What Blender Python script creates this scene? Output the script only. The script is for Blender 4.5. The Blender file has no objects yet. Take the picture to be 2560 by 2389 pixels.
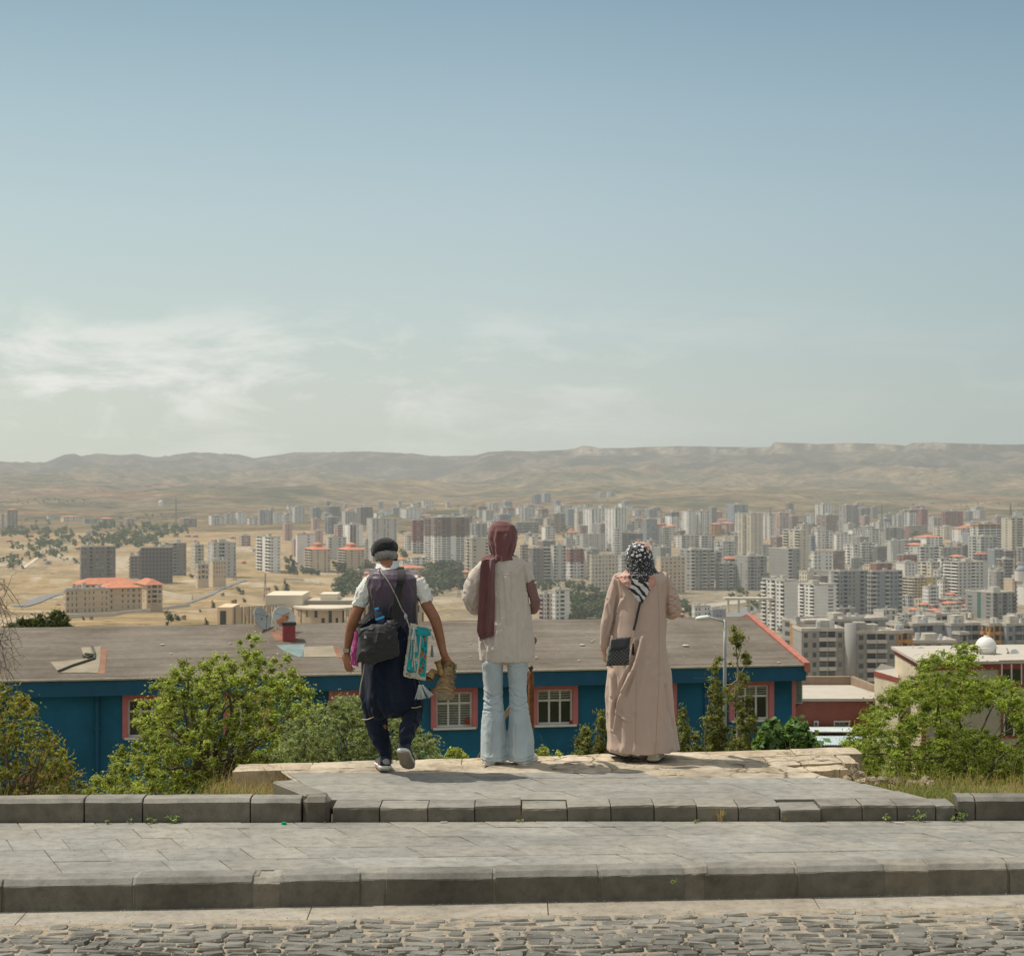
import bpy, bmesh, math, random
import numpy as np
from mathutils import Vector, Matrix, noise as mnoise
from math import sin, cos, pi, radians, sqrt, exp, atan2, floor
random.seed(11)
scn = bpy.context.scene
COL = scn.collection
F = 4600.0      # focal length in photo pixels
CZ = 2.42       # eye height over the gutter
HY = 1194.5

def P(px, py, Y):
    """measured point of the photo at depth Y -> world"""
    return Vector(((px - 1280.0) * Y / F, Y, CZ - (py - HY) * Y / F))
def sstep(a, b, x):
    t = min(1.0, max(0.0, (x - a) / (b - a)))
    return t * t * (3 - 2 * t)
def lerp(a, b, t): return a + (b - a) * t
def fnoise(x, y=0.0, z=0.0, o=4):
    return mnoise.fractal(Vector((x, y, z)), 1.0, 2.0, o)
def table(tb, x):
    if x <= tb[0][0]: return tb[0][1]
    for i in range(1, len(tb)):
        if x <= tb[i][0]:
            a, b = tb[i - 1], tb[i]
            return a[1] + (b[1] - a[1]) * (x - a[0]) / (b[0] - a[0])
    return tb[-1][1]
def S(r, g, b):
    """sRGB 0-255 -> linear"""
    f = lambda c: (c / 255.0 / 12.92) if c / 255.0 <= 0.04045 else ((c / 255.0 + 0.055) / 1.055) ** 2.4
    return (f(r), f(g), f(b), 1.0)

# ---------------------------------------------------------------- materials
def nmat(name):
    m = bpy.data.materials.new(name); m.use_nodes = True
    nt = m.node_tree
    return m, nt, nt.nodes, nt.links, nt.nodes['Principled BSDF'], nt.nodes['Material Output']
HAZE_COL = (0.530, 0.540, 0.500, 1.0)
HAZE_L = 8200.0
def paint_haze(m):  # airlight painted into the material: glowing haze colour mixed in by world depth
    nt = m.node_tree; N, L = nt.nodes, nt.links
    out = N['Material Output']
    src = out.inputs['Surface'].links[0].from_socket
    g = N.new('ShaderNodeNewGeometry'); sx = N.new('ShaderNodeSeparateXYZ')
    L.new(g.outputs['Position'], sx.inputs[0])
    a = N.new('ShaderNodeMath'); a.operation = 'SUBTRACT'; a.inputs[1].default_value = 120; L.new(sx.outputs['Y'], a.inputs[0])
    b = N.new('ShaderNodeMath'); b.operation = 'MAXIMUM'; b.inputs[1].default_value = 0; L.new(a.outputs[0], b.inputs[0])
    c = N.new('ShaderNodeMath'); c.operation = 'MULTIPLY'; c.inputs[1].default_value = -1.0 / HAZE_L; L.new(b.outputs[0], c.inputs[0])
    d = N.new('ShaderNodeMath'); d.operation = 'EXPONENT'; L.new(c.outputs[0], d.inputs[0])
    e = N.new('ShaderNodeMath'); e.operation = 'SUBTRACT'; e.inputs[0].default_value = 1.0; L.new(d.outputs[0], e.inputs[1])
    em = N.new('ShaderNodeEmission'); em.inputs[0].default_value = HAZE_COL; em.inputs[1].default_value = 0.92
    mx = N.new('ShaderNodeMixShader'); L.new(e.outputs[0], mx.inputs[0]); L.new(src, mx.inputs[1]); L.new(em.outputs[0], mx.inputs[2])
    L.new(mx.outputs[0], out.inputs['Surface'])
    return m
def node_noise(N, L, scale, detail=4, rough=0.55, coord='Object', dist=0.0, vec=None):
    n = N.new('ShaderNodeTexNoise'); n.inputs['Scale'].default_value = scale; n.inputs['Detail'].default_value = detail
    n.inputs['Roughness'].default_value = rough; n.inputs['Distortion'].default_value = dist
    if vec is None:
        tc = N.new('ShaderNodeTexCoord'); L.new(tc.outputs[coord], n.inputs['Vector'])
    else: L.new(vec, n.inputs['Vector'])
    return n
def node_ramp(N, L, fac, stops, interp='LINEAR'):
    r = N.new('ShaderNodeValToRGB'); r.color_ramp.interpolation = interp
    el = r.color_ramp.elements
    while len(el) < len(stops): el.new(0.5)
    for e, (p, c) in zip(el, stops):
        e.position = p; e.color = c if len(c) == 4 else (*c, 1)
    if fac is not None: L.new(fac, r.inputs[0])
    return r
def node_mix(N, L, fac, a, b, mode='MIX'):
    m = N.new('ShaderNodeMix'); m.data_type = 'RGBA'; m.blend_type = mode
    for sock, v in ((m.inputs[0], fac), (m.inputs[6], a), (m.inputs[7], b)):
        if hasattr(v, 'links'): L.new(v, sock)
        else: sock.default_value = v
    return m.outputs[2]
def node_math(N, L, op, a, b=None):
    m = N.new('ShaderNodeMath'); m.operation = op
    for i, v in enumerate((a, b)):
        if v is None: continue
        if hasattr(v, 'links'): L.new(v, m.inputs[i])
        else: m.inputs[i].default_value = v
    return m.outputs[0]
def scale_c(c, k): return (min(1, c[0] * k), min(1, c[1] * k), min(1, c[2] * k), 1.0)
_mc = {}
def mat(name, c, rough=0.8, var=0.15, vs=3.0, bump=0.0, bs=60.0, metal=0.0, spec=0.3, haze=False, attr=False, rnd=0.0, trans=0.0, coord='Object'):
    """colour c (linear) with two scales of noise, bump, optional per-face 'tint' attribute"""
    if name in _mc: return _mc[name]
    m, nt, N, L, B, O = nmat(name)
    if len(c) == 3: c = (*c, 1)
    n = node_noise(N, L, vs, 6, 0.62, coord)
    r = node_ramp(N, L, n.outputs['Fac'], [(0.28, scale_c(c, 1 - var)), (0.72, scale_c(c, 1 + var))])
    col = r.outputs[0]
    if attr:
        a = N.new('ShaderNodeAttribute'); a.attribute_name = 'tint'
        col = node_mix(N, L, 1.0, col, a.outputs['Color'], 'MULTIPLY')
    if rnd:
        oi = N.new('ShaderNodeObjectInfo')
        rr = node_ramp(N, L, oi.outputs['Random'], [(0, (1 - rnd,) * 3), (1, (1 + rnd,) * 3)])
        col = node_mix(N, L, 1.0, col, rr.outputs[0], 'MULTIPLY')
    L.new(col, B.inputs['Base Color'])
    B.inputs['Roughness'].default_value = rough; B.inputs['Metallic'].default_value = metal
    B.inputs['Specular IOR Level'].default_value = spec
    if bump:
        n2 = node_noise(N, L, bs, 5, 0.65, coord)
        bp = N.new('ShaderNodeBump'); bp.inputs['Strength'].default_value = bump; bp.inputs['Distance'].default_value = 0.01
        L.new(n2.outputs['Fac'], bp.inputs['Height']); L.new(bp.outputs[0], B.inputs['Normal'])
    if trans:
        tr = N.new('ShaderNodeBsdfTranslucent'); L.new(col, tr.inputs[0])
        mx = N.new('ShaderNodeMixShader'); mx.inputs[0].default_value = trans
        L.new(B.outputs[0], mx.inputs[1]); L.new(tr.outputs[0], mx.inputs[2]); L.new(mx.outputs[0], O.inputs['Surface'])
    if haze: paint_haze(m)
    _mc[name] = m
    return m

# ---------------------------------------------------------------- mesh builder
class MB:
    def __init__(s): s.v = []; s.f = []; s.m = []; s.t = []
    def add(s, vs, fs, mi=0, tint=None):
        o = len(s.v); s.v += [tuple(v) for v in vs]
        for f in fs:
            s.f.append(tuple(i + o for i in f)); s.m.append(mi); s.t.append(tint)
        return s
    def quad(s, a, b, c, d, mi=0, tint=None): return s.add([a, b, c, d], [(0, 1, 2, 3)], mi, tint)
    def box(s, lo, hi, mi=0, M=None, tint=None, taper=0.0):
        x0, y0, z0 = lo; x1, y1, z1 = hi; t = taper
        vs = [(x0, y0, z0), (x1, y0, z0), (x1, y1, z0), (x0, y1, z0), (x0 + t, y0 + t, z1), (x1 - t, y0 + t, z1), (x1 - t, y1 - t, z1), (x0 + t, y1 - t, z1)]
        if M is not None: vs = [M @ Vector(v) for v in vs]
        return s.add(vs, [(0, 3, 2, 1), (4, 5, 6, 7), (0, 1, 5, 4), (1, 2, 6, 5), (2, 3, 7, 6), (3, 0, 4, 7)], mi, tint)
    def cbox(s, lo, hi, ch, mi=0, M=None, tint=None, jit=0.0):
        """box with chamfered top edges and corners"""
        x0, y0, z0 = lo; x1, y1, z1 = hi; c = ch
        def ring(i, z): return [(x0 + i, y0, z), (x1 - i, y0, z), (x1, y0 + i, z), (x1, y1 - i, z), (x1 - i, y1, z), (x0 + i, y1, z), (x0, y1 - i, z), (x0, y0 + i, z)]
        vs = ring(c, z0) + ring(c, z1 - c) + [(x0 + c, y0 + c, z1), (x1 - c, y0 + c, z1), (x1 - c, y0 + c, z1), (x1 - c, y1 - c, z1), (x1 - c, y1 - c, z1), (x0 + c, y1 - c, z1), (x0 + c, y1 - c, z1), (x0 + c, y0 + c, z1)]
        vs[16 + 2] = vs[16 + 1]; 
        if jit: vs = [(x + random.uniform(-jit, jit), y + random.uniform(-jit, jit), z + random.uniform(-jit, jit) * 0.5) for x, y, z in vs]
        if M is not None: vs = [M @ Vector(v) for v in vs]
        fs = []
        for k in range(8):
            fs.append((k, (k + 1) % 8, 8 + (k + 1) % 8, 8 + k)); fs.append((8 + k, 8 + (k + 1) % 8, 16 + (k + 1) % 8, 16 + k))
        fs.append(tuple(16 + k for k in range(8)))
        return s.add(vs, fs, mi, tint)
    def tube(s, pts, rad, n=8, mi=0, caps=True, tint=None, flat=1.0):
        pts = [Vector(p) for p in pts]
        if not hasattr(rad, '__len__'): rad = [rad] * len(pts)
        vs = []; up = None
        for i, p in enumerate(pts):
            d = (pts[min(i + 1, len(pts) - 1)] - pts[max(i - 1, 0)])
            if d.length < 1e-9: d = Vector((0, 0, 1))
            d.normalize()
            if up is None:
                up = Vector((0, 0, 1)) if abs(d.z) < 0.9 else Vector((0, 1, 0))
            a = d.cross(up).normalized(); b = a.cross(d).normalized(); up = b
            for k in range(n):
                t = 2 * pi * k / n
                vs.append(p + a * cos(t) * rad[i] + b * sin(t) * rad[i] * flat)
        fs = []
        for i in range(len(pts) - 1):
            for k in range(n):
                fs.append((i * n + k, i * n + (k + 1) % n, (i + 1) * n + (k + 1) % n, (i + 1) * n + k))
        if caps:
            fs.append(tuple(reversed(range(n)))); fs.append(tuple((len(pts) - 1) * n + k for k in range(n)))
        return s.add(vs, fs, mi, tint)
    def ball(s, c, r, seg=16, rings=10, mi=0, M=None, tint=None, fn=None):
        if not hasattr(r, '__len__'): r = (r, r, r)
        vs = []
        for i in range(rings + 1):
            ph = pi * i / rings
            for k in range(seg):
                t = 2 * pi * k / seg
                v = Vector((r[0] * sin(ph) * cos(t), r[1] * sin(ph) * sin(t), r[2] * cos(ph)))
                if fn: v = fn(v)
                if M is not None: v = M @ v
                vs.append(v + Vector(c))
        fs = []
        for i in range(rings):
            for k in range(seg):
                a, b, c2, d = i * seg + k, (i + 1) * seg + k, (i + 1) * seg + (k + 1) % seg, i * seg + (k + 1) % seg
                fs.append((a, b, c2, d))
        return s.add(vs, fs, mi, tint)
    def loft(s, rings, n=32, mi=0, caps=True, fold=None, tint=None):
        """rings: (cx, cy, cz, rx, ry[, power]) stacked; fold(i, theta, t)->radial factor"""
        vs = []; m = len(rings)
        for i, R in enumerate(rings):
            cx, cy, cz, rx, ry = R[:5]; pw = R[5] if len(R) > 5 else 2.0
            for k in range(n):
                t = 2 * pi * k / n
                c, q = cos(t), sin(t)
                q1 = abs(c) ** (2 / pw) * (1 if c >= 0 else -1); q2 = abs(q) ** (2 / pw) * (1 if q >= 0 else -1)
                g = fold(i / (m - 1), t) if fold else 1.0
                vs.append((cx + rx * q1 * g, cy + ry * q2 * g, cz))
        fs = []
        for i in range(m - 1):
            for k in range(n):
                fs.append((i * n + k, i * n + (k + 1) % n, (i + 1) * n + (k + 1) % n, (i + 1) * n + k))
        if caps:
            fs.append(tuple(reversed(range(n)))); fs.append(tuple((m - 1) * n + k for k in range(n)))
        return s.add(vs, fs, mi, tint)
    def build(s, name, mats, parent=None, smooth=False, origin=None, weld=0.0, coll=None):
        V = np.array(s.v, dtype=np.float64)
        if parent is not None: o = Vector(parent.get('_wo', (0, 0, 0)))
        elif origin is not None: o = Vector(origin)
        else:
            lo, hi = V.min(0), V.max(0); o = Vector(((lo[0] + hi[0]) / 2, (lo[1] + hi[1]) / 2, lo[2]))
        V = V - np.array(o)
        me = bpy.data.meshes.new(name)
        me.from_pydata(V.tolist(), [], s.f)
        if not isinstance(mats, (list, tuple)): mats = [mats]
        for m in mats: me.materials.append(m)
        if len(mats) > 1: me.polygons.foreach_set('material_index', s.m)
        if True:
            at = me.attributes.new('tint', 'FLOAT_COLOR', 'FACE')
            buf = []
            for t in s.t: buf += [t[0], t[1], t[2], 1.0] if t is not None else [1, 1, 1, 1]
            at.data.foreach_set('color', buf)
        if weld:
            bm = bmesh.new(); bm.from_mesh(me); bmesh.ops.remove_doubles(bm, verts=bm.verts, dist=weld); bm.to_mesh(me); bm.free()
        if smooth: me.polygons.foreach_set('use_smooth', [True] * len(me.polygons))
        me.update(); me.validate()
        ob = bpy.data.objects.new(name, me); COL.objects.link(ob)
        if parent is not None:
            ob.parent = parent
        else: ob.location = o
        ob['_wo'] = tuple(o)
        return ob
def empty(name, loc):
    o = bpy.data.objects.new(name, None); COL.objects.link(o); o.location = loc; o['_wo'] = tuple(loc); o.empty_display_size = 0.2
    return o
def tag(o, label=None, cat=None, group=None, kind=None):
    if label: o['label'] = label
    if cat: o['category'] = cat
    if group: o['group'] = group
    if kind: o['kind'] = kind
    return o
def remeshed(name, mb, mats, voxel, parent=None, smooth=4, disp=None, sfac=0.5, origin=None):
    """union of overlapping closed shapes as one skin"""
    V = np.array(mb.v)
    me = bpy.data.meshes.new('tmp'); me.from_pydata(mb.v, [], mb.f)
    bm = bmesh.new(); bm.from_mesh(me); bmesh.ops.recalc_face_normals(bm, faces=bm.faces); bm.to_mesh(me); bm.free()
    ob = bpy.data.objects.new('tmp', me); COL.objects.link(ob)
    r = ob.modifiers.new('r', 'REMESH'); r.mode = 'VOXEL'; r.voxel_size = voxel
    if smooth:
        q = ob.modifiers.new('s', 'SMOOTH'); q.iterations = smooth; q.factor = sfac
    dg = bpy.context.evaluated_depsgraph_get(); ev = ob.evaluated_get(dg)
    me2 = bpy.data.meshes.new_from_object(ev, depsgraph=dg)
    bpy.data.objects.remove(ob); bpy.data.meshes.remove(me)
    n = len(me2.vertices)
    co = np.empty(n * 3); me2.vertices.foreach_get('co', co); co = co.reshape(n, 3)
    if disp:
        nn = np.empty(n * 3); me2.vertices.foreach_get('normal', nn); nn = nn.reshape(n, 3)
        co = co + disp(co, nn)
    if parent is not None: o = Vector(parent.get('_wo', (0, 0, 0)))
    elif origin is not None: o = Vector(origin)
    else:
        lo, hi = co.min(0), co.max(0); o = Vector(((lo[0] + hi[0]) / 2, (lo[1] + hi[1]) / 2, lo[2]))
    co = co - np.array(o)
    me2.vertices.foreach_set('co', co.ravel())
    me2.materials.clear()
    if not isinstance(mats, (list, tuple)): mats = [mats]
    for m in mats: me2.materials.append(m)
    me2.polygons.foreach_set('use_smooth', [True] * len(me2.polygons)); me2.update()
    me2.name = name
    o2 = bpy.data.objects.new(name, me2); COL.objects.link(o2)
    if parent is not None: o2.parent = parent
    else: o2.location = o
    o2['_wo'] = tuple(o)
    return o2

# ---------------------------------------------------------------- camera, sun, sky
cam = bpy.data.cameras.new('camera'); camo = bpy.data.objects.new('camera', cam); COL.objects.link(camo)
camo.location = (0, 0, CZ); camo.rotation_euler = (radians(90), 0, 0)
cam.sensor_fit = 'HORIZONTAL'; cam.sensor_width = 36.0; cam.lens = F / 2560.0 * 36.0
cam.clip_start = 0.1; cam.clip_end = 60000
cam.dof.use_dof = True; cam.dof.focus_distance = 13.6; cam.dof.aperture_fstop = 6.3
scn.camera = camo
SUN_FROM = Vector((-0.86, 0.30, 1.62)).normalized()
sl = bpy.data.lights.new('sun', 'SUN'); sl.energy = 3.85; sl.angle = radians(0.53); sl.color = (1.0, 0.935, 0.82)
so = bpy.data.objects.new('sun', sl); COL.objects.link(so)
so.rotation_euler = (-SUN_FROM).to_track_quat('-Z', 'Y').to_euler(); so.location = (0, 0, 50)
sun_el = math.asin(SUN_FROM.z); sun_az = atan2(SUN_FROM.x, SUN_FROM.y)
w = bpy.data.worlds.new('World'); scn.world = w; w.use_nodes = True
WN, WL = w.node_tree.nodes, w.node_tree.links
bg = WN['Background']
sky = WN.new('ShaderNodeTexSky'); sky.sky_type = 'NISHITA'; sky.sun_disc = False
sky.sun_elevation = sun_el; sky.sun_rotation = sun_az; sky.altitude = 1000; sky.air_density = 1.0; sky.dust_density = 2.5; sky.ozone_density = 1.5
gc = WN.new('ShaderNodeTexCoord'); sp = WN.new('ShaderNodeSeparateXYZ'); WL.new(gc.outputs['Generated'], sp.inputs[0])
# sky by elevation: pale dust near the horizon, unseen upper dome brightened as fill
elev = node_ramp(WN, WL, sp.outputs['Z'], [(0.0, S(200, 205, 196)), (0.04, S(202, 208, 200)), (0.085, S(195, 208, 205)), (0.14, S(184, 202, 206)), (0.19, S(169, 192, 201)), (0.25, S(146, 173, 188)), (0.40, (.54, .55, .54)), (1.0, (.66, .645, .60))])
# east-west falloff (brighter towards the sun side)
xr = node_ramp(WN, WL, node_math(WN, WL, 'MULTIPLY_ADD', sp.outputs['X'], 1.0), [(0.0, (1.10, 1.09, 1.05)), (0.5, (1.0, 1.0, 1.0)), (1.0, (0.76, 0.81, 0.85))])
xr.inputs[0].links[0].from_node.inputs[2].default_value = 0.5
xr.inputs[0].links[0].from_node.inputs[1].default_value = 1.5
grad = node_mix(WN, WL, 1.0, elev.outputs[0], xr.outputs[0], 'MULTIPLY')
gs = node_mix(WN, WL, 1.0, grad, (10.0, 10.0, 10.0, 1), 'MULTIPLY')
skyc = node_mix(WN, WL, 0.93, sky.outputs[0], gs)
# clouds: stretched noise over direction, strongest low on the left
mp = WN.new('ShaderNodeMapping'); WL.new(gc.outputs['Generated'], mp.inputs[0]); mp.inputs['Scale'].default_value = (1, 1, 3.1); mp.inputs['Location'].default_value = (0.13, 0.4, 0.02)
cn = node_noise(WN, WL, 13.0, 11, 0.62, vec=mp.outputs[0], dist=0.35)
cr = node_ramp(WN, WL, cn.outputs['Fac'], [(0.47, (0, 0, 0)), (0.63, (1, 1, 1))])
em_ = node_ramp(WN, WL, sp.outputs['Z'], [(0.0, (0, 0, 0)), (0.02, (.35, .35, .35)), (0.05, (1, 1, 1)), (0.075, (.75, .75, .75)), (0.10, (0, 0, 0))])
xm = node_ramp(WN, WL, node_math(WN, WL, 'MULTIPLY_ADD', sp.outputs['X'], 2.0), [(0.0, (1, 1, 1)), (0.30, (.8, .8, .8)), (0.55, (.35, .35, .35)), (0.8, (.08, .08, .08))])
xm.inputs[0].links[0].from_node.inputs[2].default_value = 0.5
cf = node_mix(WN, WL, 1.0, node_mix(WN, WL, 1.0, cr.outputs[0], em_.outputs[0], 'MULTIPLY'), xm.outputs[0], 'MULTIPLY')
cf2 = node_mix(WN, WL, 1.0, cf, (1.0, 1.0, 1.0, 1), 'MULTIPLY')
cc = node_mix(WN, WL, cf2, skyc, tuple(c * 10 for c in S(232, 233, 227)[:3]) + (1,))
WL.new(cc, bg.inputs['Color']); bg.inputs['Strength'].default_value = 0.1
scn.view_settings.view_transform = 'Standard'; scn.view_settings.look = 'None'; scn.view_settings.exposure = 0; scn.view_settings.gamma = 1
scn.cycles.use_denoising = True
scn.cycles.max_bounces = 6; scn.cycles.transparent_max_bounces = 8
scn.cycles.use_adaptive_sampling = True; scn.cycles.adaptive_threshold = 0.02
# ================================================================ terrain
T_R = [(14.8, -1.6), (30, -5.0), (60, -9.6), (75, -11.5), (120, -18), (200, -30), (300, -42), (400, -53), (540, -66), (700, -79), (1000, -92), (1300, -95), (1500, -93), (1770, -88), (2000, -86), (2500, -82), (3000, -76), (3500, -68), (4000, -58), (5000, -38), (6000, -24), (7000, -12), (30000, 120)]
T_L = [(14.8, -1.8), (30, -5.0), (60, -9.6), (120, -15), (200, -20), (300, -28), (400, -36), (500, -42), (600, -46), (800, -57), (1000, -68), (1200, -76), (1500, -84), (1700, -86), (2000, -84), (2500, -80), (3000, -75), (3500, -68), (4000, -58), (5000, -38), (6000, -24), (7000, -12), (30000, 120)]
SKYL = [(-1500, 1150), (-400, 1146), (0, 1157), (112, 1158), (160, 1139), (185, 1137), (205, 1143), (240, 1135), (300, 1138), (340, 1134), (385, 1143), (420, 1141), (440, 1135), (490, 1133), (530, 1136), (590, 1137), (635, 1147), (680, 1140), (735, 1131), (800, 1130), (900, 1131), (1000, 1133), (1060, 1139), (1110, 1142), (1190, 1139), (1222, 1129), (1260, 1127), (1330, 1129), (1400, 1126), (1440, 1121), (1456, 1113), (1475, 1115), (1500, 1120), (1560, 1120), (1600, 1118), (1700, 1116), (1800, 1117), (1925, 1117), (1936, 1105), (1990, 1107), (2040, 1109), (2120, 1108), (2210, 1110), (2265, 1115), (2278, 1108), (2330, 1107), (2420, 1110), (2560, 1111), (2800, 1106), (3200, 1120), (4200, 1130)]
def u_of(X, Y): return 1280 + X * F / max(Y, 8.0)
def ridge_y(u): return table([(-1500, 11500), (600, 11500), (1100, 10500), (1300, 9300), (1900, 8600), (2300, 8000), (4200, 8000)], u)
def ground_z(X, Y):
    u = u_of(X, Y)
    if Y < 14.8:
        k = sstep(-2.1, -1.6, X)
        edge = 14.62 if X > -2.0 else 12.6
        base = lerp(-0.25, 0.15, k) if X < 0 else 0.16
        if X > 2.6: edge = 14.0
        base -= 1.8 * sstep(edge - .5, edge + .4, Y) * (1.0 if (X < -2.0 or X > 2.75) else 0.9)
        return base + 0.03 * fnoise(X * 2, Y * 2)
    k = sstep(560, 1050, u)
    z = lerp(table(T_L, Y), table(T_R, Y), k)
    amp = table([(15, .25), (60, .5), (200, 1.5), (600, 3.0), (1500, 4.0), (3000, 10.0), (4500, 26), (5600, 34), (7000, 26), (30000, 20)], Y)
    s = table([(15, .2), (60, .06), (300, .012), (1000, .0045), (3000, .0016), (7000, .0009), (30000, .0006)], Y) if False else None
    if Y < 150: z += amp * fnoise(X * .15, Y * .15)
    else:
        z += amp * (fnoise(X * .004, Y * .004) * .6 * (1 - sstep(1500, 4000, Y)) + fnoise(X * .0013 + 5, Y * .0009) * sstep(300, 2500, Y) + .35 * (1 - abs(fnoise(X * .004, Y * .002, 8.0, 4)) * 2 - .5) * sstep(3000, 4500, Y))
    if Y > 5600:
        yr = ridge_y(u)
        top = CZ + (HY - table(SKYL, u)) * yr / F
        t = (Y - 5600) / (yr - 5600)
        if t < 1:
            ck_ = sstep(1200, 1500, u); prof = 0.16 * sstep(0, .45, t) + (0.84 - .20 * ck_) * sstep(0.38, 1.0, t) ** 1.15 + .20 * ck_ * sstep(.925 + .02 * fnoise(X * .006, 1.5), .95 + .02 * fnoise(X * .006, 1.5), t)
            z0 = z
            rid = 1 - abs(fnoise(X * .0011 + 3, Y * .0008, 2.0, 5)) * 1.7
            rid2 = 1 - abs(fnoise(X * .0035 + 9, Y * .0022, 4.0, 4)) * 1.6
            m = sin(pi * min(1, max(0, t))) ** 0.8
            z = lerp(z0, top, prof) + m * (62 * (rid - .62) + 26 * (rid2 - .6) + 9 * (1 - abs(fnoise(X * .011, Y * .007, 6.0, 3)) * 2 - .5))
            z = min(z, top - (1 - t) * 12 + 5 * (1 - t))
        else:
            z = top - (Y - yr) * 0.03
    return z
def y_for_row(u, row):
    """depth at which the ground is seen at this photo row"""
    prev = None
    Y = 240.0
    while Y < 7000:
        z = ground_z((u - 1280) * Y / F, Y)
        r = HY + (CZ - z) * F / Y
        if r <= row: return Y
        Y *= 1.006
    return 5000.0
def terrain_colour(X, Y, u, z):
    n1 = fnoise(X * .006, Y * .004, 1.0, 5); n2 = fnoise(X * .025, Y * .012, 7.0, 4); n3 = fnoise(X * .0016 + 2, Y * .0022, 3.0, 4)
    dry = np.array((.36, .265, .155)); tan = np.array((.35, .262, .175)); rock = np.array((.46, .40, .32)); olive = np.array((.17, .155, .09)); green = np.array((.07, .085, .045)); grey = np.array((.24, .215, .18)); red = np.array((.38, .22, .145))
    if Y < 130:
        c = lerp(np.array((.16, .15, .07)), np.array((.30, .24, .13)), min(1, max(0, .5 + n2)))
        return c
    kl = 1 - sstep(620, 1100, u)
    c = lerp(dry, tan, min(1, max(0, .5 + n1 * 1.4)))
    if Y < 2200:
        c = lerp(c, rock, sstep(.12, .38, n2 + .35 * n1) * .75)
        c = lerp(c, olive, sstep(.10, .45, -n2 - .2 * n1) * .5)
        urb = (1 - kl) * sstep(650, 900, Y) * sstep(1000, 1250, u) if u < 2600 else 1.0
        c = lerp(c, grey, urb * .75)
    else:
        k = sstep(2200, 3800, Y)
        c2 = lerp(tan * .85, olive, min(1, max(0, .50 + n3 * 1.8)))
        c2 = lerp(c2, dry * 1.02, sstep(.0, .4, n1) * .7)
        c2 = lerp(c2, green, sstep(.22, .42, fnoise(X * .0022 + 11, Y * .0011, 9.0, 5)) * .6)
        c2 = lerp(c2, red, sstep(.25, .5, fnoise(X * .0012 + 31, Y * .0016, 5.0, 3)) * .6)
        c = lerp(lerp(c, grey, .3 * (1 - kl)), c2, k)
    if Y > 5600:
        yr = ridge_y(u); t = min(1, (Y - 5600) / (yr - 5600))
        hillc = lerp(np.array((.078, .066, .050)), np.array((.215, .168, .130)), min(1, max(0, .5 + 1.5 * fnoise(X * .004, Y * .003, 21.0, 5))))
        hillc = lerp(hillc, np.array((.022, .032, .022)), sstep(.02, .32, fnoise(X * .0045 + 7, Y * .0025, 33.0, 5)) * .75)
        c = lerp(c, hillc, sstep(.25, .6, t))
        cl = sstep(.90, .935, t) * sstep(1200, 1450, u) * sstep(-.15, .2, fnoise(X * .012, Y * .004, 41.0, 4))
        c = lerp(c, np.array((.50, .41, .32)), cl * .75)
        c = lerp(c, np.array((.07, .07, .055)), sstep(.9, .97, t) * sstep(.05, .3, fnoise(X * .03, Y * .004, 51.0, 3)) * .6)
    return c

def terrain_mat(far=False):
    m, nt, N, L, B, O = nmat('hill_ground' if far else 'dry_ground')
    a = N.new('ShaderNodeAttribute'); a.attribute_name = 'soil'
    g = N.new('ShaderNodeNewGeometry')
    n1 = node_noise(N, L, 0.02, 8, .72, vec=g.outputs['Position'])
    n2 = node_noise(N, L, 0.35, 6, .7, vec=g.outputs['Position'])
    r = node_ramp(N, L, n1.outputs['Fac'], [(.3, (.66, .68, .64)), (.7, (1.3, 1.28, 1.22))])
    r2 = node_ramp(N, L, n2.outputs['Fac'], [(.3, (.78, .78, .78)), (.7, (1.2, 1.2, 1.2))])
    c = node_mix(N, L, 1.0, node_mix(N, L, 1.0, a.outputs['Color'], r.outputs[0], 'MULTIPLY'), r2.outputs[0], 'MULTIPLY')
    # scattered scrub dots, gathered in patches
    v = N.new('ShaderNodeTexVoronoi'); v.inputs['Scale'].default_value = .022 if far else .10; L.new(g.outputs['Position'], v.inputs['Vector'])
    vr = node_ramp(N, L, v.outputs['Distance'], [(.20, (1, 1, 1)), (.34, (0, 0, 0))])
    pn = node_noise(N, L, .0016 if far else .006, 5, .6, vec=g.outputs['Position']); pr = node_ramp(N, L, pn.outputs['Fac'], [(.46, (0, 0, 0)), (.60, (.85, .85, .85))])
    c = node_mix(N, L, node_mix(N, L, 1.0, vr.outputs[0], pr.outputs[0], 'MULTIPLY'), c, (.045, .055, .03, 1))
    n4 = node_noise(N, L, .010 if far else .05, 9, .78, vec=g.outputs['Position'])
    r4 = node_ramp(N, L, n4.outputs['Fac'], [(.34, (.55, .57, .58) if far else (.72, .72, .72)), (.66, (1.42, 1.36, 1.28) if far else (1.25, 1.22, 1.18))]); c = node_mix(N, L, 1.0, c, r4.outputs[0], 'MULTIPLY')
    bp = N.new('ShaderNodeBump'); bp.inputs['Strength'].default_value = .9; bp.inputs['Distance'].default_value = 34.0 if far else 1.6; L.new(n4.outputs['Fac'], bp.inputs['Height']); L.new(bp.outputs[0], B.inputs['Normal'])
    L.new(c, B.inputs['Base Color']); B.inputs['Roughness'].default_value = 1; B.inputs['Specular IOR Level'].default_value = 0
    paint_haze(m); return m
TM = terrain_mat(); TMF = terrain_mat(True)
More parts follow.
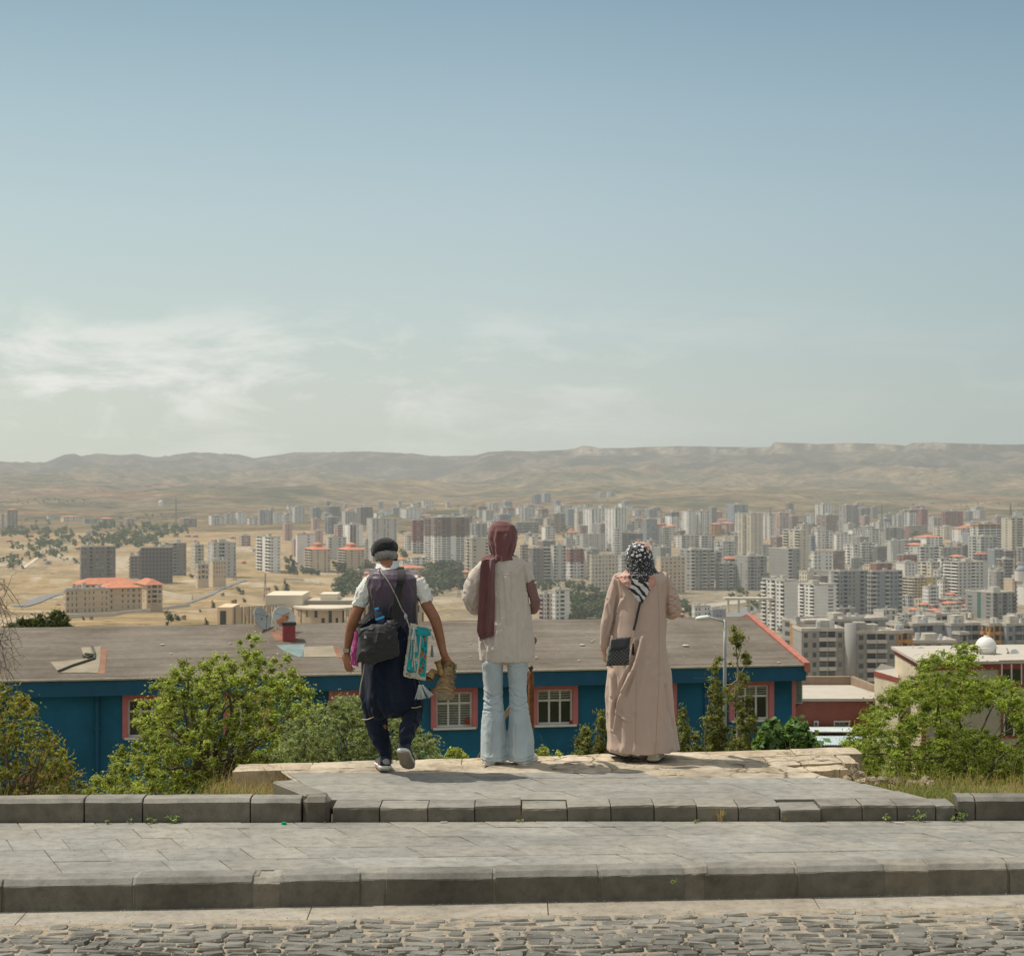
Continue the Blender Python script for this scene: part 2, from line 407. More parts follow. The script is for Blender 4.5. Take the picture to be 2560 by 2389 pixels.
def terrain(name, ys, us, label=None):
    nv = []; cols = []
    for Y in ys:
        for u in us:
            X = (u - 1280) * Y / F
            z = ground_z(X, Y)
            nv.append((X, Y, z)); c = terrain_colour(X, Y, u, z); cols += [c[0], c[1], c[2], 1]
    nu = len(us)
    fs = [(j * nu + i, j * nu + i + 1, (j + 1) * nu + i + 1, (j + 1) * nu + i) for j in range(len(ys) - 1) for i in range(nu - 1)]
    me = bpy.data.meshes.new(name); me.from_pydata(nv, [], fs)
    at = me.attributes.new('soil', 'FLOAT_COLOR', 'POINT'); at.data.foreach_set('color', cols)
    me.polygons.foreach_set('use_smooth', [True] * len(fs)); me.materials.append(TMF if name != 'ground' else TM); me.update()
    o = bpy.data.objects.new(name, me); COL.objects.link(o); tag(o, kind='structure'); return o
us_ = [-2600, -1800, -1200, -800, -500, -300, -150, -60] + list(range(0, 2561, 10)) + [2640, 2750, 2900, 3100, 3400, 3900, 4600, 5400]
ys_ = [12.35, 12.6, 12.9, 13.2, 13.5, 13.8, 14.1, 14.4, 14.6, 14.79, 14.81]
y = 15.6
while y < 5600: ys_.append(y); y *= 1.028
ys_.append(5600)
k_ = next(i for i, v in enumerate(ys_) if v > 2600)
terrain('ground', ys_[:k_ + 1], us_)
ys_p = [ys_[k_]]
while ys_p[-1] < 5560: ys_p.append(ys_p[-1] * 1.009)
terrain('plain', ys_p + [5600], us_)
us2 = [-2600, -1600, -900, -500, -250, -100] + list(range(-40, 2601, 7)) + [2640, 2750, 2900, 3100, 3400, 3900, 4600, 5400]
ys2 = []; y = 5600.0
while y < 14500: ys2.append(y); y += 42 if y < 11800 else 400
terrain('hills', ys2, us2)

# ================================================================ road, pavement, kerbs
def K1(X): return 10.47 + 0.08 * X
def K2(X): return 12.03 + 0.012 * X
def stone_mat(name, c, dark, light, pits=0.5, bump=.5, upright_shade=1.0, cracks=False):
    """worn basalt: mottled, dusty, with small pits"""
    m, nt, N, L, B, O = nmat(name)
    g = N.new('ShaderNodeNewGeometry'); pos = g.outputs['Position']
    a = N.new('ShaderNodeAttribute'); a.attribute_name = 'tint'
    n1 = node_noise(N, L, 1.7, 6, .6, vec=pos); n2 = node_noise(N, L, 11, 8, .7, vec=pos); n3 = node_noise(N, L, 75, 3, .6, vec=pos)
    r1 = node_ramp(N, L, n1.outputs['Fac'], [(.3, dark), (.5, c), (.72, light)])
    r2 = node_ramp(N, L, n2.outputs['Fac'], [(.3, (.70,) * 3), (.5, (1.0,) * 3), (.72, (1.22,) * 3)])
    c1 = node_mix(N, L, 1.0, node_mix(N, L, 1.0, r1.outputs[0], r2.outputs[0], 'MULTIPLY'), a.outputs['Color'], 'MULTIPLY')
    v = N.new('ShaderNodeTexVoronoi'); v.inputs['Scale'].default_value = 55; L.new(pos, v.inputs['Vector'])
    pr = node_ramp(N, L, v.outputs['Distance'], [(.12, (1, 1, 1)), (.28, (0, 0, 0))])
    pm = node_ramp(N, L, n1.outputs['Fac'], [(.52, (0, 0, 0)), (.62, (1, 1, 1))])
    pf = node_mix(N, L, 1.0, pr.outputs[0], pm.outputs[0], 'MULTIPLY')
    pf = node_mix(N, L, 1.0, pf, (pits, pits, pits, 1), 'MULTIPLY')
    c2 = node_mix(N, L, pf, c1, (.05, .045, .04, 1))
    # upright faces darkened in colour to deepen their shade, with a dirty tint
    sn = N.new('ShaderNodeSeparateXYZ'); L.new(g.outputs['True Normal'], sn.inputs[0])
    gr_ = node_ramp(N, L, sn.outputs['Z'], [(.0, (upright_shade, upright_shade * .93, upright_shade * .82)), (.45, (upright_shade, upright_shade * .93, upright_shade * .82)), (.62, (1, 1, 1))]); c2 = node_mix(N, L, 1.0, c2, gr_.outputs[0], 'MULTIPLY')
    if cracks:
        wv = N.new('ShaderNodeVectorMath'); wv.operation = 'MULTIPLY_ADD'; L.new(n1.outputs['Color'], wv.inputs[0]); wv.inputs[1].default_value = (.5, .5, .5); L.new(pos, wv.inputs[2])
        vc = N.new('ShaderNodeTexVoronoi'); vc.feature = 'DISTANCE_TO_EDGE'; vc.inputs['Scale'].default_value = 3.1; L.new(wv.outputs[0], vc.inputs['Vector'])
        cr_ = node_ramp(N, L, vc.outputs['Distance'], [(0, (.25, .22, .19)), (.018, (.5, .47, .43)), (.035, (1, 1, 1))]); cn_ = node_noise(N, L, 1.1, 3, .5, vec=pos); cm_ = node_ramp(N, L, cn_.outputs['Fac'], [(.42, (0, 0, 0)), (.55, (1, 1, 1))])
        c2 = node_mix(N, L, cm_.outputs[0], c2, node_mix(N, L, 1.0, c2, cr_.outputs[0], 'MULTIPLY'))
        st = node_noise(N, L, 4.5, 6, .7, vec=pos); sr = node_ramp(N, L, st.outputs['Fac'], [(.30, (.62, .58, .52)), (.48, (1, 1, 1)), (.75, (1.08, 1.07, 1.05))]); c2 = node_mix(N, L, 1.0, c2, sr.outputs[0], 'MULTIPLY')
    L.new(c2, B.inputs['Base Color']); B.inputs['Roughness'].default_value = .82; B.inputs['Specular IOR Level'].default_value = .25
    bp = N.new('ShaderNodeBump'); bp.inputs['Strength'].default_value = bump; bp.inputs['Distance'].default_value = .006
    h = node_mix(N, L, .5, n2.outputs['Fac'], n3.outputs['Fac'])
    L.new(h, bp.inputs['Height']); L.new(bp.outputs[0], B.inputs['Normal'])
    return m
M_slab = stone_mat('grey_basalt_slab', (.272, .262, .235), (.215, .208, .188), (.325, .308, .272), .6, cracks=False)
M_kerb = stone_mat('kerb_basalt', (.225, .212, .185), (.150, .138, .118), (.295, .278, .24), .45, .9, upright_shade=.66)
M_cobble = stone_mat('cobble_basalt', (.175, .168, .152), (.115, .110, .10), (.24, .228, .202), .25, 1.0, upright_shade=.85)
M_sand = mat('joint_sand', (.33, .28, .215), 1.0, .35, 14, .8, 90, coord='Object')
M_mortar = mat('mortar', (.36, .33, .28), .95, .25, 9, .9, 45)
M_dark = mat('dark_gap', (.035, .03, .025), 1.0, .3, 10)
def tn(a=.9, b=1.1, warm=.02):
    k = random.uniform(a, b); w_ = random.uniform(-warm, warm); return (k * (1 + w_), k, k * (1 - w_))

# road bed (one bumpy sheet between the cobbles) + cobbles
mb = MB()
nx, ny = 150, 34
for j in range(ny):
    for i in range(nx):
        X = -6.5 + 13 * i / (nx - 1); Yv = lerp(7.2, K1(X) - .27, j / (ny - 1))
        mb.v.append((X, Yv, -.016 + .008 * fnoise(X * 3, Yv * 3) + .012 * sstep(9.0, 10.2, Yv)))
for j in range(ny - 1):
    for i in range(nx - 1):
        a = j * nx + i; mb.f.append((a, a + 1, a + nx + 1, a + nx)); mb.m.append(0); mb.t.append(None)
mb.quad((-60, -30, -.06), (60, -30, -.06), (60, 7.25, -.06), (-60, 7.25, -.06))
mb.quad((-60, 7.25, -.06), (-6.45, 7.25, -.06), (-6.45, 9.9, -.06), (-60, 9.9, -.06)); mb.quad((6.45, 7.25, -.06), (60, 7.25, -.06), (60, 10.9, -.06), (6.45, 10.9, -.06))
tag(mb.build('road_bed', M_sand, smooth=True, origin=(0, 0, 0)), kind='structure')
mb = MB(); rr = 0
yy = 7.6
while yy < 10.9:
    dy = random.uniform(.080, .110)
    X = -6.0 + random.uniform(0, .2)
    while X < 6.0:
        dx = random.uniform(.10, .20)
        yc = yy + .035 * fnoise(X * 1.6, yy * 3) + .06 * sin(X * 1.3)
        if yc + dy < K1(X) - .285:
            g = random.uniform(.001, .008); rot_ = random.uniform(-.22, .22); near = sstep(9.3, 10.1, yc - .08 * X)
            h = random.uniform(-.003, .004) - .010 * near * random.random() + .008 * fnoise(X * 1.5, yy * 1.5)
            n = 9; cx, cy = X + dx / 2, yc + dy / 2; rx, ry = dx / 2 - g, dy / 2 - g
            top = []; mid = []; bot = []
            tlt = random.uniform(-.16, .10); tl2 = random.uniform(-.07, .07)
            for k in range(12):
                t = 2 * pi * (k + .5) / 12; c_, s_ = cos(t), sin(t)
                q1 = abs(c_) ** .30 * (1 if c_ > 0 else -1); q2 = abs(s_) ** .30 * (1 if s_ > 0 else -1)
                w_ = random.uniform(.84, 1.12)
                ax_, ay_ = rx * q1 * w_, ry * q2 * w_; px_, py_ = cx + ax_ * cos(rot_) - ay_ * sin(rot_), cy + ax_ * sin(rot_) + ay_ * cos(rot_)
                top.append((cx + (px_ - cx) * .86, cy + (py_ - cy) * .80, h + .004 + tlt * (py_ - cy) + tl2 * (px_ - cx) + random.uniform(-.001, .002)))
                mid.append((px_, py_, h - .008 + tlt * (py_ - cy))); bot.append((px_, py_, -.05))
            vs = bot + mid + top + [(cx, cy, h + .004)]
            fs = [(k, (k + 1) % 12, 12 + (k + 1) % 12, 12 + k) for k in range(12)] + [(12 + k, 12 + (k + 1) % 12, 24 + (k + 1) % 12, 24 + k) for k in range(12)] + [(24 + k, 24 + (k + 1) % 12, 36) for k in range(12)]
            k_ = lerp(1.0, 1.45, near * random.random()) * random.uniform(.8, 1.2); mb.add(vs, fs, 0, (k_, k_, k_ * .98))
        X += dx + .001
    yy += dy + .001
tag(mb.build('road', M_cobble, smooth=False, origin=(0, 0, 0)), kind='structure')
# loose grit lying on the road edge and pavement
mb = MB()
for i in range(2600):
    X = random.uniform(-3.6, 3.6)
    q = random.random()
    if q < .55: Yv = random.uniform(9.2, K1(X) - .25); z = .004
    elif q < .75: Yv = random.uniform(K1(X) - .26, K1(X) - .01); z = .012
    else: Yv = random.uniform(K1(X) + .2, K2(X) - .02); z = .181
    s = random.uniform(.0015, .0045) * (1.4 if q < .55 else .8)
    mb.ball((X, Yv, z + s * .4), (s, s * random.uniform(.6, 1.2), s * .7), 5, 3, tint=tn(.7, 1.5, .05))
tag(mb.build('grit', mat('grit', (.42, .38, .31), 1, .3, 40, attr=True)), 'loose pale grit scattered along the road edge and pavement', 'gravel', kind='stuff')

# gutter strip: long concrete slabs
mb = MB(); X = -7.0
while X < 7.5:
    dx = random.uniform(1.1, 1.6); x1 = X + dx - .006; g0, g1 = -.28, -.004
    zz = .006 + random.uniform(-.003, .003)
    vs = [(X, K1(X) + g0, zz - .014), (x1, K1(x1) + g0, zz - .014), (x1, K1(x1) + g1, zz), (X, K1(X) + g1, zz)]
    vs += [(a, b, c - .1) for a, b, c in vs]
    mb.add(vs, [(0, 1, 2, 3), (4, 5, 1, 0), (5, 6, 2, 1), (7, 4, 0, 3)], 0, tn(.95, 1.08)); X += dx
M_gut = stone_mat('gutter_concrete', (.325, .29, .24), (.26, .235, .195), (.39, .35, .29), .2, .6)
tag(mb.build('gutter', M_gut, origin=(0, 0, 0)), kind='structure')

def kerb_stone(mb, x0, x1, fy, prof, tint, wob=.004, skew=0.0):
    """extrude profile [(y,z)] between x0 and x1 along line fy(x), ends rounded"""
    n = len(prof); e = .005
    xs = [x0, x0 + e] + [lerp(x0 + e, x1 - e, k / 6) for k in range(1, 6)] + [x1 - e, x1]
    d0, d1 = random.uniform(-wob, wob), random.uniform(-wob, wob); yo = random.uniform(-wob, wob)
    vs = []
    for i, x in enumerate(xs):
        t = (x - x0) / (x1 - x0); end = i in (0, len(xs) - 1)
        for (y_, z_) in prof:
            q = random.uniform(-.0022, .0022)
            vs.append((x, fy(x) + y_ + yo + q + (.003 if end and y_ < .1 else 0), z_ + (lerp(d0, d1, t) + q * .7 + skew * t if z_ > .04 else 0) - (.0025 if end and z_ > .04 else 0)))
    m = len(xs)
    fs = [(i * n + k, (i + 1) * n + k, (i + 1) * n + k + 1, i * n + k + 1) for i in range(m - 1) for k in range(n - 1)]
    fs += [tuple(reversed(range(n))), tuple((m - 1) * n + k for k in range(n))]
    mb.add(vs, fs, 0, tint)
prof1 = [(0, -.05), (0, .05), (.001, .100), (.003, .140), (.006, .147), (.034, .174), (.040, .177), (.115, .179), (.176, .180), (.18, -.05)]
mb = MB(); mo = MB()
jx = [-450, -150, 32, 348, 640, 700, 905, 962, 1235, 1500, 1722, 1762, 2002, 2232, 2338, 2552, 2840, 3100, 3400]
for a, b in zip(jx[:-1], jx[1:]):
    Ya = 10.45; x0, x1 = (a - 1280) * Ya / F, (b - 1280) * Ya / F
    if b - a < 110:   # mortar patch or short infill stone
        kerb_stone(mo, x0 - .03, x1 + .03, lambda x: K1(x) + .006, [(y_, z_ - .004) for y_, z_ in prof1], tn(.95, 1.1), .012)
    else: kerb_stone(mb, x0 + .008, x1 - .008, K1, prof1, tn(.86, 1.08), .004)
for a in jx:
    x = (a - 1280) * 10.45 / F; w_ = random.uniform(.012, .045)
    kerb_stone(mo, x - w_, x + w_, lambda x: K1(x) + .010, [(y_, z_ - random.uniform(.002, .006)) for y_, z_ in prof1], tn(.8, 1.1), .006)
X = -9
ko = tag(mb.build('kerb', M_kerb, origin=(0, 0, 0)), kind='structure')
for v_ in (mo,): tag(v_.build('kerb_mortar', stone_mat('kerb_mortar', (.26, .24, .205), (.18, .165, .14), (.33, .30, .255), .1, 1.0, upright_shade=.66), origin=(0, 0, 0)), kind='structure')

# pavement slabs
def slab(mb, x0, x1, ya, yb, z, skew, tint, gap=.004, th=.04, fz=None):
    ja, jb = random.uniform(-.0016, .0016), random.uniform(-.0016, .0016); tz = random.uniform(-.002, .002)
    c = [(x0 + gap, ya(x0) + gap), (x1 - gap, ya(x1) + gap), (x1 - gap + skew, yb(x1 + skew) - gap), (x0 + gap + skew, yb(x0 + skew) - gap)]
    zz = [z + ja + tz, z + jb + tz, z - ja + tz, z - jb + tz]
    e = .004
    cx = sum(p[0] for p in c) / 4; cy = sum(p[1] for p in c) / 4
    top = [(p[0] + (e if p[0] < cx else -e), p[1] + (e if p[1] < cy else -e), q) for p, q in zip(c, zz)]
    mid = [(p[0], p[1], q - .003) for p, q in zip(c, zz)]; bot = [(p[0], p[1], z - th) for p in c]
    vs = top + mid + bot
    fs = [(0, 1, 2, 3)] + [(4 + k, 4 + (k + 1) % 4, (k + 1) % 4, k) for k in range(4)] + [(8 + k, 8 + (k + 1) % 4, 4 + (k + 1) % 4, 4 + k) for k in range(4)]
    mb.add(vs, fs, 0, tint)
mb = MB()
rows = [0, .21, .43, .65, .86, 1.0]
for r in range(5):
    f0 = lambda x, r=r: lerp(K1(x) + .186, K2(x) - .004, rows[r]); f1 = lambda x, r=r: lerp(K1(x) + .186, K2(x) - .004, rows[r + 1])
    X = -6.4 + r * -.135 + random.uniform(-.03, .03); sk = -.135 * (f1(0) - f0(0)) / .3
    while X < 6.2:
        dx = random.choice([.335, .335, .34, .50, .62])
        slab(mb, X, X + dx, f0, f1, .176, sk, tn(.90, 1.10), gap=random.uniform(.0015, .0035)); X += dx
tag(mb.build('pavement', M_slab, origin=(0, 0, 0)), kind='structure')
mb = MB(); mb.quad((-40, K1(-40) + .1 + 2.6, .166), (-6.4, K1(-6.4) + .15, .166), (-6.4, K2(-6.4), .166), (-40, K2(-40), .166))
mb.quad((-6.4, K1(-6.4) + .15, .166), (6.4, K1(6.4) + .15, .166), (6.4, K2(6.4) + .05, .166), (-6.4, K2(-6.4) + .05, .166))
tag(mb.build('pavement_bed', M_sand, origin=(0, 0, 0)), kind='structure')

# upper step: kerb blocks
prof2 = [(0, .10), (0, .20), (.002, .255), (.008, .268), (.03, .270), (.15, .271), (.27, .272), (.275, .10)]
mb = MB()
j2 = [832, 950, 1070, 1187, 1303, 1418, 1527, 1635, 1742, 1846, 1950, 2051, 2156, 2244, 2341, 2391]
dz2 = [0, -.004, .0, .006, -.010, .0, .006, .008, .002, .0, -.018, .004, .008, .004, .0]
sk2 = [0, .0, 0, .014, .004, .022, .018, .010, -.004, 0.004, .012, .01, 0, .006, .004]
for k, (a, b) in enumerate(zip(j2[:-1], j2[1:])):
    x0, x1 = (a - 1280) * 12.05 / F, (b - 1280) * 12.05 / F
    kerb_stone(mb, x0 + .003, x1 - .003, K2, [(y_ + (-.03 if k == 10 else 0), z_ + (dz2[k] if z_ > .15 else 0)) for y_, z_ in prof2], tn(.95, 1.2), .002, sk2[k] * .4)
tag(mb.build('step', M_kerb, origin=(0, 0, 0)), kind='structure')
# raised kerbs either side with their returns
prof3 = [(0, .10), (0, .22), (.002, .300), (.028, .325), (.05, .330), (.145, .331), (.15, -.3)]
mb = MB()
j3 = [-700, -500, -260, -60, 210, 356, 625, 753]
for a, b in zip(j3[:-1], j3[1:]):
    kerb_stone(mb, (a - 1280) * 12.0 / F + .004, (b - 1280) * 12.0 / F - .004, K2, prof3, tn(.9, 1.15), .004)
xe = (822 - 1280) * 12.0 / F
mb.cbox(((757 - 1280) * 12 / F, K2(-1.2) - .004, .1), (xe, K2(-1.2) + .17, .333), .03, tint=(1.05, 1.03, 1.0), jit=.003)
Mr = Matrix.Translation((xe - .17, K2(-1.2) + .16, 0)) @ Matrix.Rotation(radians(28), 4, 'Z')
mb.cbox((0, 0, -.1), (.16, .62, .325), .012, M=Mr, tint=(1.1, 1.08, 1.05), jit=.003)
j4 = [2395, 2440, 2700, 2980, 3260, 3500]
for a, b in zip(j4[:-1], j4[1:]):
    kerb_stone(mb, (a - 1280) * 12.05 / F + .003, (b - 1280) * 12.05 / F - .003, K2, prof3, tn(.8, .98), .003)
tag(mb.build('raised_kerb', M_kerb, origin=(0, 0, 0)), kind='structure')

# terrace pavers
mb = MB()
tl = lambda Y: -1.15 - .36 * (Y - 12.05); tr_ = lambda Y: 2.93 - .54 * (Y - 12.05)
tb_ = [12.31, 12.61, 12.92, 13.18, 13.44]
for r in range(4):
    y0, y1 = tb_[r], tb_[r + 1]
    f0 = lambda x, y0=y0: y0 + .012 * x; f1 = lambda x, y1=y1: y1 + .012 * x
    X = tl(y0) + random.uniform(0, .02)
    first = True
    while X < tr_(y0) - .1:
        dx = random.choice([.45, .5, .6, .7, .4])
        if X + dx > tr_(y0) - .25: dx = tr_(y0) - X
        last = X + dx >= tr_(y0) - .01
        if r == 3 and X > 1.0: break
        slab(mb, X, X + dx, f0, f1, .271 + .004 * fnoise(X, y0), (-.11 if first else -.13) * (y1 - y0) / .3, tn(.88, 1.08), gap=random.uniform(.002, .005), th=.06); X += dx; first = False
tag(mb.build('terrace_paving', M_slab, origin=(0, 0, 0)), kind='structure')
# mortar sheet under and between the terrace stones
def WF(X): return 14.17 + 0.18 * X      # far edge of the wall coping
mb = MB(); nx, ny = 120, 30
for j in range(ny):
    for i in range(nx):
        t = j / (ny - 1); Yv = lerp(12.34, 14.5, t)
        x0, x1 = tl(Yv) - .02, min(tr_(Yv), 2.72) + .02
        X = lerp(x0, x1, i / (nx - 1)); Yv = min(Yv, WF(X) - .1)
        mb.v.append((X, Yv, .262 + .013 * fnoise(X * 4, Yv * 5) * sstep(13.2, 13.6, Yv) + .010 * sstep(13.3, 13.7, Yv)))
for j in range(ny - 1):
    for i in range(nx - 1):
        a = j * nx + i; mb.f.append((a, a + 1, a + nx + 1, a + nx)); mb.m.append(0); mb.t.append(None)
M_lime = stone_mat('limestone', (.47, .395, .295), (.33, .27, .20), (.58, .50, .39), .35, 1.2, cracks=True)
M_limem = stone_mat('pale_mortar', (.42, .36, .275), (.27, .235, .185), (.56, .48, .37), .3, 1.2, cracks=True)
tag(mb.build('mortar_bed', M_limem, smooth=True, origin=(0, 0, 0)), kind='structure')

# ---- low stone wall the people stand on
wall = MB()
def rough_block(mb, x0, x1, y0f, y1f, z0, z1, tint, j=.008, nxs=8, nys=4):
    vs = []; fs = []
    fl = [random.uniform(-j, j) for _ in range(4)]
    for iy in range(nys + 1):
        for ix in range(nxs + 1):
            tx, ty = ix / nxs, iy / nys
            X = lerp(x0, x1, tx) + random.uniform(-j, j) * .5; Yv = lerp(y0f(X), y1f(X), ty) + (random.uniform(-j, j) if iy in (0, nys) else 0)
            ed = (ix in (0, nxs)) or (iy in (0, nys))
            vs.append((X, Yv, z1 + lerp(fl[0], fl[1], tx) * .5 + .006 * fnoise(X * 5, Yv * 6, 3) - (.012 if ed else 0)))
    w_ = nxs + 1
    for iy in range(nys):
        for ix in range(nxs): fs.append((iy * w_ + ix, iy * w_ + ix + 1, (iy + 1) * w_ + ix + 1, (iy + 1) * w_ + ix))
    rim = [ix for ix in range(w_)] + [iy * w_ + nxs for iy in range(1, nys + 1)] + [nys * w_ + ix for ix in range(nxs - 1, -1, -1)] + [iy * w_ for iy in range(nys - 1, 0, -1)]
    o = len(vs)
    for r in rim: vs.append((vs[r][0] + random.uniform(-j, j) * .4, vs[r][1] + random.uniform(-j, j) * .4, z0))
    m = len(rim)
    for k in range(m): fs.append((rim[(k + 1) % m], rim[k], o + k, o + (k + 1) % m))
    mb.add(vs, fs, 0, tint)
root = empty('stone_wall', (0.3, 14.2, -3.0))
tag(root, 'low weathered pale limestone wall whose broken top the three people stand on', 'wall')
X = -2.05; sizes = [.55, .62, .5, .75, .6, .55, .68, .6]
k = 0; cop = MB()
while X < 2.70:
    dx = sizes[k % len(sizes)]; k += 1
    x1 = min(X + dx, 2.73)
    rough_block(cop, X + .004, x1 - .004, lambda x: WF(x) - .33, WF, .10, .285, tn(.92, 1.12, .03), .007, 10, 4); X = x1
cop.build('coping', M_lime, parent=root)
sec = MB(); X = -1.62
while X < 2.6:
    dx = random.uniform(.4, .7)
    d0 = lerp(.17, .42, sstep(-.6, 1.2, X))
    rough_block(sec, X + .006, min(X + dx, 2.62) - .006, lambda x, d0=d0: WF(x) - .335 - d0, lambda x: WF(x) - .345, .12, .279 + random.uniform(-.008, .006), tn(.78, 1.05, .03), .014, 9, 5); X += dx
X = .75
while X < 2.3:
    dx = random.uniform(.3, .6)
    if random.random() < .75: rough_block(sec, X + .01, X + dx - .02, lambda x: WF(x) - 1.02, lambda x: WF(x) - .80, .12, .274 + random.uniform(-.006, .003), tn(.75, 1.1, .03), .02, 8, 4)
    X += dx
sec.build('inner_stones', M_lime, parent=root)
body = MB(); X = -2.05
for zz in range(8):
    z1 = .10 - .28 * zz - .004; z0 = z1 - .272; X = -2.04 + (zz % 2) * -.0; off = random.uniform(.2, .5)
    xs = [-2.04]; 
    while xs[-1] < 2.7: xs.append(min(2.71, xs[-1] + random.uniform(.35, .7)))
    for a, b in zip(xs[:-1], xs[1:]):
        if b - a < .05: continue
        body.cbox((a + .005, 0, z0), (b - .005, .30, z1), .012, M=Matrix(((1, 0, 0, 0), (.18, 1, 0, 13.86), (0, 0, 1, 0), (0, 0, 0, 1))), tint=tn(.8, 1.1), jit=.006)
body.build('masonry', M_lime, parent=root)
# broken rubble at the right end and mound of mortar
rub = MB()
for i in range(120):
    a = random.random(); X = lerp(2.35, 3.05, random.random()); Yv = lerp(13.3, 14.5, random.random()); s = random.choice([.012, .018, .025, .04, .055]) * random.uniform(.7, 1.2)
    rub.ball((X, Yv, ground_z(X, Yv) + s * .35 + .05 * (1 - abs(X - 2.7) * 2)), (s, s * random.uniform(.6, 1), s * random.uniform(.5, .9)), 7, 5, tint=tn(.45, .85, .04), fn=lambda v: v * random.uniform(.72, 1.2))
rub.build('broken_end', M_lime, parent=root)
# ================================================================ the city
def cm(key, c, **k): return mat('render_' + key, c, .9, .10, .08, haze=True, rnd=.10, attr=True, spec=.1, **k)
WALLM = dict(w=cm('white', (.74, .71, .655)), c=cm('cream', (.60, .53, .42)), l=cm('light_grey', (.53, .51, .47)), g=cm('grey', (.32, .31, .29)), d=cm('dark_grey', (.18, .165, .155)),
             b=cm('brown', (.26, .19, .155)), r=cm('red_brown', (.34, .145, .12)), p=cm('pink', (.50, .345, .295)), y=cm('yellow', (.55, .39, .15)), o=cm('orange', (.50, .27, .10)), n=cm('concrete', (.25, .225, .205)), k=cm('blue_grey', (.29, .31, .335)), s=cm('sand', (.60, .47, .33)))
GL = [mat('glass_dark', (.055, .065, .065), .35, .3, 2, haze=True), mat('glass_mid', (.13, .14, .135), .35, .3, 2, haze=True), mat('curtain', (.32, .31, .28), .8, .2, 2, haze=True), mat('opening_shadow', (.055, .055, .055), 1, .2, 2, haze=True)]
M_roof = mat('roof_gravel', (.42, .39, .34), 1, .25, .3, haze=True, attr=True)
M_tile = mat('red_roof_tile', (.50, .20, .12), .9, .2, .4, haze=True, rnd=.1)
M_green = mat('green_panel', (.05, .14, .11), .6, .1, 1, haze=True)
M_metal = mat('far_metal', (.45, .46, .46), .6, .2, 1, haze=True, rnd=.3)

def facade(mb, o, d, W, H, nf, pat, mats, base=0.0, top2=None):
    """o: lower corner, d: unit direction along the face; outward normal = d rotated -90 deg. pat: list of column codes"""
    nrm = Vector((d.y, -d.x, 0)); fh = H / nf
    nc = len(pat); cw = W / nc
    xs = [0.0]; tags = []
    for i, p in enumerate(pat):
        a = i * cw
        m = {'W': .27, 'w': .36, 'B': .08, 'P': .5, 'L': .12, 'G': .3, 'V': .3}[p]
        if p == 'P': xs += [a + cw]; tags += ['P']
        else: xs += [a + cw * m, a + cw * (1 - m), a + cw]; tags += ['P', p, 'P']
    zs = [0.0]; zt = []
    for f in range(nf):
        zs += [f * fh + fh * .30, f * fh + fh * .80, (f + 1) * fh]; zt += ['lo', 'win', 'up']
    n = len(xs); vs = []
    for z in zs:
        for x in xs: vs.append(Vector(o) + d * x + Vector((0, 0, z)))
    o_ = len(mb.v); mb.v += [tuple(v) for v in vs]
    for j in range(len(zs) - 1):
        f = j // 3
        tnt = (1, 1, 1) if (f + len(pat)) % 1 == 0 else (1, 1, 1)
        for i in range(n - 1):
            t = tags[i]; zz = zt[j]; mi = 0
            wall2 = top2 is not None and f >= nf - top2
            if wall2: mi = 5
            if t in 'WwL' and zz == 'win': mi = random.choice([1, 1, 2, 2, 3])
            elif t == 'B': mi = {'lo': (5 if wall2 else 0), 'win': random.choice([4, 4, 2]), 'up': 4}[zz]
            elif t == 'G': mi = 6
            elif t == 'V': mi = random.choice([1, 2, 4])
            mb.f.append((o_ + j * n + i, o_ + j * n + i + 1, o_ + (j + 1) * n + i + 1, o_ + (j + 1) * n + i)); mb.m.append(mi)
            mb.t.append((1, 1, 1) if zz != 'up' else (.90, .90, .90))
    for i, p in enumerate(pat):      # balconies stand proud of the wall
        if p != 'B': continue
        a = Vector(o) + d * (i * cw + cw * .03)
        for f in range(nf):
            z = f * fh - .12
            b0 = a + Vector((0, 0, z)); b1 = b0 + d * (cw * .94); q = nrm * 1.15; h = Vector((0, 0, fh * .40))
            mi = 5 if (top2 is not None and f >= nf - top2) else 7
            vs = [b0, b1, b1 + q, b0 + q, b0 + h, b1 + h, b1 + q + h, b0 + q + h]
            mb.add(vs, [(0, 1, 2, 3), (3, 2, 6, 7), (0, 3, 7, 4), (2, 1, 5, 6)], mi, (1, 1, 1))
            mb.quad(vs[4] , vs[5], vs[6], vs[7], 4)
PATS = ['WWBW', 'WBBW', 'WBWWBW', 'BWWB', 'WPWWPW', 'BWPWB', 'WWWW', 'BBWBB', 'wWPWw', 'WBPBW']
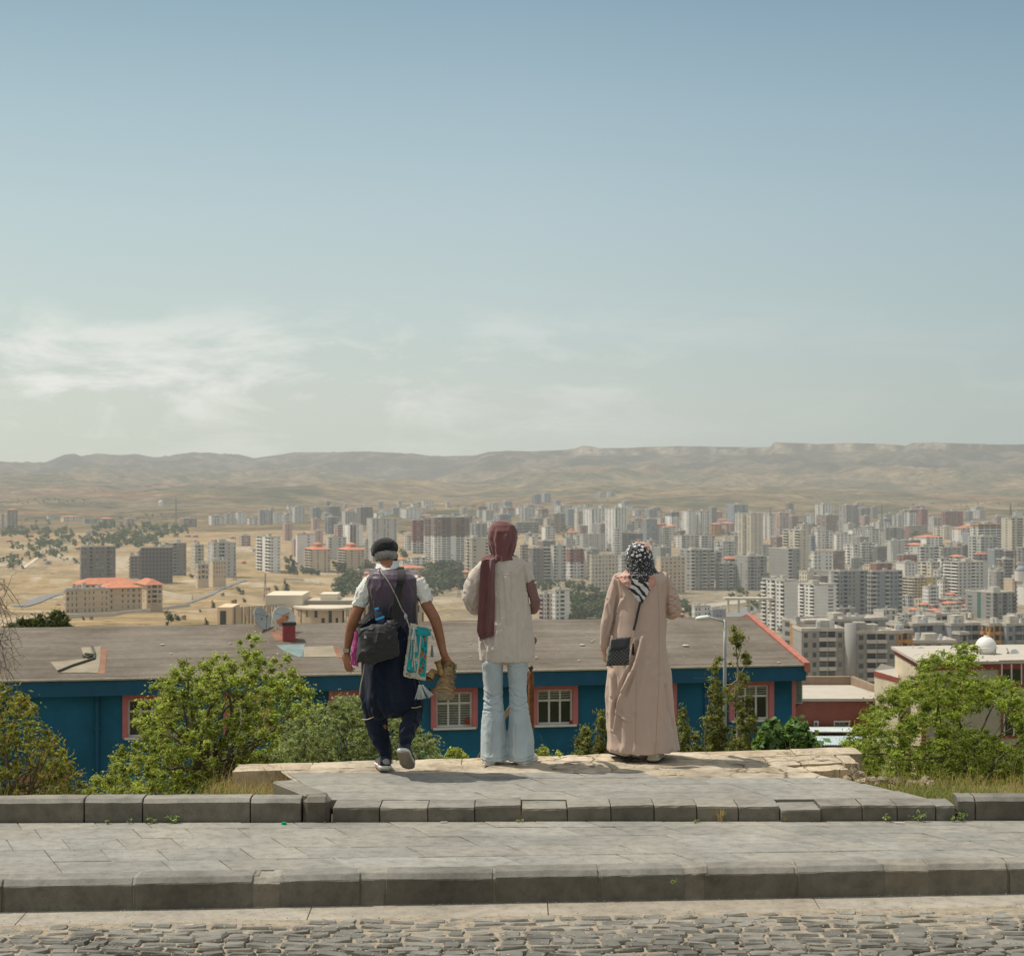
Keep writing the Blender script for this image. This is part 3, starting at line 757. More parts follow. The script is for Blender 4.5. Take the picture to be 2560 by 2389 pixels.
def tower(spec, near=False):
    px0, px1, pt, pb, key, opt, label = spec
    uc = (px0 + px1) / 2
    Y = opt.get('Y') or y_for_row(uc, pb)
    sc = Y / F
    W = (px1 - px0) * sc; H = (pb - pt) * sc
    th = radians(opt.get('yaw', 24)); lf = opt.get('lf', .32)
    a = (1 - lf) * W / cos(th); b = max(4.0, lf * W / sin(th)) if lf > 0 else min(14, W)
    zb = CZ - (pb - HY) * sc
    # left-front corner is where the two faces meet
    cxp = (px0 - 1280) * sc + lf * W
    c0 = Vector((cxp, Y, zb))
    df = Vector((cos(th), sin(th), 0)); dl = Vector((-sin(th), cos(th), 0))
    nf = opt.get('nf') or max(1, int(round(H / 3.05)))
    emb = 6.0
    mb = MB()
    rs = random.Random(int(px0 * 7 + pt)); 
    pf = opt.get('pf') or rs.choice(PATS); pl = opt.get('pl') or rs.choice(['WBW', 'WW', 'BWB', 'WPW', 'WWW', 'P'])
    if not opt.get('pf') and a > 30: pf = pf + pf
    if a < 9: pf = 'WBW'
    t2 = opt.get('t2')
    facade(mb, c0, df, a, H, nf, pf, None, top2=t2)
    facade(mb, c0 + dl * b, -dl, b, H, nf, pl, None, top2=t2)
    cr = c0 + df * a; cb = c0 + dl * b; cc = cr + dl * b
    up = Vector((0, 0, H)); dn = Vector((0, 0, -emb))
    mb.quad(cr, cc, cc + up, cr + up, 0); mb.quad(cc, cb, cb + up, cc + up, 0)
    for p, q in ((cb, c0), (c0, cr), (cr, cc)): mb.quad(p + dn, q + dn, q, p, 0)
    w2 = WALLM[opt.get('k2', 'r')]; bm_ = WALLM[opt.get('bk', key if key not in 'dnb' else 'g')]
    glass = [GL[3]] * 3 if opt.get('u') else GL[:3]
    nm = opt.get('nm', 'apartment_tower' if nf >= 8 else ('apartment_block' if nf >= 4 else 'low_building'))
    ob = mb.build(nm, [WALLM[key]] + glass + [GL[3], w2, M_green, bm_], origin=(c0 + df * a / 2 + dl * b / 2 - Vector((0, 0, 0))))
    tag(ob, label, opt.get('cat', {'apartment_tower': 'apartment tower', 'apartment_block': 'apartment block', 'low_building': 'building'}.get(nm, 'building')), opt.get('group'))
    # roof
    rf = MB()
    def Q(s, t, z): return c0 + df * s + dl * t + Vector((0, 0, H + z))
    if opt.get('h'):
        ov = 1.0; rh = opt.get('rh', min(a, b) * .16)
        v = [Q(-ov, -ov, .05), Q(a + ov, -ov, .05), Q(a + ov, b + ov, .05), Q(-ov, b + ov, .05)]
        i_ = min(a, b) * .42
        v += [Q(i_, i_, rh), Q(a - i_, i_, rh), Q(a - i_, b - i_, rh), Q(i_, b - i_, rh)]
        rf.add(v, [(0, 1, 5, 4), (1, 2, 6, 5), (2, 3, 7, 6), (3, 0, 4, 7), (4, 5, 6, 7), (3, 2, 1, 0)])
        if opt.get('h') == 2:
            v = [Q(i_ * .8, i_ * .8, rh - .1), Q(a - i_ * .8, i_ * .8, rh - .1), Q(a - i_ * .8, b - i_ * .8, rh - .1), Q(i_ * .8, b - i_ * .8, rh - .1)]
            v2 = [p + Vector((0, 0, 2.2)) for p in v]; v3 = [Q(a * .48, b * .48, rh + 3.6), Q(a * .52, b * .48, rh + 3.6), Q(a * .52, b * .52, rh + 3.6), Q(a * .48, b * .52, rh + 3.6)]
            rf.add(v + v2 + v3, [(0, 1, 5, 4), (1, 2, 6, 5), (3, 0, 4, 7), (4, 5, 9, 8), (5, 6, 10, 9), (6, 7, 11, 10), (7, 4, 8, 11), (8, 9, 10, 11)])
        rf.build('roof', M_tile, parent=ob)
    else:
        Mx = Matrix(((df.x, dl.x, 0, c0.x), (df.y, dl.y, 0, c0.y), (0, 0, 1, c0.z + H), (0, 0, 0, 1)))
        rf.box((.25, .25, -.2), (a - .25, b - .25, .15), M=Mx, tint=(1.0, 1.0, 1.0))
        pw = .3
        for lo, hi in (((-.15, -.15), (a + .15, pw)), ((-.15, b - pw), (a + .15, b + .15)), ((-.15, pw), (pw, b - pw)), ((a - pw, pw), (a + .15, b - pw))):
            rf.box((lo[0], lo[1], -.1), (hi[0], hi[1], .85), M=Mx, tint=(1.15, 1.15, 1.15))
        if H > 9:
            lw = min(a, b) * .3; lx = rs.uniform(.2, .5) * a; ly = b * .35
            rf.box((lx, ly, .1), (lx + lw, ly + lw, rs.uniform(2.2, 3.6)), M=Mx, tint=(1.15, 1.15, 1.12))
        rf.build('roof', M_roof, parent=ob)
        for q in range(rs.choice([1, 2, 3]) if (near or Y < 2300) and H > 6 else 0):
            s_ = rs.uniform(.9, 1.6); tx, ty = rs.uniform(.1, .85) * a, rs.uniform(.1, .5) * b
            tb2 = MB(); tb2.tube([Mx @ Vector((tx, ty, .1)), Mx @ Vector((tx, ty, 1 + s_))], s_ * .5, 8)
            tb2.build('water_tank', M_metal, parent=ob)
    return ob, Y
OX = {'A': 0, 'B': 620, 'C': 1260, 'D': 1900}
CITY = [
# --- far, left crop
('A', 0, 28, 620, 728, 'l', {}, 'pale slab tower cut by the left edge of the photo'),
('A', 30, 125, 585, 728, 'b', dict(h=1, bk='l', pf='WBPBW'), 'brown tower with red roof standing alone at the far left edge'),
('A', 340, 405, 632, 655, 'w', {}, 'small white house left of the ochre red-roofed hall on the far left plain'),
('A', 430, 580, 636, 676, 'c', dict(h=1, rh=2), 'long ochre hall with low red roof on the far left plain'),
('A', 600, 722, 655, 688, 'k', {}, 'low bluish sheds right of the long ochre hall'),
('A', 735, 850, 652, 690, 'g', dict(h=1, rh=2), 'grey building with red roof half hidden by trees on the far left plain'),
('A', 925, 1012, 655, 705, 'p', {}, 'pale pink block with a step in its roof on the far left plain'),
('A', 1340, 1475, 652, 716, 'b', dict(bk='l'), 'brown six storey block beside a lattice mast on the far left plain'),
('A', 1558, 1668, 632, 704, 'w', {}, 'white block with dark windows, first of the far white row'),
('A', 1682, 1762, 618, 700, 'w', {}, 'white block with a low left shoulder, second of the far white row'),
('A', 1766, 1848, 606, 698, 'w', {}, 'tallest white block with bright roof edge in the far white row'),
('A', 1852, 1930, 650, 698, 'w', {}, 'low white house at the right end of the far white row'),
('A', 1938, 1985, 590, 700, 'l', {}, 'narrow grey and white tower right of the far white row'),
('A', 590, 848, 866, 1122, 'n', dict(pf='WWPGPWWWPGWW'.replace('G', 'B'), pl='WW', lf=.08, bk='n', Y=1500), 'dark brown tower alone on the dry plain behind the school'),
('A', 975, 1058, 935, 1090, 'n', dict(u=1, lf=.1, pf='WWW', Y=1560), 'low unfinished wing wrapped in scaffolding left of the dark towers'),
('A', 1050, 1282, 872, 1138, 'd', dict(u=1, lf=.06, pf='WWWWWWWWW', bk='d', Y=1500), 'wide dark unfinished concrete tower behind the terracotta roofs'),
('A', 1195, 1396, 838, 1112, 'n', dict(lf=.55, pf='BWPW', bk='g', Y=1640), 'dark ribbed tower right behind the wide unfinished tower'),
('A', 1415, 1532, 852, 1095, 'c', dict(lf=.45, bk='l', Y=1720), 'cream and grey tower at the left of the pale tower pair'),
('A', 1540, 1766, 836, 1085, 'l', dict(lf=.3, pf='WPBBPWPW', Y=1600), 'light grey tower with brown roof crown behind the stepped sandstone hall'),
('A', 1790, 1882, 782, 862, 'p', {}, 'low pale pink block on the dry slope left of the green striped tower'),
# --- centre left
('B', 78, 182, 590, 692, 'l', {}, 'pale grey tower, leftmost of the distant skyline above the pink towers'),
('B', 186, 248, 610, 690, 'w', {}, 'small white tower second in the distant skyline'),
('B', 252, 322, 622, 684, 'w', {}, 'white block with pale blue windows third in the distant skyline'),
('B', 322, 422, 566, 682, 'l', dict(pf='WPWPW'), 'tall pale ribbed tower fourth in the distant skyline'),
('B', 460, 545, 572, 668, 'g', {}, 'grey tower in the distance straight above the small pink towers'),
('B', 572, 692, 562, 648, 'd', dict(u=1, nf=7), 'unfinished dark block with open top floor in the distance'),
('B', 700, 800, 600, 700, 'l', {}, 'pale distant tower between the two unfinished dark blocks'),
('B', 808, 936, 566, 706, 'd', dict(u=1), 'tall unfinished dark tower with open top storeys left of the big pale tower'),
('B', 575, 682, 642, 770, 'k', {}, 'blue grey tower with flat roof above the twin red-roofed blocks'),
('B', 640, 745, 702, 792, 'p', {}, 'pinkish block with pale roof left of the brown-sided white tower'),
('B', 702, 862, 700, 866, 'w', dict(lf=.4, t2=None, bk='b', pf='BBWP'), 'white tower with brown right side behind the twin red-roofed blocks'),
('B', 255, 330, 692, 822, 'p', dict(pf='PWP', pl='P'), 'windowless looking pink tower on the dry slope, leftmost of three pink towers'),
('B', 470, 536, 656, 768, 'p', dict(pf='PWP', pl='P'), 'slim pink tower with cut corners, farthest of three pink towers'),
('B', 482, 562, 746, 850, 'p', dict(pf='PWP', pl='P'), 'short pink tower above the blank white tower, nearest of three pink towers'),
('B', 20, 240, 792, 1060, 'w', dict(lf=.68, pl='BBPBB', pf='WPW', k2='l'), 'white tower with green balcony bands on the slope left of centre'),
('B', 318, 402, 812, 940, 'p', dict(pf='PWP', pl='P'), 'plain pinkish slab half hidden behind the blank white tower'),
('B', 356, 500, 772, 1030, 'w', dict(lf=.1, pf='PPWP', pl='P'), 'blank white tower with grooved parapet left of the red-roofed twins'),
('B', 582, 736, 796, 960, 'l', dict(lf=.15, pf='WPWW'), 'pale grey slab rising between the red-roofed twins'),
('B', 405, 616, 884, 1058, 's', dict(h=2, lf=.38, pl='BB', pf='PWPWW', rh=3, bk='c', nf=9), 'cream block with stepped red hip roof, left one of the twins'),
('B', 660, 872, 886, 1062, 's', dict(h=2, lf=.38, pl='BB', pf='PWPWW', rh=3, bk='c', nf=9), 'cream block with stepped red hip roof, right one of the twins'),
('B', 876, 930, 808, 975, 'l', {}, 'low pale wing against the left side of the big pale tower behind the man'),
('B', 884, 1116, 656, 980, 'l', dict(lf=.22, pf='WWPWWPW', nf=18), 'big pale grey tower directly behind the man in the cap'),
('B', 1140, 1300, 580, 655, 'w', dict(pf='WPWPWPW'), 'distant white block with vertical pale stripes above the red-topped tower'),
('B', 1226, 1322, 664, 918, 'l', dict(t2=8, k2='r', pf='BWB', lf=.15), 'tower with dark red upper floors left of the brown and white tower'),
('B', 1318, 1668, 644, 975, 'w', dict(lf=.30, pl='BBWB', pf='WBBPBBW', t2=8, k2='b', nf=19), 'widest brown and white tower between the man and the woman in jeans'),
('B', 1176, 1240, 782, 892, 'w', {}, 'white mid-rise block at the foot of the red-topped tower'),
('B', 1625, 1822, 804, 1098, 'c', dict(lf=.3, pf='WPW', pl='WBW'), 'cream tower with orange patch partly behind the woman in the plum headscarf'),
('B', 1670, 1800, 690, 812, 'g', {}, 'grey block behind the cream tower left of the plum headscarf'),
('B', 1765, 1850, 592, 676, 'l', {}, 'pale distant block upper left of the plum headscarf'),
('B', 1852, 1984, 622, 722, 'k', {}, 'blue grey office slab right above the plum headscarf'),
('B', 1120, 1330, 1024, 1062, 'p', dict(h=1, rh=2.5, pf='WWWW'), 'low house with long red roof right of the man in the cap'),
('B', 1165, 1362, 1052, 1110, 'p', dict(pf='WWWWW', lf=.1), 'long pink two storey house below the low red-roofed house'),
('B', 1200, 1352, 950, 1008, 'w', dict(), 'cluster-like white house with stepped roof below the red-topped tower'),
('B', 1430, 1560, 1008, 1040, 'p', dict(), 'low pink shed among trees at the foot of the brown and white tower'),
('B', 870, 960, 985, 1020, 'r', dict(h=1, rh=1.5), 'small red house between the right twin block and the man'),
# --- centre right
('C', 210, 282, 470, 543, 'k', {}, 'left tower of a bluish pair alone on the far tan slope'),
('C', 284, 352, 462, 536, 'k', {}, 'right tower of a bluish pair alone on the far tan slope'),
('C', 704, 768, 458, 494, 'l', {}, 'left block of a small pale pair on the far slope above the pink black headscarf'),
('C', 776, 840, 452, 492, 'l', {}, 'right block of a small pale pair on the far slope above the pink black headscarf'),
('C', 122, 232, 572, 664, 'l', dict(pf='WPWPW'), 'pale ribbed distant slab right of the plum headscarf'),
('C', 382, 512, 556, 656, 'l', {}, 'light grey distant tower left of the green-striped twins'),
('C', 338, 462, 616, 738, 'b', dict(bk='l', pf='WWBWW'), 'pinkish brown block with stepped top left of the green-striped twins'),
('C', 462, 530, 582, 706, 'k', {}, 'slim grey blue tower between the brown block and the cream block'),
('C', 530, 602, 602, 756, 'c', dict(), 'narrow cream tower touching the left green-striped twin'),
('C', 602, 762, 580, 776, 'w', dict(lf=.35, pf='GWWW', pl='WWW', bk='l', nf=15), 'tall white tower with one dark green stripe, left of the twins'),
('C', 770, 928, 578, 905, 'w', dict(lf=.42, pf='GWWW', pl='WWW', bk='l', nf=22), 'taller white tower with one dark green stripe, right of the twins'),
('C', 82, 262, 682, 762, 'g', dict(lf=.1, nf=4), 'long low grey office block right beside the plum headscarf'),
('C', 524, 582, 782, 856, 'w', {}, 'small white stepped block left of the grey mid-rise slab'),
('C', 572, 768, 772, 902, 'l', dict(lf=.12), 'light grey mid-rise slab under the green-striped twins'),
('C', 828, 882, 732, 925, 'w', dict(pf='WW', lf=.2), 'slim white tower in front of the right green-striped twin'),
('C', 884, 950, 762, 902, 'd', {}, 'dark grey block just above the black and pink headscarf'),
('C', 950, 1046, 764, 902, 'l', dict(t2=2, k2='d'), 'pale block with dark top right above the black and pink headscarf'),
('C', 1046, 1158, 656, 868, 'k', dict(pf='WPWW', lf=.25), 'grey tower with stepped crown between two thin minarets'),
('C', 1160, 1262, 722, 868, 'l', {}, 'pale tower right of the two minarets'),
('C', 1348, 1448, 596, 776, 'w', dict(lf=.4), 'left tower of a white pair above the low grey office roofs'),
('C', 1446, 1548, 598, 776, 'w', dict(lf=.3, pf='BWWB'), 'right tower of a white pair above the low grey office roofs'),
('C', 1546, 1604, 568, 722, 'g', {}, 'dark grey tower right behind the white pair'),
('C', 1560, 1640, 694, 768, 'o', dict(h=1, rh=2), 'left half of an orange roofed block below the dark grey tower'),
('C', 1644, 1734, 688, 770, 'p', dict(h=1, rh=2), 'pink block with orange roof left of the tallest pale tower'),
('C', 1682, 1842, 548, 690, 'k', dict(pf='BWWBW'), 'wide dark blue grey tower high behind the tallest pale tower'),
('C', 1744, 1784, 612, 790, 'w', {}, 'narrow bright white tower stuck to the tallest pale tower'),
('C', 1782, 1956, 616, 958, 'c', dict(lf=.44, pl='WBW', pf='PPWPWP', nf=24), 'tallest pale tower with bright ribbed left side and plain right side'),
('C', 1958, 1988, 616, 806, 'l', {}, 'pale sliver of a tower just right of the tallest pale tower'),
('C', 1322, 1474, 782, 890, 'l', dict(pf='BWWB', lf=.1, nf=6), 'grey and white office block with flat roof, left of two'),
('C', 1474, 1594, 784, 890, 'l', dict(pf='BBWB', lf=.1, nf=6), 'grey and white office block with bright top, right of two'),
('C', 1596, 1760, 826, 935, 'l', dict(pf='WWBWW'), 'pale residential slab left of the foot of the tallest pale tower'),
('C', 1712, 1780, 786, 900, 'c', {}, 'narrow cream block leaning on the tallest pale tower'),
('C', 122, 182, 850, 1002, 'b', dict(bk='c', lf=.3, pf='PW'), 'narrow brown and cream tower right of the plum headscarf shoulder'),
('C', 180, 352, 876, 1130, 'n', dict(lf=.22, bk='l', pf='WWPBB'), 'concrete coloured tower with dark roof huts right of the woman in jeans'),
('C', 250, 388, 822, 905, 'b', {}, 'brown block showing above the concrete coloured tower'),
('C', 352, 466, 858, 1130, 'l', dict(lf=.2), 'pale grey tower with a bright roof right of the concrete coloured tower'),
('C', 470, 602, 882, 1102, 'w', dict(t2=4, k2='r', lf=.2, pf='BWWB'), 'white block whose upper half is dull red'),
('C', 602, 662, 900, 1105, 'c', dict(bk='c', pf='BB'), 'narrow block of beige balconies right of the half red block'),
('C', 655, 866, 932, 1190, 'c', dict(lf=.02, pf='wWWWWWWw', nf=9, k2='d'), 'pale block with even green windows and dark roof band left of the coat woman'),
('C', 862, 935, 930, 1110, 'l', {}, 'pale grey block touching the black and pink headscarf on its left'),
('C', 1140, 1262, 872, 1010, 'g', {}, 'grey block behind the right side of the black and pink headscarf'),
('C', 1152, 1372, 946, 1216, 's', dict(lf=.12, pf='WWWWWW', nf=10), 'beige block with rows of small windows right of the coat woman'),
('C', 1338, 1592, 890, 1196, 'g', dict(lf=.28, pf='BWWBWB', bk='c'), 'large grey brown block with beige balconies right of the coat woman'),
('C', 1575, 1640, 905, 1120, 'n', {}, 'narrow dark block behind the large grey brown block'),
('C', 1600, 1752, 992, 1192, 'g', dict(pf='BWWBW', lf=.15, bk='l'), 'grey block with balconies right of the large grey brown block'),
('C', 1760, 1990, 938, 1192, 'g', dict(lf=.32, pl='WPWPW', pf='WBWWBW'), 'broad grey tower with vertical white ribs above the overpass'),
('C', 262, 368, 1222, 1450, 'w', dict(bk='p', pf='BB', lf=.35, pl='B', yaw=30, nf=7), 'white apartment block ringed by pale pink balconies behind the blue building, left half'),
('C', 366, 496, 1196, 1452, 'w', dict(bk='w', pf='WBP', lf=.15, nf=8), 'white apartment block with plain end wall right of the pink balconies'),
('C', 1422, 1560, 1316, 1432, 'w', dict(pf='WWPWW', lf=.1), 'low white building with pale columns left of the street lamp head'),
('C', 1560, 1676, 1338, 1432, 'k', dict(pf='PWWP', lf=.1), 'low blue grey shed right behind the street lamp head'),
('C', 1300, 1356, 1372, 1436, 'p', dict(h=1, rh=1.2), 'small orange roofed house below the bent elbow of the coat woman'),
('C', 588, 720, 1438, 1476, 'w', dict(h=1, rh=2), 'low white building with orange roof peeking over the brown roof'),
# --- right
('D', 28, 110, 622, 812, 'w', dict(lf=.5), 'white tower right of the tallest pale tower, first of three joined towers'),
('D', 110, 222, 612, 792, 'p', dict(bk='w', pf='BWB'), 'pinkish white tower with shiny balconies, second of three joined towers'),
('D', 218, 292, 632, 766, 'b', {}, 'brown tower, third and shortest of three joined towers'),
('D', 430, 562, 546, 700, 'w', dict(lf=.3, h=0, pf='GWWW'), 'white tower with pointed roof high on the right'),
('D', 444, 612, 626, 745, 'b', dict(bk='p', pf='WBBW'), 'brown and pink block in front of the pointed white tower'),
('D', 610, 742, 552, 752, 'g', dict(bk='p', pf='BWPWB', lf=.3), 'grey tower with stepped balconies right of the brown and pink block'),
('D', 742, 832, 572, 722, 'g', {}, 'slate grey tower right of the stepped balcony tower'),
('D', 762, 835, 634, 730, 'p', {}, 'short pink tower below the slate grey tower'),
('D', 1008, 1105, 628, 712, 'l', {}, 'pale block beside the white dirt road on the right slope'),
('D', 1104, 1200, 586, 762, 'w', dict(k2='r', t2=1, pf='BWB'), 'white tower with red top joined to a dark red tower'),
('D', 1196, 1268, 580, 768, 'r', dict(bk='r'), 'dark red tower joined to a white tower'),
('D', 1276, 1372, 645, 742, 'l', dict(bk='p'), 'low pale pink block between the two dark red towers'),
('D', 1374, 1546, 598, 780, 'r', dict(lf=.12, pf='WBPBWP', bk='p'), 'wide dark red tower nearest the quarry slope'),
('D', 1100, 1272, 708, 796, 'r', dict(pf='BBBB', bk='c', lf=.1), 'long low red brick block with cream balconies'),
('D', 806, 932, 732, 850, 'w', dict(lf=.1), 'bright white slab left of the long low red brick block'),
('D', 930, 1102, 722, 836, 'g', dict(pf='WWBWW', lf=.1), 'grey slab between the white slab and the red brick block'),
('D', 848, 990, 680, 748, 'w', dict(), 'white building with a rooftop fence behind the bright white slab'),
('D', 1186, 1392, 792, 866, 'w', dict(h=1, rh=3, k2='r'), 'white house with broad orange red roof left of centre right'),
('D', 1330, 1500, 716, 806, 'c', dict(pf='PWPWP'), 'beige block with tan roof under the wide dark red tower'),
('D', 1604, 1852, 696, 920, 'w', dict(pf='BBBB', bk='w', lf=.15, k2='o', t2=1), 'wide white building with dark horizontal bands and orange stripe at the far right'),
('D', 1846, 1990, 650, 950, 'c', dict(pf='BPBB', lf=.35, pl='PWP', bk='c'), 'tall beige banded tower cut by the right edge'),
('D', 418, 560, 748, 880, 'w', dict(lf=.1, pf='WWBW'), 'white tower in front of the brown and pink block'),
('D', 562, 732, 774, 892, 'w', dict(lf=.08, pf='WWWWW'), 'white block with six window columns right of the white tower'),
('D', 205, 372, 742, 1105, 'c', dict(lf=.58, pl='BWB', pf='PWP', k2='d', bk='c', nf=17), 'tall beige tower with dark brown right side on the left of the right skyline'),
('D', 370, 420, 782, 925, 'k', {}, 'pale blue sliver of a block right of the tall beige and brown tower'),
('D', -10, 92, 852, 935, 'l', {}, 'pale block with blue sign below the tallest pale tower'),
('D', 90, 205, 790, 905, 'b', dict(bk='g'), 'brown grey mid-rise left of the tall beige and brown tower'),
('D', 100, 306, 882, 1112, 'g', dict(lf=.55, bk='l', pf='BPW'), 'grey brown tower in front of the tall beige and brown tower'),
('D', 390, 556, 902, 1066, 'w', dict(lf=.1, pf='WWPWW', nf=6), 'white block with small square windows left of its grey brown neighbour'),
('D', 556, 645, 896, 1060, 'b', dict(bk='g', lf=.1), 'grey brown narrow block joined to the white block with square windows'),
('D', 650, 752, 850, 1003, 'w', dict(lf=.5, pf='BW'), 'stepped white block with many balconies, left of a pair'),
('D', 752, 850, 838, 1001, 'w', dict(lf=.2, pf='BRB'.replace('R', 'W'), bk='w'), 'stepped white block with reddish strips, right of a pair'),
('D', 850, 962, 862, 1003, 'd', dict(lf=.3, bk='k'), 'black and white block with a flat slab roof'),
('D', 962, 1088, 822, 985, 'l', dict(lf=.3, pf='PPWP'), 'plain light grey tower with a blank side right of the black and white block'),
('D', 1155, 1362, 868, 1023, 'l', dict(lf=.25, pf='BWWB', bk='w'), 'white and grey block with a wide flat roof at right centre'),
('D', 1360, 1532, 872, 975, 'g', dict(lf=.1, bk='w'), 'grey block with white roof right of the wide flat roof'),
('D', 1530, 1662, 852, 946, 'd', dict(u=1, lf=.05, pf='wwww'), 'dark open concrete frame still under construction'),
('D', 1600, 1802, 792, 985, 'l', dict(lf=.3), 'pale grey tower right behind the open concrete frame'),
('D', 1552, 1690, 762, 862, 'k', {}, 'bluish tower left behind the wide banded building'),
('D', 310, 532, 1052, 1142, 'c', dict(lf=.2, pf='PWPP', nf=3), 'low beige wedge of a building above the white balcony towers'),
('D', 416, 530, 1084, 1150, 'd', dict(pf='WWWW'), 'low dark annex right of the low beige wedge'),
('D', 520, 612, 1052, 1200, 'l', dict(lf=.2, pf='PWP'), 'pale narrow stair tower left of the large patterned slab'),
('D', 566, 836, 1050, 1392, 'g', dict(lf=.12, bk='k', pl='B', pf='WBWWPBW', k2='r', nf=11), 'large grey slab with blue and red window panels, left half'),
('D', 838, 1096, 1052, 1412, 'k', dict(lf=.02, bk='l', pf='BWPBWWB', k2='r', nf=11), 'large grey slab with blue and red window panels, right half'),
('D', 1096, 1326, 1100, 1256, 'y', dict(lf=.28, bk='c', pf='BWBWPP', pl='BB', nf=7), 'yellow block with cream balconies'),
('D', 1348, 1432, 1122, 1272, 'w', {}, 'narrow white block right of the yellow block'),
('D', 1422, 1748, 984, 1278, 'l', dict(lf=.22, pf='WWWBWWP', pl='BB', bk='w', nf=12), 'big pale grey block with stepped roof right of the yellow block'),
('D', 1745, 1855, 1052, 1210, 'g', {}, 'grey block with pale blue roof right of the big pale grey block'),
('D', 1800, 1915, 960, 1110, 'b', dict(bk='g'), 'brown block left of the dark minaret at the right edge'),
('D', 1860, 1990, 1108, 1216, 's', dict(pf='PPP', pl='P'), 'blank sand coloured wall building at the right edge'),
('D', 1620, 1958, 1212, 1412, 'g', dict(lf=.40, pl='WGW', pf='BWBWB', bk='d', nf=7), 'dark grey block with green panels and dark flat roof at lower right'),
('D', 55, 292, 1122, 1512, 'w', dict(lf=.55, pl='BWBWB', pf='P', bk='w', nf=13, k2='g'), 'white balcony tower with blank grey side rising behind the blue building roof tip'),
('D', 270, 588, 1154, 1436, 'w', dict(lf=.44, pl='BWBWB', pf='PW', bk='w', nf=11), 'second white balcony tower with banded grey side, left of the large patterned slab'),
('D', 592, 726, 1332, 1412, 'g', dict(lf=.05, pf='PBP', nf=2), 'grey cube house with one dark tall window behind the long grey and orange complex'),
('D', 878, 1050, 1346, 1426, 'l', dict(lf=.3), 'small pale green stepped house behind the long grey and orange complex'),
('D', 1050, 1180, 1376, 1432, 'l', {}, 'low cluttered flat roofed house right of the pale green stepped house'),
('D', 1880, 1990, 1378, 1442, 'w', {}, 'white stepped rooftops at the right edge above the long complex'),
]
placed = []
for e in CITY:
    c, x0, x1, yt, yb, key, opt, lab = e
    ox = OX[c]
    s_ = (ox + x0 / 3.012, ox + x1 / 3.012, 1080 + yt / 3.012, 1080 + yb / 3.012, key, opt, lab)
    ob, Y = tower(s_); placed.append((s_, Y, ob))
# red pitched cap on the pointed white tower
def occupied(px, row, m=3):
    for s_, Y, ob in placed:
        if s_[0] - m < px < s_[1] + m and s_[2] - 4 < row < s_[3] + 2: return True
    return False
# small low houses that fill the streets between the blocks
rh = random.Random(5)
COLN = dict(w='white', c='cream', l='pale grey', g='grey', p='pinkish', s='sandy', b='brown', k='bluish grey', r='reddish', d='dark grey')
def near_name(px, row):
    best = None
    for s_, Y, ob in placed[:len(CITY)]:
        d = abs((s_[0] + s_[1]) / 2 - px) + 1.6 * abs(s_[3] - row)
        if best is None or d < best[0]: best = (d, s_)
    s_ = best[1]; l = s_[6]
    for cut in (' with ', ' behind ', ' left of ', ' right of ', ' in ', ' above ', ' below ', ' under ', ' at ', ' between ', ' on ', ' cut ', ' of a ', ' whose ', ' standing ', ' alone ', ' half ', ' touching ', ' beside ', ' joined ', ',', ' straight ', ' just ', ' directly ', ' showing ', ' rising ', ' peeking ', ' right ', ' first ', ' second ', ' third ', ' fourth '):
        if cut in l[6:]: l = l[:6 + l[6:].index(cut)]
    side = 'left of' if px < s_[0] else ('right of' if px > s_[1] else 'in front of')
    l = l.replace(' fourth', '').replace('grey office block right', 'grey office block').replace(' nearest the quarry slope', '')
    return side + ' the ' + l.strip()
fill = []
def houses(n, box, hrange, wrange, keys, red=.25, tries=40):
    x0, x1, r0, r1 = box
    k = 0; t = 0
    while k < n and t < n * tries:
        t += 1
        px = rh.uniform(x0, x1); row = rh.uniform(r0, r1)
        w_ = rh.uniform(*wrange); h_ = rh.uniform(*hrange)
        if occupied(px, row, 0) and occupied(px, row - h_, 0): continue
        key = rh.choice(keys); rd = rh.random() < red
        nm = near_name(px, row)
        lab = 'small %s house with %s roof %s' % (COLN[key], 'red tiled' if rd else 'flat', nm)
        i = 0
        alt = ['narrow', 'low', 'tall', 'wide', 'plain', 'tiny', 'boxy', 'squat']
        while lab in fill and i < len(alt): lab = '%s %s house with %s roof %s' % (alt[i], COLN[key], 'red tiled' if rd else 'flat', nm); i += 1
        if lab in fill: continue
        fill.append(lab)
        s_ = (px, px + w_, row - h_, row, key, dict(h=1 if rd else 0, rh=1.6, nm='house', cat='house', group='small houses between the apartment blocks'), lab)
        ob, Y = tower(s_); k += 1
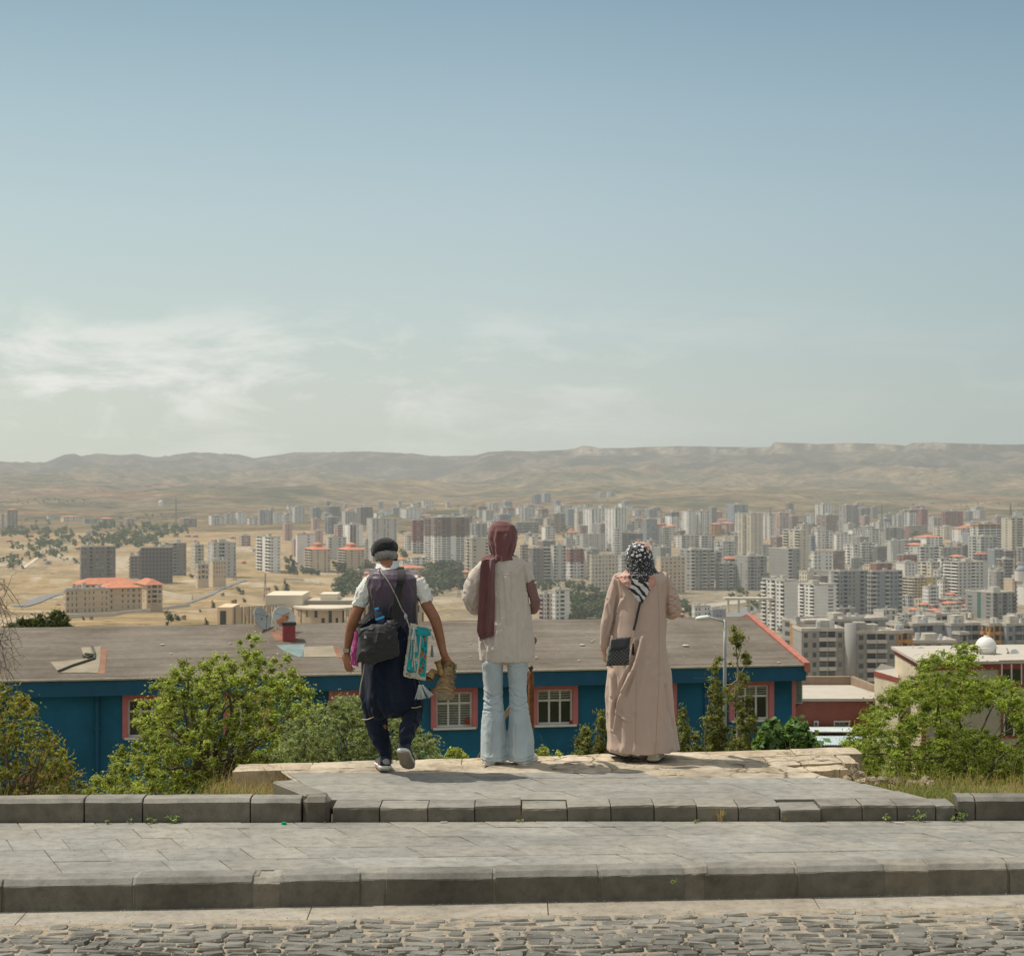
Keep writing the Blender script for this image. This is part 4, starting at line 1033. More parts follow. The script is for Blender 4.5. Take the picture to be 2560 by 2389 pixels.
# mid-rise blocks packed between the named ones
NLAND = len(placed)
def fillers(n, box, hr, wr_, keys):
    x0, x1, r0, r1 = box; k = 0; t = 0
    while k < n and t < n * 60:
        t += 1
        px, row = rh.uniform(x0, x1), rh.uniform(r0, r1); w_ = rh.uniform(*wr_); h_ = rh.uniform(*hr) * (1 if row > 1330 else .8); bad = False
        for q, (s_, Y, ob) in enumerate(placed):
            ox_ = min(px + w_, s_[1]) - max(px, s_[0]); oy_ = min(row, s_[3]) - max(row - h_, s_[2])
            if ox_ <= 0 or oy_ <= 0: continue
            if s_[3] > row:
                if ox_ * oy_ > .65 * w_ * h_: bad = True; break
            elif ox_ * oy_ > (.22 if q < NLAND else .5) * (s_[1] - s_[0]) * (s_[3] - s_[2]): bad = True; break
        if bad: continue
        key = rh.choice(keys); bal = rh.random() < .5; two = rh.random() < .12
        lab = '%s %s %s %s' % (COLN[key], 'balconied' if bal else 'plain', 'block', near_name(px, row)); i = 0
        alt = ['slim', 'squat', 'tall', 'broad', 'small', 'hazy', 'short', 'boxy', 'weathered', 'pale roofed']
        while lab in fill and i < len(alt): lab = '%s %s %s %s %s' % (alt[i], COLN[key], 'balconied' if bal else 'plain', 'block', near_name(px, row)); i += 1
        if lab in fill: continue
        fill.append(lab)
        o_ = dict(lf=rh.uniform(.1, .5), pf=rh.choice(['BWWB', 'WBBW', 'BWB', 'WBWB'] if bal else ['WWW', 'WPWW', 'wWWw', 'WWWW']), group='apartment blocks packed across the town')
        if two: o_['t2'] = 2; o_['k2'] = rh.choice('rbd')
        if rh.random() < .12: o_['h'] = 1; o_['rh'] = 2
        s_ = (px, px + w_, row - h_, row, key, o_, lab); ob, Y = tower(s_); placed.append((s_, Y, ob)); k += 1
fillers(16, (760, 1640, 1262, 1290), (12, 26), (12, 30), 'wwlcgk')
fillers(26, (980, 2560, 1285, 1325), (20, 42), (18, 38), 'wwlcgpkb')
fillers(30, (1300, 2560, 1325, 1375), (26, 52), (22, 44), 'wwwlcggpkb')
fillers(20, (1330, 2560, 1375, 1440), (30, 60), (26, 50), 'wwwlcggkd')
fillers(12, (2150, 2560, 1440, 1520), (26, 50), (28, 54), 'wwlcs')
houses(26, (0, 640, 1325, 1420), (5, 9), (10, 24), 'wwclps', .45)
houses(30, (640, 1600, 1268, 1300), (8, 18), (12, 28), 'wlllgkc', .08)
houses(26, (1300, 2560, 1290, 1380), (10, 24), (16, 34), 'wllgckp', .12)
houses(22, (1560, 2560, 1370, 1470), (10, 24), (20, 40), 'wllgcsp', .22)
houses(40, (2170, 2540, 1468, 1560), (9, 20), (20, 44), 'wwlcgsr', .35)
houses(12, (840, 1240, 1395, 1450), (8, 16), (20, 50), 'wcps', .5)

# minarets and domes
def minaret(px, rb, rt, Y, m, label, wpx=3.2):
    r = wpx * Y / F / 2
    b = P(px, rb, Y); t = P(px, rt, Y)
    root = empty('minaret', b); tag(root, label, 'minaret')
    h = t.z - b.z
    mb = MB(); mb.tube([b, b + Vector((0, 0, h * .62)), b + Vector((0, 0, h * .62)), b + Vector((0, 0, h * .84))], [r * 1.1, r, r * .8, r * .75], 10); mb.build('shaft', m, root)
    mb = MB(); mb.tube([b + Vector((0, 0, h * .60)), b + Vector((0, 0, h * .64))], r * 1.7, 10); mb.build('gallery', m, root)
    mb = MB(); mb.tube([b + Vector((0, 0, h * .84)), b + Vector((0, 0, h))], [r, .05], 10); mb.build('spire', GL[1], root)
minaret(1260 + 1048 / 3.012, 1318, 1080 + 575 / 3.012, 1950, WALLM['p'], 'left thin pink minaret beside the tower with stepped crown')
minaret(1260 + 1183 / 3.012, 1318, 1080 + 578 / 3.012, 1950, WALLM['p'], 'right thin pink minaret beside the tower with stepped crown')
minaret(1900 + 1923 / 3.012, 1490, 1080 + 868 / 3.012, 1150, WALLM['b'], 'dark brown minaret near the right edge of the photo', 5)
def dome(px, row, wpx, Y, m, label, drum=.5, name='mosque_dome'):
    r = wpx * Y / F / 2; c = P(px, row, Y); root = empty(name, c - Vector((0, 0, r * (drum + 1)))); tag(root, label, 'dome')
    mb = MB(); mb.ball(c, (r, r, r * .95), 16, 10, fn=lambda v: Vector((v.x, v.y, max(v.z, -.02))))
    mb.build('cap', m, root, smooth=True)
    mb = MB(); mb.tube([c - Vector((0, 0, r * (drum + 1))), c + Vector((0, 0, .1))], r * 1.02, 14); mb.build('drum', WALLM['w'], root)
dome(402, 1256, 12, 3900, WALLM['w'], 'small white dome on the far plain at left', .3)
dome(1900 + 1965 / 3.012, 1080 + 1046 / 3.012, 32, 1150, WALLM['k'], 'blue grey dome cut by the right edge of the photo')
dome(1900 + 1580 / 3.012, 1080 + 1375 / 3.012, 9, 780, WALLM['s'], 'small sand coloured dome above the long grey and orange complex')
# lattice masts and cranes, thin verticals
for i, (px, rb, rt, Y, lab) in enumerate([(1900 + 78 / 3.012, 1290, 1080 + 565 / 3.012, 2300, 'thin lattice mast above the three joined towers'), (1900 + 917 / 3.012, 1330, 1080 + 540 / 3.012, 2000, 'thin lattice mast left of the white dirt road'), (1900 + 1886 / 3.012, 1300, 1080 + 542 / 3.012, 1500, 'tall lattice mast above the beige banded tower'), (440, 1318, 1080 + 490 / 3.012, 2800, 'lattice mast on the far left plain'), (620 + 130 / 3.012, 1500, 1080 + 1060 / 3.012, 950, 'thin pylon on the dry slope left of the twins'), (1147, 1495, 1080 + 985 / 3.012, 1000, 'lattice pylon among the trees left of the woman in jeans'), (587, 1450, 1376, 1500, 'thin pole beside the light grey tower')]):
    b = P(px, rb, Y); t = P(px, rt, Y); w_ = .9 if Y > 1200 else .6; h = t.z - b.z
    mb = MB(); n = max(4, int(h / 5))
    for sx in (-1, 1):
        for sy in (-1, 1): mb.tube([b + Vector((sx * w_ * 1.2, sy * w_ * 1.2, 0)), t + Vector((sx * w_ * .15, sy * w_ * .15, 0))], .16 * Y / 1500, 4)
    for k in range(n):
        z0, z1 = h * k / n, h * (k + 1) / n; a0 = lerp(1.2, .15, k / n) * w_; a1 = lerp(1.2, .15, (k + 1) / n) * w_
        mb.tube([b + Vector((-a0, -a0, z0)), b + Vector((a1, -a1, z1))], .10 * Y / 1500, 4); mb.tube([b + Vector((a0, -a0, z0)), b + Vector((-a1, -a1, z1))], .10 * Y / 1500, 4)
    tag(mb.build('lattice_mast', mat('mast_steel', (.22, .20, .19), .7, .1, 1, haze=True)), lab, 'mast')
# ================================================================ school, hall, long complex (built with the same block builder, own depth)
SP = [
 (151, 262, 1476, 1535, 's', dict(Y=800, lf=.12, pl='WW', pf='WwwPwwwPww', nf=4, yaw=24, nm='school_wing', cat='school'), 'flat roofed left wing of the sandstone school on the dry slope at left'),
 (258, 347, 1470, 1526, 's', dict(Y=835, lf=.0, pf='wwPwwWw', nf=4, h=1, rh=2.2, nm='school_wing', cat='school'), 'front wing of the sandstone school with low orange tiled roof'),
 (197, 330, 1461, 1500, 's', dict(Y=885, lf=.0, pf='WWWWBBWWWW', nf=3, h=1, rh=2.6, nm='school_wing', cat='school'), 'rear wing of the sandstone school, its long orange roof highest of all'),
 (322, 403, 1462, 1510, 's', dict(Y=865, lf=.55, pf='PWPW', pl='wwwwP', nf=4, h=1, rh=2.4, nm='school_wing', cat='school'), 'right wing of the sandstone school with a sunlit pale left side'),
 (486, 520, 1412, 1450, 's', dict(Y=1380, lf=.25, pf='wwww', nf=3, nm='stepped_hall', cat='hall'), 'sandstone stepped hall with arched windows, lower left step'),
 (519, 563, 1403, 1448, 's', dict(Y=1400, lf=.3, pf='wwwww', nf=4, nm='stepped_hall', cat='hall'), 'sandstone stepped hall with arched windows, upper right step'),
 (1990, 2012, 1560, 1760, 'o', dict(Y=620, lf=.1, pf='WW', nf=9, pl='P'), 'orange end bay at the left of the long grey and orange complex'),
 (2010, 2242, 1556, 1760, 'g', dict(Y=632, lf=0, pf='WWBBWWBBWW', nf=9, bk='l'), 'rear grey wing of the long complex mostly hidden by its front wing'),
 (2240, 2281, 1564, 1760, 'o', dict(Y=622, lf=0, pf='WW', nf=9), 'orange bay of the long complex just right of the front wing'),
 (2281, 2378, 1564, 1760, 'k', dict(Y=622, lf=0, pf='WBBWW', nf=9, bk='g'), 'blue grey bay of the long complex left of the big water tank'),
 (2378, 2474, 1564, 1760, 'k', dict(Y=624, lf=0, pf='WWBBW', nf=9, bk='g'), 'blue grey bay of the long complex behind the round white water tank'),
 (2474, 2516, 1564, 1760, 'o', dict(Y=624, lf=0, pf='WW', nf=9), 'orange bay of the long complex above the rooftop dishes'),
 (2516, 2610, 1564, 1760, 'k', dict(Y=624, lf=0, pf='WBBW', nf=9, bk='g'), 'grey bay of the long complex cut by the right edge of the photo'),
 (2004, 2112, 1577, 1772, 'g', dict(Y=540, lf=0, yaw=3, pf='WWBBW', nf=8, bk='l'), 'front grey wing of the long complex left of its round stair tower'),
 (2140, 2243, 1583, 1772, 'g', dict(Y=540, lf=0, yaw=3, pf='WBBW', nf=8, bk='l'), 'front grey wing of the long complex right of its round stair tower'),
 (2243, 2290, 1583, 1772, 'o', dict(Y=541, lf=0, yaw=38, pf='WP', nf=8), 'front orange corner bay of the long complex turned to the side'),
 (2279, 2392, 1606, 1772, 'g', dict(Y=585, lf=0, yaw=3, pf='WWWW', nf=7), 'lower grey wing of the long complex right of the orange corner bay'),
 (2107, 2164, 1548, 1560, 'o', dict(Y=640, lf=0, pf='PP', nf=1, nm='roof_house', cat='roof house'), 'orange box house on the roof behind the round stair tower'),
 (2340, 2388, 1540, 1562, 'l', dict(Y=650, lf=0, pf='PP', nf=1, nm='roof_house', cat='roof house'), 'pale box house on the roof of the long complex'),
 (2390, 2425, 1586, 1612, 'd', dict(Y=590, lf=.3, pf='P', pl='P', nf=1, nm='roof_house', cat='roof house'), 'dark grey box house on the lower wing of the long complex'),
]
for s_ in SP:
    ob, Y = tower(s_, near=True); placed.append((s_, Y, ob))
mb = MB(); b = P(2126, 1772, 540); t = P(2126, 1558, 540); r_ = 14 * 540 / F
mb.tube([b, t], r_ * 1.05, 20); 
tag(mb.build('stair_tower', WALLM['g'], smooth=True), 'round windowless grey stair tower of the long complex', 'stair tower')
mb = MB(); mb.box((0, 0, -25), (3.3, 5, 0), M=Matrix.Translation(P(2138, 1556, 541)))
tag(mb.build('lift_tower', WALLM['g']), 'square grey lift tower right behind the round stair tower', 'lift tower')

# curved pink university building with slit windows
def slit_wall(mb, pts, z0, z1, cw):
    for (ax, ay), (bx, by) in zip(pts[:-1], pts[1:]):
        a, b = Vector((ax, ay, 0)), Vector((bx, by, 0)); L_ = (b - a).length; n = max(1, int(L_ / cw)); d = (b - a) / n
        for i in range(n):
            p = a + d * i; q = p + d * .52; e = a + d * (i + 1)
            mb.quad((p.x, p.y, z0), (q.x, q.y, z0), (q.x, q.y, z1), (p.x, p.y, z1), 0)
            nrm = Vector((d.y, -d.x, 0)).normalized() * -.35
            zz = z0
            for k in range(6):
                h = (z1 - z0) / 6; mi = 1 if random.random() < .62 else 0
                o_ = nrm if mi == 1 else Vector((0, 0, 0))
                mb.quad((q.x + o_.x, q.y + o_.y, zz), (e.x + o_.x, e.y + o_.y, zz), (e.x + o_.x, e.y + o_.y, zz + h), (q.x + o_.x, q.y + o_.y, zz + h), mi); zz += h
            mb.quad((q.x, q.y, z0), (q.x + nrm.x, q.y + nrm.y, z0), (q.x + nrm.x, q.y + nrm.y, z1), (q.x, q.y, z1), 0)
Yc = 520.0; sc = Yc / F
root = empty('campus_building', P(700, 1640, Yc)); tag(root, 'pink campus building with slit windows and a curved front behind the satellite dishes', 'building')
mb = MB(); zt = P(0, 1530, Yc).z; z0 = P(0, 1650, Yc).z
pX = lambda u, dy=0: ((u - 1280) * (Yc + dy) / F, Yc + dy)
slit_wall(mb, [pX(581), pX(645, 6), pX(715, 16)], z0, P(0, 1518, Yc).z, 1.15)
arc = []
for k in range(15):
    a_ = pi * (k / 14); u = 812 - 82 * cos(a_); arc.append(pX(u, 24 - 16 * sin(a_)))
slit_wall(mb, arc, z0, zt, 1.25)
slit_wall(mb, [pX(894, 24), pX(1060, 30)], z0, zt, 1.25)
mb.build('front', [WALLM['s'], GL[0]], root)
mb = MB(); mb.box((pX(544)[0], Yc - .5, z0), (pX(581)[0], Yc + 14, P(0, 1517, Yc).z), tint=(1.1, 1.1, 1.1)); mb.build('end_bay', WALLM['s'], root)
mb = MB(); mb.quad((pX(551)[0], Yc - .6, P(0, 1575, Yc).z), (pX(566)[0], Yc - .6, P(0, 1575, Yc).z), (pX(566)[0], Yc - .6, P(0, 1526, Yc).z), (pX(551)[0], Yc - .6, P(0, 1526, Yc).z)); mb.build('window', GL[0], root)
mb = MB(); a2 = [((x * .998), y_ - .8) for x, y_ in arc]
top = [(x, y_, zt + .5) for x, y_ in a2] + [(x, y_, zt - .05) for x, y_ in a2]; n = len(a2)
mb.add(top, [(i, i + 1, n + i + 1, n + i) for i in range(n - 1)][::-1]); mb.add([(x, y_, zt + .5) for x, y_ in a2], [tuple(range(n))])
mb.box((pX(706)[0], Yc + 26, zt), (pX(905)[0], Yc + 40, zt + 1.6), tint=(.8, .8, .8)); mb.box((pX(775)[0], Yc + 28, zt + 1.5), (pX(820)[0], Yc + 38, zt + 3.4), tint=(1.2, 1.2, 1.2))
mb.box((pX(640)[0], Yc + 20, zt), (pX(735)[0], Yc + 40, P(0, 1504, Yc).z + .6), tint=(1.1, 1.1, 1.1))
mb.build('roof', WALLM['c'], root)
# retaining walls
def strip_wall(name, uvs, h, m, label, dY=0):
    mb = MB(); pts = []
    for (u, r) in uvs:
        Y = y_for_row(u, r); pts.append(P(u, r, Y))
    for a, b in zip(pts[:-1], pts[1:]):
        n_ = Vector((-(b - a).y, (b - a).x, 0)).normalized() * .5; up = Vector((0, 0, h)); dn = Vector((0, 0, -3))
        mb.quad(a + dn, b + dn, b + up, a + up, 0, (1, 1, 1)); mb.quad(a + up, b + up, b + up + n_, a + up + n_, 0, (1.2, 1.2, 1.2)); mb.quad(b + dn + n_, a + dn + n_, a + up + n_, b + up + n_, 0)
    return tag(mb.build(name, m), label, 'wall')
strip_wall('retaining_wall', [(404, 1487), (440, 1496), (480, 1500)], 3.2, WALLM['c'], 'pale retaining wall right of the sandstone school')
strip_wall('retaining_wall', [(172, 1546), (280, 1541), (380, 1530), (440, 1520), (475, 1515)], 1.8, WALLM['c'], 'long low wall below the sandstone school')
strip_wall('retaining_wall', [(708, 1450), (760, 1453), (800, 1460)], 2.2, WALLM['c'], 'low pale wall on the grass in front of the red-roofed twins')
strip_wall('retaining_wall', [(838, 1486), (848, 1480), (862, 1462)], 3.5, WALLM['c'], 'broken pale wall at the edge of the grass left of the man')

# draped roads
def drape(name, uvs, w_, m, sub=8):
    pts = []
    for (a, b) in zip(uvs[:-1], uvs[1:]):
        for k in range(sub):
            u, r = lerp(a[0], b[0], k / sub), lerp(a[1], b[1], k / sub)
            Y = y_for_row(u, r); pts.append(Vector(((u - 1280) * Y / F, Y, 0)))
    vs = []; n = len(pts)
    for i, p in enumerate(pts):
        d = (pts[min(i + 1, n - 1)] - pts[max(i - 1, 0)]).normalized(); q = Vector((-d.y, d.x, 0)) * w_ / 2
        for s in (-1, -.33, .33, 1):
            v = p + q * s; vs.append((v.x, v.y, ground_z(v.x, v.y) + .5))
    fs = [(i * 4 + k, i * 4 + k + 1, (i + 1) * 4 + k + 1, (i + 1) * 4 + k) for i in range(n - 1) for k in range(3)]
    mb = MB(); mb.add(vs, fs); return tag(mb.build(name, m, origin=(0, 0, 0)), kind='structure')
M_road = mat('far_asphalt', (.20, .20, .195), 1, .15, .2, haze=True); M_dirt = mat('far_dirt_road', (.60, .52, .41), 1, .15, .1, haze=True)
drape('road', [(45, 1518), (80, 1508), (118, 1492), (155, 1483)], 9, M_road)
drape('road', [(400, 1512), (470, 1508), (520, 1490), (560, 1470), (620, 1448)], 4, M_road)
drape('dirt_road', [(60, 1420), (95, 1395), (100, 1372)], 4, M_dirt)
drape('road', [(1640, 1540), (1720, 1522), (1800, 1512), (1900, 1500)], 20, mat('far_concrete_road', (.38, .34, .28), 1, .2, .05, haze=True))
drape('road', [(1780, 1560), (1840, 1540), (1905, 1515)], 16, M_road)
# overpass
pa, pb_ = P(1812, 1494, 1080), P(1935, 1497, 1080)
mb = MB(); mb.box((pa.x, pa.y, pa.z - 1.2), (pb_.x, pa.y + 9, pa.z)); 
root = empty('overpass', (pa + pb_) / 2 - Vector((0, 0, 8))); tag(root, 'thin pale road overpass below the broad grey tower', 'bridge'); mb.build('deck', WALLM['c'], root)
for k in range(5):
    mb = MB(); x = lerp(pa.x + 2, pb_.x - 2, k / 4); mb.box((x, pa.y + 3, pa.z - 9), (x + 1, pa.y + 5, pa.z - 1.2)); mb.build('pier', WALLM['c'], root)

# ================================================================ blue building
M_blue = mat('blue_paint', (.012, .105, .185), .8, .34, .55, .35, 14)
M_blued = mat('blue_trim', (.014, .085, .155), .7, .15, 2, .1, 30)
M_pinkf = mat('pink_frame', (.46, .155, .16), .75, .10, 3, .1, 40)
M_felt = mat('roof_felt', (.185, .15, .125), .95, .13, .6, .3, 9)
M_redtrim = mat('red_trim', (.42, .165, .125), .8, .2, 4, .2, 20)
M_white = mat('white_frame', (.62, .60, .56), .6, .08, 5)
M_blind = mat('window_blind', (.30, .31, .29), .7, .25, 6)
M_dglass = mat('window_glass', (.018, .028, .022), .12, .5, 2, spec=.5)
A_ = Vector((-16.9, 60.7, 0)); B_ = Vector((10.55, 66.0, 0)); dB = (B_ - A_).normalized(); nB = Vector((-dB.y, dB.x, 0))   # nB points away from the camera
ZE = -4.29; ZR = -3.02; ZW = ZE - .55; HALF = 6.4
BM = Matrix(((dB.x, nB.x, 0, B_.x), (dB.y, nB.y, 0, B_.y), (0, 0, 1, 0), (0, 0, 0, 1)))   # local x<0 to the left, y inward
LEN = 44.0
def s_at(px, off=.5):
    k = (px - 1280) / F; bx, by = B_.x + nB.x * off, B_.y + nB.y * off
    return (k * by - bx) / (dB.x - k * dB.y)
def z_at(px, py, off=.5):
    s = s_at(px, off); Y = B_.y + nB.y * off + s * dB.y; return CZ - (py - HY) * Y / F
blue = empty('blue_building', BM @ Vector((-18, 5, -11.5))); tag(blue, 'long two storey blue building with brown felt roof below the stone wall', 'building')
OFF = .50
wins = [(308, 424, 1738, 1851, 1), (560, 674, 1733, 1842, 1), (823, 935, 1727, 1835, 1), (1078, 1192, 1720, 1827, 1), (1331, 1443, 1713, 1820, 1), (1580, 1690, 1709, 1814, 1), (1822, 1933, 1703, 1808, 1), (52, 166, 1938, 2055, 0)]
mb = MB()
# front wall with real window openings
holes = []
for (a, b, t, b2, up) in wins:
    s0, s1 = s_at(a + 12), s_at(b - 12); zt_, zb_ = z_at(a, t + 11), z_at(a, b2 - 9); holes.append((s0, s1, zb_, zt_))
xs = sorted(set([-LEN, -.35] + [v for h in holes for v in h[:2]])); zs = sorted(set([-12.5, ZW + .4] + [round(v, 3) for h in holes for v in h[2:]]))
for i in range(len(xs) - 1):
    for j in range(len(zs) - 1):
        cx, cz = (xs[i] + xs[i + 1]) / 2, (zs[j] + zs[j + 1]) / 2
        if any(h[0] < cx < h[1] and h[2] < cz < h[3] for h in holes): continue
        mb.quad(*[BM @ Vector((x, OFF, z)) for x, z in ((xs[i], zs[j]), (xs[i + 1], zs[j]), (xs[i + 1], zs[j + 1]), (xs[i], zs[j + 1]))])
mb.quad(*[BM @ Vector(v) for v in ((-.35, OFF, -12.5), (-.35, 2 * HALF - .5, -12.5), (-.35, 2 * HALF - .5, ZW + .4), (-.35, OFF, ZW + .4))])
mb.quad(*[BM @ Vector(v) for v in ((-.35, 2 * HALF - .5, -12.5), (-LEN, 2 * HALF - .5, -12.5), (-LEN, 2 * HALF - .5, ZW + .4), (-.35, 2 * HALF - .5, ZW + .4))])
mb.add([BM @ Vector((-.35, .5, ZW + .4)), BM @ Vector((-.35, 2 * HALF - .5, ZW + .4)), BM @ Vector((-.35, HALF, ZR - .06))], [(0, 1, 2)])
mb.build('wall', M_blue, blue)
mb = MB(); mb.box((-LEN, 0, ZW), (0, .06, ZE - .015), M=BM); mb.box((-LEN, .06, ZW), (0, OFF + .02, ZW + .05), M=BM); mb.build('fascia', M_blued, blue)
mb = MB()
ny = 26
def roofz(t): return lerp(ZE, ZR, t)
vs = []; nX = 90
for j in range(ny + 1):
    t = j / ny
    for i in range(nX + 1):
        x = lerp(-LEN - .1, .02, i / nX)
        vs.append(BM @ Vector((x, -.05 + HALF * t, roofz(t) + .012 * fnoise(x * .4, t * 6) + (.008 if j % 4 == 0 else 0))))
mb.add(vs, [(j * (nX + 1) + i, j * (nX + 1) + i + 1, (j + 1) * (nX + 1) + i + 1, (j + 1) * (nX + 1) + i) for j in range(ny) for i in range(nX)])
mb.quad(*[BM @ Vector(v) for v in ((-LEN, HALF, ZR), (.0, HALF, ZR), (.0, 2 * HALF, ZE), (-LEN, 2 * HALF, ZE))])
# overlapping felt strips: thin steps down the slope
def felt_mat():
    m, nt, N, L, B, O = nmat('roof_felt_strips')
    tc = N.new('ShaderNodeTexCoord'); sx = N.new('ShaderNodeSeparateXYZ'); L.new(tc.outputs['Object'], sx.inputs[0])
    n1 = node_noise(N, L, .35, 6, .65); n2 = node_noise(N, L, 5, 5, .6)
    mp_ = N.new('ShaderNodeMapping'); mp_.inputs['Rotation'].default_value = (0, 0, -atan2(dB.y, dB.x)); L.new(tc.outputs['Object'], mp_.inputs[0])
    mp2 = N.new('ShaderNodeMapping'); mp2.inputs['Scale'].default_value = (.12, 1, 1); L.new(mp_.outputs[0], mp2.inputs[0])
    n3 = node_noise(N, L, 2.6, 3, .6, vec=mp2.outputs[0])
    sy = N.new('ShaderNodeSeparateXYZ'); L.new(mp_.outputs[0], sy.inputs[0])
    fr = node_math(N, L, 'FRACT', node_math(N, L, 'MULTIPLY', sy.outputs['Y'], 1.06))
    ln = node_ramp(N, L, fr, [(0, (.62, .62, .62)), (.05, (.8, .8, .8)), (.10, (1, 1, 1)), (1, (1.04, 1.04, 1.04))])
    c = node_ramp(N, L, n1.outputs['Fac'], [(.3, (.132, .112, .092)), (.5, (.178, .154, .128)), (.72, (.225, .198, .168))])
    c2 = node_ramp(N, L, n2.outputs['Fac'], [(.3, (.9,) * 3), (.7, (1.1,) * 3)])
    c3 = node_ramp(N, L, n3.outputs['Fac'], [(.35, (.86,) * 3), (.65, (1.12,) * 3)])
    col = node_mix(N, L, 1.0, node_mix(N, L, 1.0, c.outputs[0], c2.outputs[0], 'MULTIPLY'), c3.outputs[0], 'MULTIPLY')
    col = node_mix(N, L, .7, col, node_mix(N, L, 1.0, col, ln.outputs[0], 'MULTIPLY'))
    L.new(col, B.inputs['Base Color']); B.inputs['Roughness'].default_value = .95; B.inputs['Specular IOR Level'].default_value = .1
    return m
rf = mb.build('roof', felt_mat(), blue, smooth=False)
mb = MB(); 
for s_, (x0, x1) in (('a', (-LEN, 0)),): mb.box((x0, -.09, ZE - .02), (x1, .0, ZE + .035), M=BM)
mb.build('eave_strip', mat('eave_metal', (.42, .36, .28), .7, .2, 3), blue)
# red barge board along the gable end
mb = MB(); g0, g1, g2 = Vector((0, -.1, ZE)), Vector((0, HALF, ZR)), Vector((0, 2 * HALF + .1, ZE))
for a, b in ((g0, g1), (g1, g2)):
    v = [a + Vector((-.08, 0, -.20)), b + Vector((-.08, 0, -.20)), b + Vector((-.12, 0, .10)), a + Vector((-.12, 0, .10)), a + Vector((.12, 0, -.28)), b + Vector((.12, 0, -.28)), b + Vector((.12, 0, .10)), a + Vector((.12, 0, .10))]
    mb.add([BM @ q for q in v], [(3, 2, 1, 0), (4, 5, 6, 7), (3, 7, 6, 2), (0, 1, 5, 4), (0, 4, 7, 3), (1, 2, 6, 5)])
mb.build('barge_board', M_redtrim, blue)
mb = MB(); mb.box((-.36, OFF - .02, -12.4), (-.22, OFF + .3, ZW), M=BM); mb.build('corner_strip', M_pinkf, blue)
for px in (243, 1765):
    s = s_at(px, .4); mb = MB()
    mb.tube([BM @ Vector((s, .12, ZW + .1)), BM @ Vector((s, .42, ZW - .25)), BM @ Vector((s, .42, -12.4))], .065, 8)
    for z in (-6, -8, -10): mb.box((s - .09, .34, z), (s + .09, .5, z + .05), M=BM)
    mb.build('downpipe', M_blued, blue)
for wi, (a, b, t, b2, up) in enumerate(wins):
    s0, s1, zb_, zt_ = holes[wi]; fw = .185
    mb = MB()
    for lo, hi in (((s0 - fw, OFF - .10, zb_ - .05), (s0, OFF + .12, zt_ + fw)), ((s1, OFF - .10, zb_ - .05), (s1 + fw, OFF + .12, zt_ + fw)), ((s0 + .001, OFF - .095, zt_), (s1 - .001, OFF + .12, zt_ + fw - .004))): mb.box(lo, hi, M=BM)
    wf = mb.build('window', M_pinkf, blue)
    mb = MB(); d = OFF + .05; q = .06; W_ = s1 - s0; H_ = zt_ - zb_; zt2 = zb_ + H_ * .68
    xs_ = [s0, s0 + W_ * .345, s0 + W_ * .655, s1]
    for x in xs_: mb.box((x - (0 if x == s0 else q * (.5 if x != s1 else 1)), d, zb_), (x + (q if x == s0 else (q * .5 if x != s1 else 0)), d + .06, zt_), M=BM)
    for z in (zb_, zt2 - q / 2, zt_ - q): mb.box((s0 + .003, d - .004, z), (s1 - .003, d + .064, z + q), M=BM)
    mb.box((s0 - .12, OFF - .16, zb_ - .075), (s1 + .12, OFF + .1, zb_ - .002), M=BM)
    mb.build('sash', M_white, wf)
    mb = MB(); mb.quad(*[BM @ Vector(v) for v in ((s0, d + .05, zb_), (s1, d + .05, zb_), (s1, d + .05, zt_), (s0, d + .05, zt_))]); mb.build('pane', M_dglass if wi not in (2, 3) else mat('greenish_glass', (.06, .085, .075), .15, .4, 2), wf)
    if wi != 0:
        mb = MB(); z = zt_ - .08
        zl = zb_ + .1 if wi in (2, 3) else zt2 + .05
        while z > zl: mb.quad(*[BM @ Vector(v) for v in ((s0 + .05, d + .045, z - .055), (s1 - .05, d + .045, z - .055), (s1 - .05, d + .02, z), (s0 + .05, d + .02, z))]); z -= .085
        mb.build('blind', M_blind, wf)
# flowerpot in two windows
for px, py in ((1168, 1805), (1428, 1810)):
    s = s_at(px); z = z_at(px, py); mb = MB()
    c = BM @ Vector((s, OFF - .04, z - .07)); mb.tube([c, c + Vector((0, 0, .10))], [.05, .07], 10); mb.ball(c + Vector((0, 0, .15)), (.09, .06, .07), 8, 6)
    tag(mb.build('flower_pot', mat('red_flower', (.30, .05, .03), .9, .5, 30)), 'small red flower pot on the sill of the %s window of the blue building' % ('blinded' if px < 1200 else 'half open'), 'flower pot')
# louvred unit on the gable wall
lv = empty('wall_unit', BM @ Vector((.05, .8, z_at(2018, 1760)))); tag(lv, 'narrow pale louvred metal unit on the right end of the blue building', 'vent unit')
mb = MB(); z0, z1 = z_at(2018, 1758), z_at(2018, 1685); mb.box((-.20, .55, z0), (.06, .95, z1), M=BM); mb.build('case', mat('pale_green_metal', (.42, .47, .40), .6, .1, 4), lv)
mb = MB(); z = z0 + .05
while z < z1: mb.box((-.17, .50, z), (.02, .549, z + .035), M=BM); z += .075
mb.build('slats', mat('dark_slats', (.09, .10, .09), .7, .1, 4), lv)
mb = MB(); mb.tube([BM @ Vector((-.1, .6, z0)), BM @ Vector((-.32, .6, z0 - .35))], .02, 5); mb.tube([BM @ Vector((.0, .6, z0)), BM @ Vector((-.32, .6, z0 - .05))], .02, 5); mb.build('bracket', M_dark, lv)
